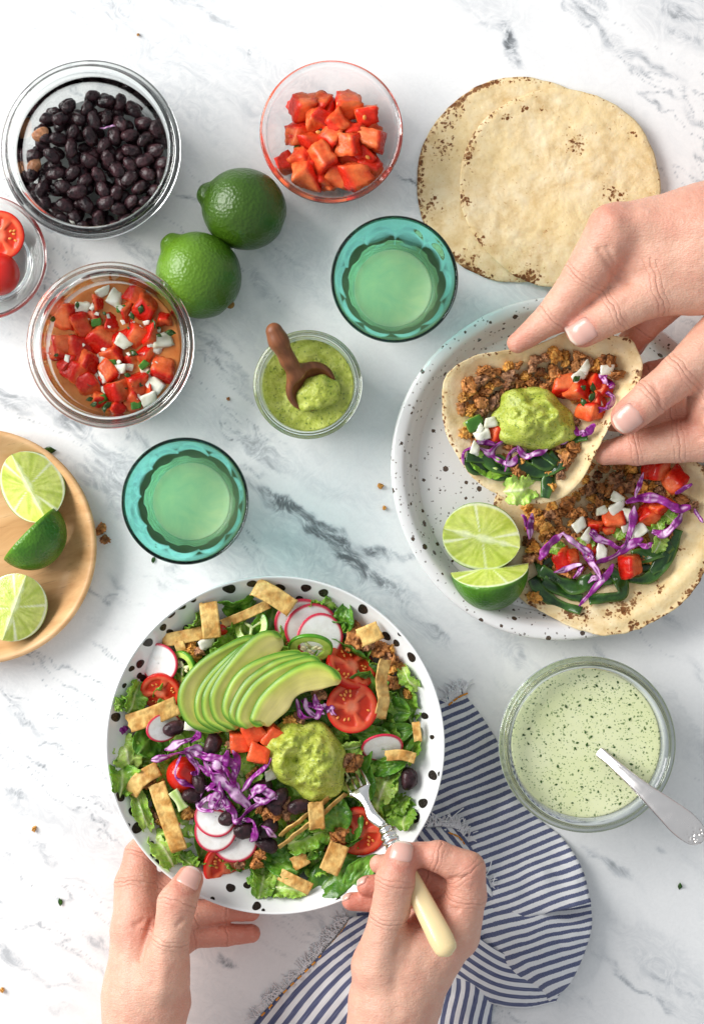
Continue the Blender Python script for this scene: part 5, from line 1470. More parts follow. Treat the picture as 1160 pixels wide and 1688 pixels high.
for (x, y, r, sq, lift, rot, lab) in ((262, 1093, 33, 1, 26, (.1, -.35, 0), 'radish slice by the left rim above the tomato'), (270, 1199, 30, .75, 24, (.1, .5, .4), 'tilted radish slice with a bean on it at left'),
     (499, 1030, 45, 1, 8, (.25, .1, 0), 'largest and rearmost of the three fanned upper radish slices'), (513, 1036, 42, 1, 14, (.25, .1, .5), 'middle one of the three fanned upper radish slices'), (527, 1050, 38, 1, 20, (.25, .1, 1.1), 'front one of the three fanned upper radish slices'),
     (322, 1381, 36, 1, 6, (.1, .1, 0), 'lower radish slice beside the long tortilla strip'), (356, 1346, 33, 1, 16, (-.1, .1, .4), 'lower radish slice tucked under the purple cabbage'), (388, 1385, 36, 1, 10, (0, .15, .9), 'lower radish slice nearest the black beans'), (355, 1369, 34, 1, 20, (0, 0, 1.6), 'lower radish slice lying on top with red ring'),
     (630, 1232, 33, .5, 16, (.75, -.1, .25), 'tilted radish slice right of the guacamole')):
    put('radish_slice', RADS[0], x, y, mound(x, y) + lift, rot, (r / 40, r / 40 * (sq if sq > .6 else 1), 1), lab, 'radish slice', rg_)
def jal_col(T, R):
    seg = np.abs(np.cos(T * 1.5))
    C = lerp((0.34, 0.50, 0.07), (0.48, 0.62, 0.13), np.clip(fbm(np.stack([np.cos(T) * 3, np.sin(T) * 3, R * 3], -1), 2) + .5, 0, 1))
    return lerp(C, (0.075, 0.26, 0.012), sstep(0.88, 0.96, R))
JAL = slice_mesh('jalapeno_ring', 30, 6.5, M_JAL, jal_col, hole=0.60)
def jal_core():
    V, f = [], []
    th = np.arange(3) * 2 * math.pi / 3
    Vt_, ft_ = [], []
    for a in th:
        v_, f_ = tube(np.array([[0, 0, 0], [9 * math.cos(a), 9 * math.sin(a), .4], [19 * math.cos(a), 19 * math.sin(a), 0]]), [3.2, 2.4, 2.6], 8)
        ft_ += [tuple(int(q) + len(Vt_) for q in t_) for t_ in f_]; Vt_ += list(v_)
    return mesh_data('membrane', np.array(Vt_), ft_, food_mat('jalapeno_membrane', (0.62, 0.68, 0.34), rough=0.3, sss=.3, bump=.2))
JC = jal_core()
JSEED = mesh_data('seed', _ICO[1][0] * np.array([3.8, 3.0, 1.6]), _ICO[1][1], food_mat('chilli_seed', (0.82, 0.74, 0.46), rough=0.4, bump=0.0))
for (x, y, sx, sy, lift, rot, lab, full) in ((415, 1034, 1.0, .95, 10, (-.45, -.15, .5), 'jalapeno ring behind the avocado with an open centre', False), (302, 1100, .92, .92, 16, (.1, -.7, .2), 'jalapeno ring with seeds beside the left avocado slice', True),
     (512, 1068, 1.2, 1.0, 26, (.75, 0, -.05), 'jalapeno ring in front of the upper radish slices', True), (574, 1282, .7, .75, 12, (.2, .5, 0), 'jalapeno ring tucked beside the fork tines', False), (352, 1336, .9, .9, 8, (.2, 0, 0), 'jalapeno ring hidden under the lower radish slices', False)):
    o = put('jalapeno_ring', JAL, x, y, mound(x, y) + lift, rot, (sx, sy, 1), lab, 'jalapeno slice', 'jalapeno slices in the salad')
    link(bpy.data.objects.new('membrane', JC), o)
    if full:
        for _ in range(7):
            s_ = bpy.data.objects.new('seed', JSEED); a = rng.uniform(0, 6.28); r = rng.uniform(4, 14)
            s_.location = (r * math.cos(a) * S, r * math.sin(a) * S, 2 * S); s_.rotation_euler = (.3, .2, a); link(s_, o)

# tomato halves
tg = 'halved cherry tomatoes in the salad'
for (x, y, r, lift, rot, lab) in ((265, 1142, 33, 14, (.35, -.3, .4), 'halved cherry tomato at the left rim under the radish slice'), (580, 1096, 42, 14, (.75, .25, 2.2), 'tilted cherry tomato half behind the seeded one'),
     (580, 1166, 41, 26, (-.12, .10, .2), 'round cherry tomato half with seeds facing up beside the avocado'), (377, 1428, 42, 2, (.5, .1, 1.0), 'cherry tomato half under the lower radish slices'), (592, 1371, 41, 14, (-.05, -.25, 1.5), 'cherry tomato half with seeds below the fork')):
    tomato_half(x, y, mound(x, y) + lift, r, rot, lab, tg)
def skin_up(px, py, z, r, lab, sq=(1, 1, .9)):
    V, f = _ICO[3]
    me = mesh_data('tomato_piece', V * r * np.array(sq), f, M_SKIN, cols=np.broadcast_to(np.array((0.62, 0.020, 0.010)), V.shape))
    put('tomato_piece', me, px, py, z, (0, 0, 0), 1.0, lab, 'tomato')
skin_up(304, 1277, mound(304, 1277) + 4, 29, 'shiny red tomato skin side up under the purple cabbage')
skin_up(265, 1366, mound(265, 1366) - 2, 19, 'small red tomato end by the long tortilla strip', (1, .8, .7))
skin_up(366, 1038, 90, 10, 'small red tomato bit beside the short crossing tortilla strip', (1, .9, .8))
TOMC = [dice_mesh('tomato_dice', 80 + k, 30, M_TOM, lambda V, X, n, r: lerp(tom_col_fresh(V * np.array([-1, 1, 1])[[2, 1, 0]], X, n, r), (0.74, 0.07, 0.018), 0.6 * np.clip(V[:, 2], 0, 1)), 0.22, 0.10) for k in range(4)]
for i, (x, y, s, d_) in enumerate(((395, 1223, 1.15, 16), (418, 1206, 1.12, 24), (449, 1213, 1.15, 22), (427, 1242, 1.05, 26))):
    put('tomato_dice', TOMC[i], x, y, mound(x, y) + d_, (rng.uniform(-.25, .25), rng.uniform(-.25, .25), .1 + i * .4), s * 0.95, 'orange red tomato cube in the middle of the salad', 'tomato dice', 'tomato cubes in the middle of the salad')

# avocado fan: outer and inner edge of each slice in photo pixels
def avo_slice(outer_px, inner_px, z_out, z_in, lab, th=13):
    n = 44
    def res(pts):
        q = smooth_prof(np.array(pts, float), 10)
        d = np.concatenate([[0], np.cumsum(np.linalg.norm(np.diff(q, axis=0), axis=1))])
        t = np.linspace(0, d[-1], n)
        return np.stack([np.interp(t, d, q[:, 0]), np.interp(t, d, q[:, 1])], -1)
    Oe, Ie = res(outer_px), res(inner_px)
    m = 25; w = np.linspace(0, 1, m)
    Gx = Oe[:, None] * (1 - w)[None, :, None] + Ie[:, None] * w[None, :, None]
    zz = z_out + (z_in - z_out) * w[None, :] + 1.6 * fbm(np.stack([Gx[..., 0] * .03, Gx[..., 1] * .03, 0 * Gx[..., 0] + z_out], -1), 2)
    # rounded outer edge
    G = np.zeros((n, m, 3))
    for i in range(n):
        for j in range(m): G[i, j] = P(Gx[i, j, 0], Gx[i, j, 1], zz[i, j])
    tkn = th * (np.clip(1 - (1 - np.minimum(w / 0.16, 1)) ** 2, 0.06, 1) * np.clip(1 - (1 - np.minimum((1 - w) / 0.10, 1)) ** 2, 0.15, 1))[None, :] * np.ones((n, 1))
    e = np.linspace(0, 1, n); ends = np.clip(1 - (1 - np.minimum(np.minimum(e, 1 - e) / 0.06, 1)) ** 2, 0.15, 1)
    tkn = tkn * ends[:, None]
    V, f = sheet(G, tkn)
    nse = fbm(G.reshape(-1, 3) * 0.03, 2).reshape(n, m)
    C = lerp((0.58, 0.56, 0.12), (0.78, 0.67, 0.27), np.clip(w[None, :] * 1.1 + nse * .3, 0, 1))
    C = lerp(C, (0.30, 0.47, 0.055), sstep(0.30, 0.02, w)[None, :] * np.ones((n, 1)))
    C = lerp(C, (0.07, 0.20, 0.015), sstep(0.075, 0.01, w)[None, :] * np.ones((n, 1)))
    C = lerp(C, (0.62, 0.50, 0.24), sstep(0.92, 1.0, w)[None, :] * 0.7 * np.ones((n, 1)))
    knife = fbm(np.stack([w[None, :] * 9 + 0 * nse, np.linspace(0, 1, n)[:, None] * 1.2 + 0 * nse, 0 * nse + z_out], -1), 3)
    C = C * (1 + 0.13 * knife)[..., None]
    C = C.reshape(-1, 3)
    o = mk('avocado_slice', V, f, M_AVO, cols=np.vstack([C, C * np.array([.8, .92, .6])]))
    tag(o, lab, 'avocado slice', 'fanned avocado slices on the salad')
    return o
av = [([(352, 1208), (312, 1196), (293, 1160), (301, 1122), (335, 1085), (395, 1052), (425, 1048)], [(372, 1205), (345, 1180), (345, 1130), (385, 1085), (430, 1062)]),
      ([(360, 1207), (328, 1190), (320, 1162), (330, 1130), (362, 1092), (405, 1060), (440, 1050)], [(378, 1203), (355, 1178), (360, 1135), (400, 1090), (445, 1066)]),
      ([(372, 1207), (340, 1190), (332, 1158), (343, 1126), (372, 1090), (412, 1054), (450, 1046)], [(395, 1200), (372, 1175), (378, 1140), (415, 1100), (455, 1068)]),
      ([(386, 1204), (356, 1190), (345, 1158), (351, 1130), (379, 1088), (418, 1048), (445, 1039), (464, 1050)], [(400, 1196), (385, 1172), (396, 1140), (425, 1108), (458, 1080), (466, 1056)]),
      ([(392, 1198), (370, 1182), (366, 1160), (380, 1122), (408, 1095), (450, 1078), (485, 1074), (500, 1080)], [(410, 1192), (402, 1170), (415, 1145), (440, 1120), (475, 1096), (502, 1086)]),
      ([(396, 1200), (378, 1184), (380, 1162), (398, 1128), (425, 1104), (462, 1084), (500, 1078), (515, 1084)], [(418, 1193), (412, 1172), (428, 1148), (452, 1124), (488, 1100), (516, 1090)]),
      ([(405, 1202), (389, 1190), (392, 1165), (412, 1132), (440, 1108), (476, 1090), (512, 1082), (530, 1092)], [(428, 1195), (425, 1175), (440, 1152), (464, 1130), (500, 1108), (530, 1098)]),
      ([(432, 1196), (413, 1190), (414, 1176), (428, 1148), (456, 1120), (490, 1098), (520, 1090), (545, 1100), (562, 1120)], [(436, 1196), (455, 1186), (475, 1170), (486, 1150), (505, 1140), (530, 1136), (562, 1122)])]
names = ['leftmost and lowest avocado slice of the fan', 'second avocado slice of the fan from the left', 'third avocado slice of the fan from the left', 'fourth avocado slice, with its wide tip pointing to the top', 'fifth avocado slice of the fan from the left', 'sixth avocado slice of the fan from the left', 'seventh avocado slice, just behind the front one', 'front avocado slice showing its whole yellow cut face']
for k, ((ou, inn_), lb) in enumerate(zip(av, names)):
    z = 128 + k * 3.5
    avo_slice(ou, inn_, z + 8, z - 10, lb)
# guacamole on the salad
dollop('guacamole_dollop', 505, 1250, 60, 70, 112, 42, 0.45, 3.3, 'large guacamole dollop in the middle of the salad', 0.55, nth=96, nr=32)
# black beans in the salad
bs = ((288, 1201, .3), (352, 1227, 1.2), (318, 1312, .1), (377, 1348, .6), (440, 1390, 2.6), (443, 1366, .8), (452, 1326, 2.3), (493, 1330, .2), (675, 1284, 1.5), (462, 1315, .9), (330, 1290, 1.9), (430, 1300, .4), (405, 1370, .2))
for i, (x, y, a) in enumerate(bs):
    put('black_bean', BEANS[i % 7], x, y, mound(x, y) + 22, (.2, .2, a), 1.18, 'black bean by the right rim of the salad bowl' if x > 650 else 'glossy black bean scattered in the salad', 'bean', None if x > 650 else 'black beans in the salad')
# onion, green onion, crumbles that show on top
for i, (x, y, s, a) in enumerate(((343, 1060, 1.1, .1), (315, 1188, 1.3, 1.5), (447, 1275, .9, .4), (338, 1062, .7, .9))):
    put('onion_dice', ONIS[i], x, y, mound(x, y) + 20, (.2, .2, a), s, 'pale onion piece in the salad', 'onion piece', 'onion pieces in the salad')
for (x, y, s) in ((312, 1068, 1.1), (322, 1080, .9), (329, 1074, .8), (302, 1072, .7), (588, 1035, 1.3), (578, 1058, 1.4), (594, 1064, 1.2), (625, 1066, 1.5), (608, 1068, 1.2), (652, 1095, 1.6), (645, 1068, 1.2), (638, 1080, 1.2), (650, 1122, 1.2), (644, 1105, 1.2), (250, 1283, 1.3), (262, 1290, 1.2), (245, 1290, 1), (568, 1256, 1.3), (584, 1252, 1.2), (576, 1264, 1.2), (312, 1340, 1.1),
                (254, 1345, 1.2), (262, 1352, 1.1), (440, 1340, 1.2), (455, 1345, 1.1), (468, 1338, 1.1), (430, 1330, 1), (420, 1425, 1.1), (428, 1410, .9), (558, 1372, 1.1), (552, 1385, 1.0), (480, 1190, 1.0), (525, 1145, 1.1), (495, 1185, 1), (475, 1200, .9), (262, 1316, 1), (383, 1230, .9), (671, 1145, .9), (470, 1325, 1), (395, 1420, .9)):
    put('crumble', pick(CRUMBS), x, y, mound(x, y) + 16, rrot(), s, 'browned crumble piece lying on top of the salad', 'crumble', 'crumble pieces on top of the salad')
strand([(285, 1304), (294, 1318), (303, 1334)], 118, 15, 6, 'pale green spring onion piece beside the left black bean', name='onion_piece', cat='onion piece', mat=M_JAL, colf=lambda ax, y, L, s: lerp((0.42, 0.60, 0.14), (0.70, 0.78, 0.42), np.clip(ax, 0, 1)), hump=0, taper=False)
# purple cabbage
def D(cx, cy): return 160 + cx / 3.867, 1210 + cy / 3.867
cabs = [([(350, 165), (450, 140), (540, 120), (600, 90)], 9), ([(540, 130), (500, 220), (520, 290), (600, 330), (700, 340), (760, 320)], 8), ([(560, 100), (650, 110), (720, 200), (790, 290), (870, 370), (960, 450), (950, 490)], 15), ([(640, 130), (740, 150), (860, 190), (890, 260)], 10), ([(860, 100), (900, 170), (870, 270), (880, 340)], 9),
        ([(650, 470), (700, 410), (780, 380), (730, 450), (790, 470)], 11), ([(820, 420), (870, 500), (890, 560), (960, 490), (1100, 420)], 9), ([(930, 540), (990, 560), (1010, 620), (980, 690)], 10), ([(1010, 350), (1100, 380), (1150, 410)], 13), ([(920, 370), (980, 290), (1060, 220), (1110, 150)], 9), ([(430, 95), (530, 60), (620, 20)], 13), ([(700, 360), (760, 340), (800, 400), (750, 480)], 11),
        ([(600, 60), (640, 10), (650, -20)], 10), ([(600, 120), (690, 140), (780, 210), (830, 280)], 12), ([(750, 200), (830, 240), (870, 300)], 9), ([(650, 200), (720, 250), (800, 260)], 11), ([(640, 260), (650, 210), (600, 150)], 8), ([(780, 300), (790, 380), (830, 440), (840, 500)], 9), ([(690, 330), (640, 420), (660, 480), (740, 490)], 8), ([(1000, 400), (1060, 430), (1140, 400)], 11),
        ([(960, 420), (1010, 360), (1080, 330)], 11), ([(700, 430), (740, 400), (800, 440), (760, 480)], 9), ([(560, 110), (620, 180), (640, 240), (600, 250)], 8), ([(830, 100), (820, 180), (780, 230)], 9), ([(900, 560), (940, 600), (945, 640)], 8), ([(820, 300), (880, 330), (900, 380)], 10), ([(720, 140), (700, 190), (750, 260)], 8), ([(1050, 590), (1100, 620), (1140, 660)], 10)]
for q, w_ in cabs:
    strand([D(*p) for p in q], 0, w_, 2.8, 'purple cabbage shred in the heap left of the guacamole', 'purple cabbage heap in the salad', zf=lambda x, y: mound(x, y) + 34 + 8 * math.sin(x * .09) , hump=5, twist=1.2)
for q, w_ in (([(185, 860), (215, 960), (250, 980)], 9), ([(240, 850), (260, 930), (320, 970), (350, 900)], 11), ([(300, 830), (330, 920), (370, 960)], 9), ([(220, 870), (290, 900), (360, 930)], 9), ([(360, 890), (400, 930), (440, 960)], 13), ([(190, 900), (230, 970), (300, 975)], 8)):
    strand([(440 + a / 3.867, 930 + c / 3.867) for a, c in q], 0, w_, 2.8, 'purple cabbage shred between guacamole and avocado', 'cabbage shreds between guacamole and avocado', zf=lambda x, y: mound(x, y) + 26, hump=5, twist=1.2)
strand([(197, 1212), (203, 1204), (210, 1200)], 92, 12, 4, 'small purple cabbage bit at the left rim of the bowl', hump=3)
# ------------------------------------------------------------------ herb dressing and its spoon
zd = 100
rd = jar_inner(DRESS_R, 130, 0.83, zd) + 0.7
pr = [(0, 9.0), (DRESS_R * 0.735, 10.5), (DRESS_R * 0.782, 20)]
for zz in np.linspace(24, zd, 8): pr.append((jar_inner(DRESS_R, 130, 0.83, zz) + 0.7, zz))
pr += [(rd - 3, zd + 0.5), (rd - 9, zd - 0.8), (rd * 0.6, zd - 1), (rd * 0.3, zd - 1), (0, zd - 1)]
b = NB('herb_dressing'); v = b.coord('Object')
n = b.noise(v, 26, 3)
def fleck(sc, thr, k):
    w = b.vmath('ADD', v, b.vmath('SCALE', b.noise(v, 400, 2, out='Color'), 0.003))
    d = b.voronoi(w, sc); r = b.sep(b.voronoi(w, sc, 'Color'))[1]
    return b.math('LESS_THAN', d, b.math('MULTIPLY', b.math('MAXIMUM', b.math('SUBTRACT', r, thr), 0.0), k))
f1 = fleck(380, 0.10, 0.40); f2 = fleck(620, 0.0, 0.40)
c = b.ramp(n, [(0.3, (0.68, 0.72, 0.40)), (0.7, (0.76, 0.78, 0.50))])
c = b.mix(b.math('MULTIPLY', f2, 0.75), c, (0.20, 0.30, 0.10))
c = b.mix(b.math('MULTIPLY', f1, 0.8), c, (0.07, 0.15, 0.025))
MD = b.set(color=c, rough=0.22, sss=0.3, sssr=(1, 1, 0.6), ssss=0.004, coat=0.3, coatr=0.1, normal=b.bump(b.noise(v, 90, 3), 0.12, 0.001))
V, f = lathe(pr, 112)
o = mk('herb_dressing', place(V, DRESS_C), f, MD)
tag(o, 'pale green herb dressing filling the jar on the right', 'dressing')
# bigger herb flecks floating on it
for (x, y) in heap_points(DRESS_C[0], DRESS_C[1], rd * .93, rd * .93, 70, 9):
    put3('herb_fleck', pick(HERB), (x, y, zd - 0.4), (rng.uniform(-.15, .15), rng.uniform(-.15, .15), rng.uniform(0, 6.28)), rng.uniform(.2, .5), 'tiny dark herb fleck floating on the dressing', 'herb', 'herb flecks on the dressing')

def metal_mat(name, c, rough, engr=False):
    b = NB(name); v = b.coord('Object')
    n = b.noise(v, 120, 4)
    kw = dict(color=c, metal=1.0, rough=b.mr(n, .3, .7, rough - .05, rough + .1))
    if engr:
        m = b.attr('engrave', True)
        kw['normal'] = b.bump(b.math('MULTIPLY', b.voronoi(v, 420), m), 0.8, 0.0018)
        kw['color'] = b.mix(b.math('MULTIPLY', b.math('MULTIPLY', m, b.mr(b.voronoi(v, 420), 0.1, 0.5, 1, 0)), 0.6), c, (0.25, 0.17, 0.14))
    return b.set(**kw)
M_SILV = metal_mat('worn_silver', (0.88, 0.83, 0.80), 0.20, True)
M_STEEL = metal_mat('polished_steel', (0.82, 0.81, 0.79), 0.14)
# serving spoon: bowl sunk in the dressing, handle leaning on the rim
cl = np.array([P(905, 1175, 34), P(930, 1195, 52), P(962, 1220, 78), P(998, 1248, 104), P(1030, 1276, 124), P(1062, 1304, 140), P(1095, 1332, 150), P(1125, 1358, 156), P(1148, 1378, 158), P(1157, 1386, 158)])
hw = np.array([20, 27, 12, 7.5, 9, 12, 17.5, 21.5, 17, 5])
q = smooth_prof(np.column_stack([cl, hw]), 8)
path, w_ = q[:, :3], q[:, 3]
t_ = frames(path); s_ = np.cross(t_, (0, 0, 1.0)); s_ /= np.linalg.norm(s_, axis=1)[:, None]; u_ = np.cross(s_, t_)
xs_ = np.linspace(-1, 1, 13)
hl = np.linspace(0, 1, len(path))
dish = np.where(hl < .25, 1, 0)
G = path[:, None] + s_[:, None] * (xs_[None, :, None] * w_[:, None, None]) + u_[:, None] * ((1 - xs_ ** 2)[None, :, None] * (np.where(hl < .22, -9, 2.6) * np.minimum(1, w_ / 10))[:, None, None])
ridge = 0.9 * np.exp(-((np.abs(xs_) - .72) / .12) ** 2)[None, :] * np.ones((len(path), 1))
G = G + u_[:, None] * ridge[..., None]
V, f = sheet(G, 3.0)
eng = (sstep(0.80, 0.9, hl)[:, None] * (np.abs(xs_) < .8)[None, :]).ravel()
o = mk('serving_spoon', V, f, M_SILV, attr={'engrave': np.concatenate([eng, eng])})
tag(o, 'silver serving spoon with engraved handle standing in the dressing', 'spoon')

# ------------------------------------------------------------------ striped napkin
def cloth_mat():
    b = NB('striped_cotton')
    s = b.attr('stripe', True); t = b.attr('along', True)
    fr = b.math('FRACT', s)
    wv = b.noise(b.comb(b.math('MULTIPLY', t, 0.6), b.math('MULTIPLY', s, 6.0), 0.0), 1.0, 2)
    e = b.math('ADD', fr, b.mr(wv, 0.3, 0.7, -0.03, 0.03))
    st = b.math('MULTIPLY', b.mr(e, 0.03, 0.08, 0, 1), b.mr(e, 0.52, 0.57, 1, 0))
    weave = b.math('MULTIPLY', b.math('SINE', b.math('MULTIPLY', t, 3.6)), b.math('SINE', b.math('MULTIPLY', s, 50.0)))
    thread = b.noise(b.comb(b.math('MULTIPLY', t, 0.5), b.math('MULTIPLY', s, 14.0), 1.0), 1.0, 3)
    blue = b.mix(b.mr(thread, 0.35, 0.7, 0, 1), (0.065, 0.077, 0.165), (0.18, 0.20, 0.31))
    white = b.mix(b.mr(thread, 0.3, 0.7, 0, 1), (0.72, 0.72, 0.73), (0.82, 0.82, 0.83))
    c = b.mix(st, white, blue)
    return b.set(color=c, rough=0.85, spec=0.15, sheen=0.15, normal=b.bump(weave, 0.25, 0.0003))
M_CLOTH = cloth_mat()
NV, NF, NS, NT = [], [], [], []
PER = 14.0
def cloth_patch(left, right, zl, zr, nu, nv, s0, flip=False, dirv=None, wave=(0, 0, 0), sfun=None, bulge=0.0, thick=2.2, zfun=None):
    """patch between two photo-pixel polylines; stripes run across from left to right"""
    def res(pts, n):
        q = smooth_prof(np.array(pts, float), 10); d = np.concatenate([[0], np.cumsum(np.linalg.norm(np.diff(q, axis=0), axis=1))])
        t = np.linspace(0, d[-1], n)
        return np.stack([np.interp(t, d, q[:, k]) for k in range(q.shape[1])], -1)
    Lp = res([(x, y, z) for (x, y), z in zip(left, zl)], nu); Rp = res([(x, y, z) for (x, y), z in zip(right, zr)], nu)
    w = np.linspace(0, 1, nv)
    Q = Lp[:, None] * (1 - w)[None, :, None] + Rp[:, None] * w[None, :, None]
    uu = np.linspace(0, 1, nu)[:, None]
    Q[..., 2] += bulge * np.sin(w * math.pi)[None, :] * np.sin(uu * math.pi)
    if zfun is not None: Q[..., 2] += zfun(uu, w[None, :])
    nse = fbm(np.stack([Q[..., 0] * .018, Q[..., 1] * .018, 0 * Q[..., 0] + s0], -1), 3)
    Q[..., 2] = np.maximum(Q[..., 2] + wave[0] * nse, 1.6)
    G = np.zeros(Q.shape)
    fz = 1 - Q[..., 2] / HC
    G[..., 0] = (Q[..., 0] - 580) * fz; G[..., 1] = (844 - Q[..., 1]) * fz; G[..., 2] = Q[..., 2]
    V, f = sheet(G, thick)
    # stripe coordinate: length along the patch
    if sfun is None:
        du = np.linalg.norm(np.diff(Lp[:, :2], axis=0), axis=1); dr = np.linalg.norm(np.diff(Rp[:, :2], axis=0), axis=1)
        sl = np.concatenate([[0], np.cumsum((du + dr) / 2)]) / PER
        s = s0 + sl[:, None] * np.ones((1, nv)) + 0.12 * nse
    else:
        s = sfun(Q, uu, w[None, :])
    al = np.linalg.norm(Q[:, :, :2] - Q[:, :1, :2], axis=2)
    off = sum(len(a) for a in NV)
    NV.append(V); NF.append(f + off); NS.append(np.concatenate([s.ravel()] * 2)); NT.append(np.concatenate([al.ravel()] * 2))
# main flap from under the bowl, spreading down and right
def s_flap(Q, uu, w):
    x, y = Q[..., 0] - 740, Q[..., 1] - 1130
    a = 0.47 - 0.0004 * np.clip(y, 0, 400)
    return (y * np.cos(a) + x * np.sin(a) + 3.0 * fbm(np.stack([x * .012, y * .012, 0 * x], -1), 3)) / PER
def foldz(uu, w): return 7 * np.sin(w * 5 + uu * 3) * uu + 12 * sstep(.75, 1, uu) * np.sin(w * 3.0)
cloth_patch([(690, 1165), (690, 1230), (690, 1300), (690, 1370), (700, 1440), (720, 1500), (740, 1540)], [(762, 1140), (800, 1190), (840, 1260), (880, 1340), (925, 1380), (958, 1430), (974, 1490)],
            [5, 6, 6, 7, 12, 18, 20], [3, 4, 4, 5, 8, 14, 22], 90, 40, 0.0, wave=(13, 0, 0), bulge=8, zfun=foldz, sfun=s_flap)
def s_roll(Q, uu, w):
    x, y = Q[..., 0] - 740, Q[..., 1] - 1130
    a = 0.20 + 0.25 * uu
    return 0.5 + (y * np.cos(a) + x * np.sin(a) + 5.0 * fbm(np.stack([x * .014, y * .014, 0 * x + 2], -1), 3)) / PER
# the turned-back roll on the right side
cloth_patch([(735, 1500), (760, 1540), (790, 1570), (820, 1592), (850, 1612), (880, 1630)], [(973, 1488), (975, 1525), (966, 1560), (952, 1595), (935, 1625), (905, 1650)],
            [38, 40, 42, 42, 36, 20], [24, 30, 32, 30, 24, 10], 60, 40, 23.3, wave=(7, 0, 0), bulge=22, sfun=s_roll)
# fold running under the hand, stripes following the curve
def s_curve(Q, uu, w): return 3.2 + w * 6.2 + 0.5 * uu + 0 * Q[..., 0]
cloth_patch([(700, 1470), (770, 1530), (830, 1572), (890, 1585), (938, 1600)], [(690, 1570), (740, 1612), (800, 1650), (862, 1662), (915, 1652)], [50, 54, 52, 44, 30], [18, 20, 16, 8, 6], 60, 34, 0, wave=(4, 0, 0), bulge=14, sfun=s_curve)
# the part hanging towards the viewer
def s_hang(Q, uu, w): return 40 + w * 10.5 + 1.2 * np.sin(uu * 2.2) + 0 * Q[..., 0]
cloth_patch([(650, 1560), (655, 1620), (650, 1690), (650, 1800)], [(790, 1590), (812, 1630), (808, 1690), (800, 1800)], [30, 26, 16, 6], [14, 12, 8, 4], 50, 46, 0, wave=(8, 0, 0), bulge=16, sfun=s_hang, zfun=lambda uu, w: 7 * np.sin(w * 9 + uu * 2))
# corner at the lower left with the fringe
def s_corner(Q, uu, w): return 60 + ((Q[..., 0] - 420) * 0.60 + (Q[..., 1] - 1680) * 0.72 + 14 * np.sin((Q[..., 1] - 1500) * 0.018)) / PER
cloth_patch([(578, 1512), (560, 1540), (515, 1588), (470, 1632), (422, 1682), (380, 1740)], [(670, 1500), (668, 1560), (664, 1620), (660, 1680), (655, 1740), (650, 1800)], [6, 5, 4, 3, 3, 3], [30, 34, 32, 28, 20, 10], 64, 50, 0, wave=(9, 0, 0), bulge=8, sfun=s_corner)
# bit of cloth under the bowl between the hands
cloth_patch([(575, 1455), (585, 1490), (590, 1520)], [(700, 1440), (700, 1480), (700, 1520)], [3, 4, 5], [16, 20, 24], 20, 30, 71, wave=(3, 0, 0))
# turned corner beside the bowl, with its fringe
def s_turn(Q, uu, w): return 80 + ((Q[..., 0] - 700) * 0.62 - (Q[..., 1] - 1400) * 0.50) / (PER * .8)
cloth_patch([(655, 1368), (660, 1400), (670, 1440), (690, 1480)], [(752, 1362), (776, 1396), (800, 1440), (812, 1478)], [20, 22, 26, 28], [22, 24, 26, 24], 30, 34, 0, wave=(4, 0, 0), bulge=12, sfun=s_turn)
nap = mk('napkin', np.vstack(NV), np.vstack(NF), M_CLOTH, attr={'stripe': np.concatenate(NS), 'along': np.concatenate(NT)})
tag(nap, 'rumpled blue and white striped napkin under the salad bowl and hand', 'napkin')
M_FR = food_mat('white_thread', (0.80, 0.80, 0.82), rough=0.8, bump=0.0, vary=0.05)
M_OR = food_mat('orange_thread', (0.75, 0.30, 0.03), rough=0.7, bump=0.0)
def fringe(edge, z, ln, out, n, seed):
    r = np.random.default_rng(seed); Vs_, Fs_ = [], []; off = 0
    q = smooth_prof(np.array(edge, float), 12)
    for i in range(n):
        t = r.random() * (len(q) - 1); a = int(t); p = q[a] + (q[min(a + 1, len(q) - 1)] - q[a]) * (t - a)
        o_ = np.array(out) + r.normal(0, .45, 2); o_ /= np.linalg.norm(o_); L = ln * r.uniform(.5, 1.2); cv = r.normal(0, .6)
        pr_ = np.array([-o_[1], o_[0]])
        pts = np.array([P(*(p + o_ * L * k + pr_ * cv * L * k * k), max(1.2, z + 4 * math.sin(3 * k + i) * k - 2 * k)) for k in np.linspace(-.15, 1, 7)])
        V, f = tube(pts, 0.95, 5, caps=False)
        Vs_.append(V); Fs_.append(f + off); off += len(V)
    o = mk('fringe', np.vstack(Vs_), np.vstack(Fs_), M_FR, parent=nap); o['kind'] = 'stuff'
fringe([(572, 1512), (548, 1545), (510, 1588), (465, 1632), (420, 1680)], 5, 17, (-.8, -.6), 150, 1)
fringe([(735, 1160), (752, 1146), (768, 1138)], 5, 20, (-.15, -1), 70, 2)
fringe([(700, 1362), (730, 1360), (756, 1366), (772, 1390)], 26, 17, (.5, -.9), 90, 3)
fringe([(796, 1440), (806, 1460), (808, 1484)], 20, 15, (1, .3), 45, 4)
def stitches(edge, z, n):
    q = smooth_prof(np.array(edge, float), 12)
    for i in range(n):
        a = (i + .5) / n * (len(q) - 2); k = int(a); p0, p1 = q[k], q[k + 1]; d = (p1 - p0) / np.linalg.norm(p1 - p0); p = p0 + (p1 - p0) * (a - k)
        V, f = tube(np.array([P(*(p - d * 4), z), P(*p, z + 1.2), P(*(p + d * 4), z)]), 1.5, 6)
        mk('stitch', V, f, M_OR, parent=nap)
stitches([(577, 1516), (556, 1545), (515, 1590), (470, 1634), (424, 1682)], 8, 15)
stitches([(738, 1163), (755, 1150), (772, 1142)], 8, 4)
stitches([(738, 1372), (756, 1380), (768, 1396)], 28, 4)

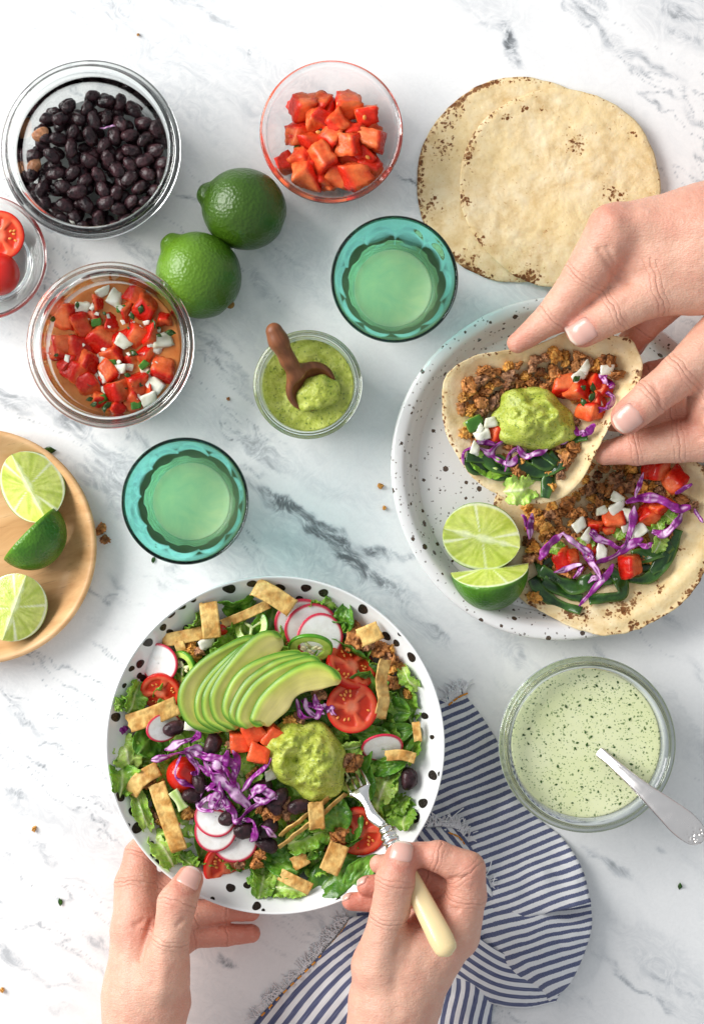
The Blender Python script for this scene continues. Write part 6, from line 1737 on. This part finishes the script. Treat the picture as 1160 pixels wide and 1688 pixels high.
# ------------------------------------------------------------------ fork
M_IVORY = food_mat('ivory_handle', (0.84, 0.66, 0.36), rough=0.22, vary=0.05, vscale=40, bump=0.0, sss=0.2, sssr=(1, .7, .4), ssss=0.004, coat=0.4, coatr=0.08)
fk = empty('fork', P(600, 1320, 118))
tag(fk, 'fork with cream handle and ringed silver collar in the right hand', 'fork')
h0, h1 = P(650, 1397, 186), P(741, 1576, 262)
hd = (h1 - h0) / np.linalg.norm(h1 - h0)
tt = np.linspace(0, 1, 30)
rr_ = np.interp(tt, [0, .05, .5, .85, .95, .985, 1], [12, 13, 17, 19.5, 17.5, 12, 3])
V, f = tube(h0 + (h1 - h0) * tt[:, None], rr_, 20, flat=0.72)
mk('handle', V, f, M_IVORY, parent=fk)
fer = [(0, 12.5), (3, 13.5), (6, 12), (8, 11.5), (10, 13), (13, 13.8), (16, 12.2), (18, 12), (20, 13.2), (23, 12.5), (26, 10.5), (30, 9.8), (33, 10.6), (36, 8.6), (40, 7.0)]
V, f = tube(np.array([h0 - hd * a for a, r in smooth_prof(fer, 3)]), smooth_prof(fer, 3)[:, 1], 22, flat=0.9)
mk('collar', V, f, M_STEEL, parent=fk)
# neck and tines as one curved, tapering blade
c0 = h0 - hd * 39
nk = np.array([c0, P(615, 1346, 156), P(607, 1330, 147), P(600, 1316, 138), P(592, 1300, 126)])
ws = np.array([6, 8.5, 6, 8, 19.0])
q = smooth_prof(np.column_stack([nk, ws]), 8); path, w_ = q[:, :3], q[:, 3]
t_ = frames(path); s_ = np.cross(t_, (0, 0, 1.0)); s_ /= np.linalg.norm(s_, axis=1)[:, None]
xs_ = np.linspace(-1, 1, 9)
u_ = np.cross(s_, t_)
G = path[:, None] + s_[:, None] * (xs_[None, :, None] * w_[:, None, None]) + u_[:, None] * ((1 - xs_ ** 2) * 2.0)[None, :, None]
V, f = sheet(G, 4.0)
mk('neck', V, f, M_STEEL, parent=fk)
e0 = path[-1]; ed = t_[-1]; es = s_[-1]
for k in (-1, -.33, .33, 1):
    p0 = e0 + es * k * 15 - ed * 4
    pts = np.array([p0, p0 + ed * 14 + es * k * 1, p0 + ed * 30 + np.array([0, 0, -4]), p0 + ed * 46 + np.array([0, 0, -12])])
    V, f = tube(smooth_prof(pts, 5), np.linspace(3.6, 1.6, 16), 8)
    mk('tine', V, f, M_STEEL, parent=fk)

# ------------------------------------------------------------------ crumbs on the table
for (x, y, s, me, lab, cat) in ((627, 801, .55, CRUMBS[3], 'tan crumb on the marble left of the speckled plate', 'crumb'), (633, 837, .4, CRUMBS[3], 'smaller tan crumb below the other one by the speckled plate', 'crumb'), (165, 872, 1.0, CRUMBS[1], 'brown crumb tucked against the wooden plate', 'crumb'), (173, 887, .8, CRUMBS[5], 'second brown crumb against the wooden plate', 'crumb'),
                           (57, 1367, .45, CRUMBS[3], 'tan crumb on the marble left of the salad bowl', 'crumb'), (4, 1632, .5, CRUMBS[6], 'tan crumb at the lower left corner of the table', 'crumb'), (377, 657, .28, CRUMBS[2], 'tiny brown crumb between salsa and guacamole jars', 'crumb'), (228, 57, .3, CRUMBS[6], 'tiny tan crumb above the bean jar', 'crumb'),
                           (100, 1487, .9, HERB[0], 'green herb bit on the marble left of the hands', 'herb'), (1120, 1461, .9, HERB[2], 'pale green herb bit below the serving spoon', 'herb'), (82, 742, 1.6, HERB[1], 'green leaf bit beside the wooden plate', 'herb'), (253, 923, .8, HERB[3], 'green herb bit below the left tumbler', 'herb'), (262, 1046, .6, CRUMBS[2], None, None)):
    if lab: put(me.name.split('.')[0] if cat == 'herb' else 'table_crumb', me, x, y, 3 + (4 if s > .7 and cat == 'crumb' else 0), rrot(.3), s, lab, cat)
# ------------------------------------------------------------------ hands
def skin_mat():
    b = NB('skin')
    v = b.coord('Object')
    c = b.attr('col')
    n1 = b.noise(v, 55, 4, 0.6); n2 = b.noise(v, 230, 3, 0.6)
    c = b.mix(b.mr(n1, 0.42, 0.72, 0, 0.45), c, (0.64, 0.25, 0.18))
    c = b.mix(b.mr(n2, 0.52, 0.75, 0, 0.22), c, (0.84, 0.60, 0.50))
    s = b.attr('along', True); k = b.attr('knuckle', True)
    wr = b.noise(b.comb(b.math('MULTIPLY', s, 0.30), 0.0, 0.0), 1.0, 2)
    wob_ = b.math('ADD', s, b.math('MULTIPLY', b.noise(v, 75, 3), 16.0))
    lines = b.math('POWER', b.math('ABSOLUTE', b.math('SINE', b.math('MULTIPLY', wob_, 0.40))), 0.4)
    kk = b.math('MULTIPLY', b.math('SUBTRACT', 1.0, lines), k)
    c = b.mix(b.math('MULTIPLY', kk, 0.28), c, (0.55, 0.20, 0.14))
    pores = b.voronoi(b.mapping(v, scale=(1, 1.6, 1)), 620, 'Distance')
    cross = b.noise(b.mapping(v, rot=(0, 0, .6), scale=(180, 620, 300)), 1.0, 3, 0.6)
    h = b.math('ADD', b.math('MULTIPLY', pores, 0.35), b.math('ADD', b.math('MULTIPLY', cross, 0.8), b.math('MULTIPLY', kk, -1.3)))
    return b.set(color=c, rough=b.mr(n2, .3, .7, .40, .52), spec=0.4, sss=0.22, sssr=(1.0, 0.38, 0.22), ssss=0.006, normal=b.bump(h, 0.75, 0.0008))
M_HAND = skin_mat()
b = NB('fingernail'); M_NAIL = b.set(color=b.mix(b.mr(b.attr('tip', True), .80, .93, 0, 1), (0.72, 0.41, 0.34), (0.84, 0.71, 0.61)), rough=0.28, coat=0.25, coatr=0.15, sss=0.2, sssr=(1, .5, .4), ssss=0.002)

def make_hand(name, chains, blobs, groups, nails, red, label, h=2.6, tone=(0.69, 0.395, 0.285), lines=()):
    """chains: {key: [(px,py,z,r),...]}; groups: order of smooth unions [(keys,k)]; blobs: extra capsules in the palm"""
    ch = {k: [(P(x, y, z), r * F(z)) for (x, y, z, r) in c] for k, c in chains.items()}
    def chain_d(p, c):
        d = None
        for (a, ra), (b_, rb) in zip(c[:-1], c[1:]):
            e = cone_d(p, a, b_, ra, rb); d = e if d is None else smin(d, e, 5.0)
        return d
    bl_ = [((P(*a[:3]), a[3] * F(a[2])), (P(*c[:3]), c[3] * F(c[2]))) for a, c in blobs]
    def sdf(p):
        palm = None
        for (a, ra), (c, rc) in bl_:
            e = cone_d(p, a, c, ra, rc); palm = e if palm is None else smin(palm, e, 42.0)
        d = palm
        for key, k in groups:
            d = smin(d, chain_d(p, ch[key]), k)
        return d
    allp = np.array([p for c in ch.values() for p, r in c] + [q for s_ in bl_ for q, r in s_])
    mr_ = max([r for c in ch.values() for p, r in c] + [r for s_ in bl_ for q, r in s_])
    lo, hi = allp.min(0) - mr_ - 4, allp.max(0) + mr_ + 4
    lo[2] = max(lo[2], 1.0)
    V, f = surface_nets(sdf, lo, hi, h)
    # two rounds of smoothing
    e = np.vstack([f[:, [0, 1]], f[:, [1, 2]], f[:, [2, 3]], f[:, [3, 0]]])
    for _ in range(2):
        acc = np.zeros_like(V); cnt = np.zeros(len(V))
        np.add.at(acc, e[:, 0], V[e[:, 1]]); np.add.at(cnt, e[:, 0], 1); np.add.at(acc, e[:, 1], V[e[:, 0]]); np.add.at(cnt, e[:, 1], 1)
        V = V * .4 + .6 * acc / cnt[:, None]
    # normals from the field
    def grad(p):
        ee = 0.8; g_ = np.stack([sdf(p + np.eye(3)[i] * ee) - sdf(p - np.eye(3)[i] * ee) for i in range(3)], -1)
        return g_ / (np.linalg.norm(g_, axis=1)[:, None] + 1e-9)
    N = grad(V)
    # tendons, hollows and folds
    dsp = 0.9 * fbm(V * 0.028, 3) + 0.35 * fbm(V * 0.09, 2)
    for (pts, w, amp) in lines:                                   # creases / tendons given as photo polylines with heights
        q = smooth_prof(np.array([P(*x) for x in pts]), 6)
        d = np.min(np.linalg.norm(V[:, None, :2] - q[None, :, :2], axis=2) + 1e3 * (np.abs(V[:, None, 2] - q[None, :, 2]) > 55), axis=1)
        dsp = dsp + amp * np.exp(-(d / w) ** 2)
    V = V + N * dsp[:, None]
    C = np.tile(np.array(tone), (len(V), 1))
    for (x, y, z, r, k) in red:
        d = np.linalg.norm(V - P(x, y, z), axis=1)
        C = lerp(C, (0.58, 0.17, 0.115), k * np.exp(-(d / r) ** 2))
    for (x, y, z, ang, w, L, tilt) in nails:
        d = np.linalg.norm(V[:, :2] - P(x, y, z)[:2], axis=1) + 1e3 * (V[:, 2] < z - 12)
        C = lerp(C, (0.58, 0.20, 0.145), 0.6 * np.exp(-((d - .52 * w) / (.16 * w)) ** 2))
    along = np.zeros(len(V)); kn = np.zeros(len(V)); best = np.full(len(V), 1e9)
    for c in ch.values():
        for i in range(1, len(c) - 1):
            (a, ra), (j, rj), (b2, rb) = c[i - 1], c[i], c[i + 1]
            ax = (b2 - a) / np.linalg.norm(b2 - a); s_ = (V - j) @ ax
            dd = np.linalg.norm(V - j, axis=1)
            m = np.exp(-(s_ / (rj * .30)) ** 2) * (dd < rj * 1.75)
            u = dd < best
            along = np.where(u & (m > 0.01), s_, along); kn = np.where(u, np.maximum(m, 0), kn); best = np.where(u, dd, best)
    o = mk(name, V, f, M_HAND, cols=C, attr={'along': along, 'knuckle': kn})
    tag(o, label, 'hand', 'hands around the food')
    # fingernails: a curved plate laid on the fingertip
    for (x, y, z, ang, w, L, tilt) in nails:
        a = math.radians(ang); d2 = np.array([math.cos(a), math.sin(a), 0.0])       # towards the fingertip (layout axes)
        sd = np.array([-d2[1], d2[0], 0.0]); up = np.array([0, 0, 1.0])
        dv = np.array([tilt[0], tilt[1], 1.0]); dv /= np.linalg.norm(dv)
        uu, vv = np.meshgrid(np.linspace(-1, 1, 15), np.linspace(-1, 1, 11), indexing='ij')
        # rounded rectangle
        wid = w / 2 * np.clip(1 - np.abs(uu) ** 5, 0.0, 1) ** 0.35 * (1 + .06 * uu)
        base = P(x, y, z)
        G = base + d2 * (uu[..., None] * L / 2) + sd * ((vv * wid)[..., None]) + dv * 22
        p = G.reshape(-1, 3)
        for _ in range(24):
            p = p - (0.55 * dv + 0.45 * grad(p)) * np.clip(sdf(p), -6, 10)[:, None] * 0.9
        for _ in range(8):
            p = p - grad(p) * np.clip(sdf(p), -6, 6)[:, None]
        n_ = grad(p); p = p + n_ * (1.3 - 1.5 * np.clip(np.maximum(np.abs(vv), np.abs(uu) * (uu < 0)).reshape(-1, 1) ** 6, 0, 1))
        p = p + d2 * (1.6 * np.clip(uu.reshape(-1, 1) - .6, 0, 1))
        Vn, fn = sheet(p.reshape(15, 11, 3), 1.5)
        tip = np.tile((uu.ravel() + 1) / 2, 2)
        mk('fingernail', Vn, fn, M_NAIL, parent=o, attr={'tip': tip})
    return o

# upper right hand: pinches the top edge of the lifted taco
make_hand('hand',
    {'index': [(1012, 380, 212, 46), (962, 458, 192, 36), (910, 522, 168, 28), (852, 566, 150, 17)],
     'thumb': [(1150, 468, 188, 52), (1078, 480, 192, 41), (1012, 514, 186, 34), (961, 546, 176, 27.5)],
     'middle': [(1110, 480, 140, 38), (1058, 542, 112, 25), (1015, 590, 92, 19), (985, 615, 84, 14)],
     'ring': [(1120, 470, 120, 34), (1075, 520, 92, 24), (1040, 575, 72, 18)],
     'web': [(1050, 430, 182, 44), (1005, 465, 166, 36), (968, 512, 150, 24)]},
    [((1185, 372, 205, 74), (1030, 378, 208, 44)), ((1200, 440, 195, 74), (1100, 440, 196, 52)), ((1185, 400, 200, 86), (1330, 350, 210, 92)), ((1330, 350, 210, 92), (1800, 190, 220, 108))],
    [('middle', 16), ('ring', 16), ('web', 14), ('thumb', 12), ('index', 10)],
    [(952, 548, 176, 215, 40, 46, (0.1, -0.15))],
    [(998, 350, 235, 40, .55), (850, 562, 150, 40, .6), (940, 548, 180, 40, .45), (1045, 548, 110, 50, .7), (960, 460, 200, 36, .35), (1020, 440, 220, 30, .35), (1150, 330, 260, 60, .25)],
    'hand with straight index finger pinching the top edge of the taco',
    lines=[([(985, 415, 225), (1002, 440, 220), (1018, 458, 212), (1032, 464, 205)], 5, -4.0), ([(998, 412, 232), (1012, 435, 226), (1032, 452, 215)], 5, -3), ([(1060, 352, 262), (1110, 365, 270), (1160, 372, 275)], 14, 3.0), ([(1060, 395, 255), (1120, 405, 262)], 16, -2.5), ([(1000, 350, 250), (1012, 362, 250)], 12, 3)])
# lower right hand: thumb on top of the taco, fingers below
make_hand('hand',
    {'thumb': [(1200, 552, 178, 52), (1122, 616, 186, 36), (1074, 654, 182, 32), (1034, 688, 172, 28.5)],
     'index': [(1205, 722, 140, 42), (1118, 727, 128, 35), (1048, 739, 116, 28), (998, 747, 106, 20)],
     'middle': [(1190, 680, 105, 36), (1105, 688, 98, 27), (1050, 692, 90, 21), (1010, 696, 84, 16)],
     'ring': [(1180, 610, 100, 34), (1120, 606, 88, 24), (1070, 618, 84, 21), (1030, 636, 80, 16)]},
    [((1205, 600, 150, 70), (1205, 700, 130, 62)), ((1195, 690, 165, 44), (1260, 640, 165, 80)), ((1250, 640, 150, 100), (1800, 570, 175, 104))],
    [('middle', 10), ('ring', 10), ('index', 8), ('thumb', 14)],
    [(1031, 691, 172, 218, 42, 46, (-0.1, -0.1))],
    [(1034, 700, 175, 34, .45), (1000, 750, 105, 40, .55), (1120, 700, 130, 36, .45), (1090, 665, 190, 30, .25), (1150, 700, 160, 30, .5), (1070, 610, 90, 40, .4), (1045, 735, 130, 30, .3)],
    'hand with thumb on the taco and fingers underneath it',
    lines=[([(1076, 636, 205), (1086, 655, 210), (1088, 678, 200)], 4, -2.0), ([(1150, 680, 160), (1146, 700, 165), (1155, 720, 160)], 5, -5)])
# lower left hand: holds the salad bowl
make_hand('hand',
    {'index': [(226, 1520, 112, 41), (224, 1458, 92, 34), (232, 1410, 76, 27), (256, 1370, 62, 21)],
     'thumb': [(268, 1612, 150, 46), (282, 1548, 168, 31), (292, 1488, 168, 32), (312, 1450, 146, 24)],
     'middle': [(246, 1536, 94, 42), (270, 1474, 72, 33), (305, 1438, 54, 25), (340, 1420, 42, 18)],
     'ring': [(265, 1550, 82, 36), (318, 1506, 70, 23), (372, 1500, 62, 19), (413, 1504, 56, 15)],
     'pinky': [(266, 1568, 82, 34), (318, 1543, 66, 20.5), (372, 1541, 56, 18.5), (414, 1539, 50, 15.5)]},
    [((222, 1540, 110, 40), (222, 1640, 112, 45)), ((262, 1570, 112, 44), (258, 1650, 124, 52)), ((238, 1650, 118, 58), (232, 1740, 116, 60)), ((232, 1740, 116, 60), (195, 2260, 135, 84))],
    [('middle', 12), ('ring', 10), ('pinky', 8), ('index', 14), ('thumb', 14)],
    [(314, 1444, 146, 62, 37, 40, (0.12, 0.15))],
    [(225, 1420, 90, 45, .5), (312, 1450, 150, 32, .45), (290, 1484, 195, 24, .3), (410, 1540, 50, 60, .65), (400, 1506, 56, 60, .75), (270, 1480, 70, 40, .6), (240, 1510, 130, 35, .4), (340, 1545, 70, 40, .4), (245, 1545, 140, 40, .3)],
    'hand gripping the salad bowl with thumb inside the rim',
    lines=[([(248, 1520, 150), (240, 1548, 150), (232, 1578, 150)], 4.5, -5.0), ([(238, 1515, 140), (226, 1522, 140)], 5, -3), ([(268, 1560, 190), (270, 1600, 190), (262, 1650, 180)], 12, 2.5), ([(305, 1512, 170), (296, 1520, 175)], 4, -2.5), ([(212, 1560, 150), (205, 1620, 150)], 12, 2.0)])
# lower right hand: holds the fork
make_hand('hand',
    {'index': [(748, 1535, 190, 45), (768, 1478, 200, 33), (768, 1434, 206, 31), (722, 1412, 206, 26), (690, 1408, 198, 21)],
     'thumb': [(626, 1592, 192, 46), (642, 1512, 214, 32), (650, 1454, 222, 33), (661, 1413, 214, 27)],
     'middle': [(748, 1520, 165, 38), (742, 1462, 160, 29), (700, 1442, 160, 25), (640, 1428, 172, 20), (624, 1424, 174, 15)],
     'ring': [(735, 1530, 142, 36), (712, 1478, 140, 26), (660, 1462, 148, 23), (605, 1460, 152, 17)],
     'pinky': [(715, 1545, 128, 34), (672, 1500, 130, 23), (620, 1486, 138, 18), (578, 1486, 140, 14.5)]},
    [((735, 1545, 178, 46), (664, 1650, 172, 46)), ((632, 1590, 180, 46), (640, 1670, 170, 52)), ((690, 1560, 165, 50), (664, 1640, 168, 52)), ((642, 1665, 168, 60), (640, 1740, 165, 62)), ((640, 1740, 165, 62), (645, 2280, 170, 86))],
    [('middle', 10), ('ring', 8), ('pinky', 8), ('index', 14), ('thumb', 16)],
    [(661, 1404, 214, 80, 40, 40, (0.0, 0.35)), (596, 1456, 152, 185, 20, 20, (-.3, .75)), (570, 1482, 140, 185, 18, 18, (-.3, .75))],
    [(662, 1412, 220, 30, .35), (700, 1408, 205, 45, .55), (775, 1436, 215, 34, .45), (720, 1450, 165, 45, .6), (605, 1460, 155, 45, .7), (580, 1486, 140, 45, .75), (680, 1520, 200, 30, .5), (745, 1500, 210, 40, .35), (648, 1452, 245, 24, .3)],
    'hand holding the fork like a pen above the napkin',
    lines=[([(742, 1450, 215), (748, 1448, 225), (770, 1446, 235)], 4, -3), ([(742, 1490, 195), (752, 1496, 210)], 4, -3), ([(672, 1516, 200), (660, 1545, 215), (655, 1565, 215)], 7, -4.0), ([(655, 1590, 225), (650, 1620, 222), (648, 1660, 220)], 10, -2.0), ([(690, 1540, 215), (676, 1600, 215)], 12, 2.0), ([(630, 1540, 225), (622, 1600, 222)], 12, 2.0)])
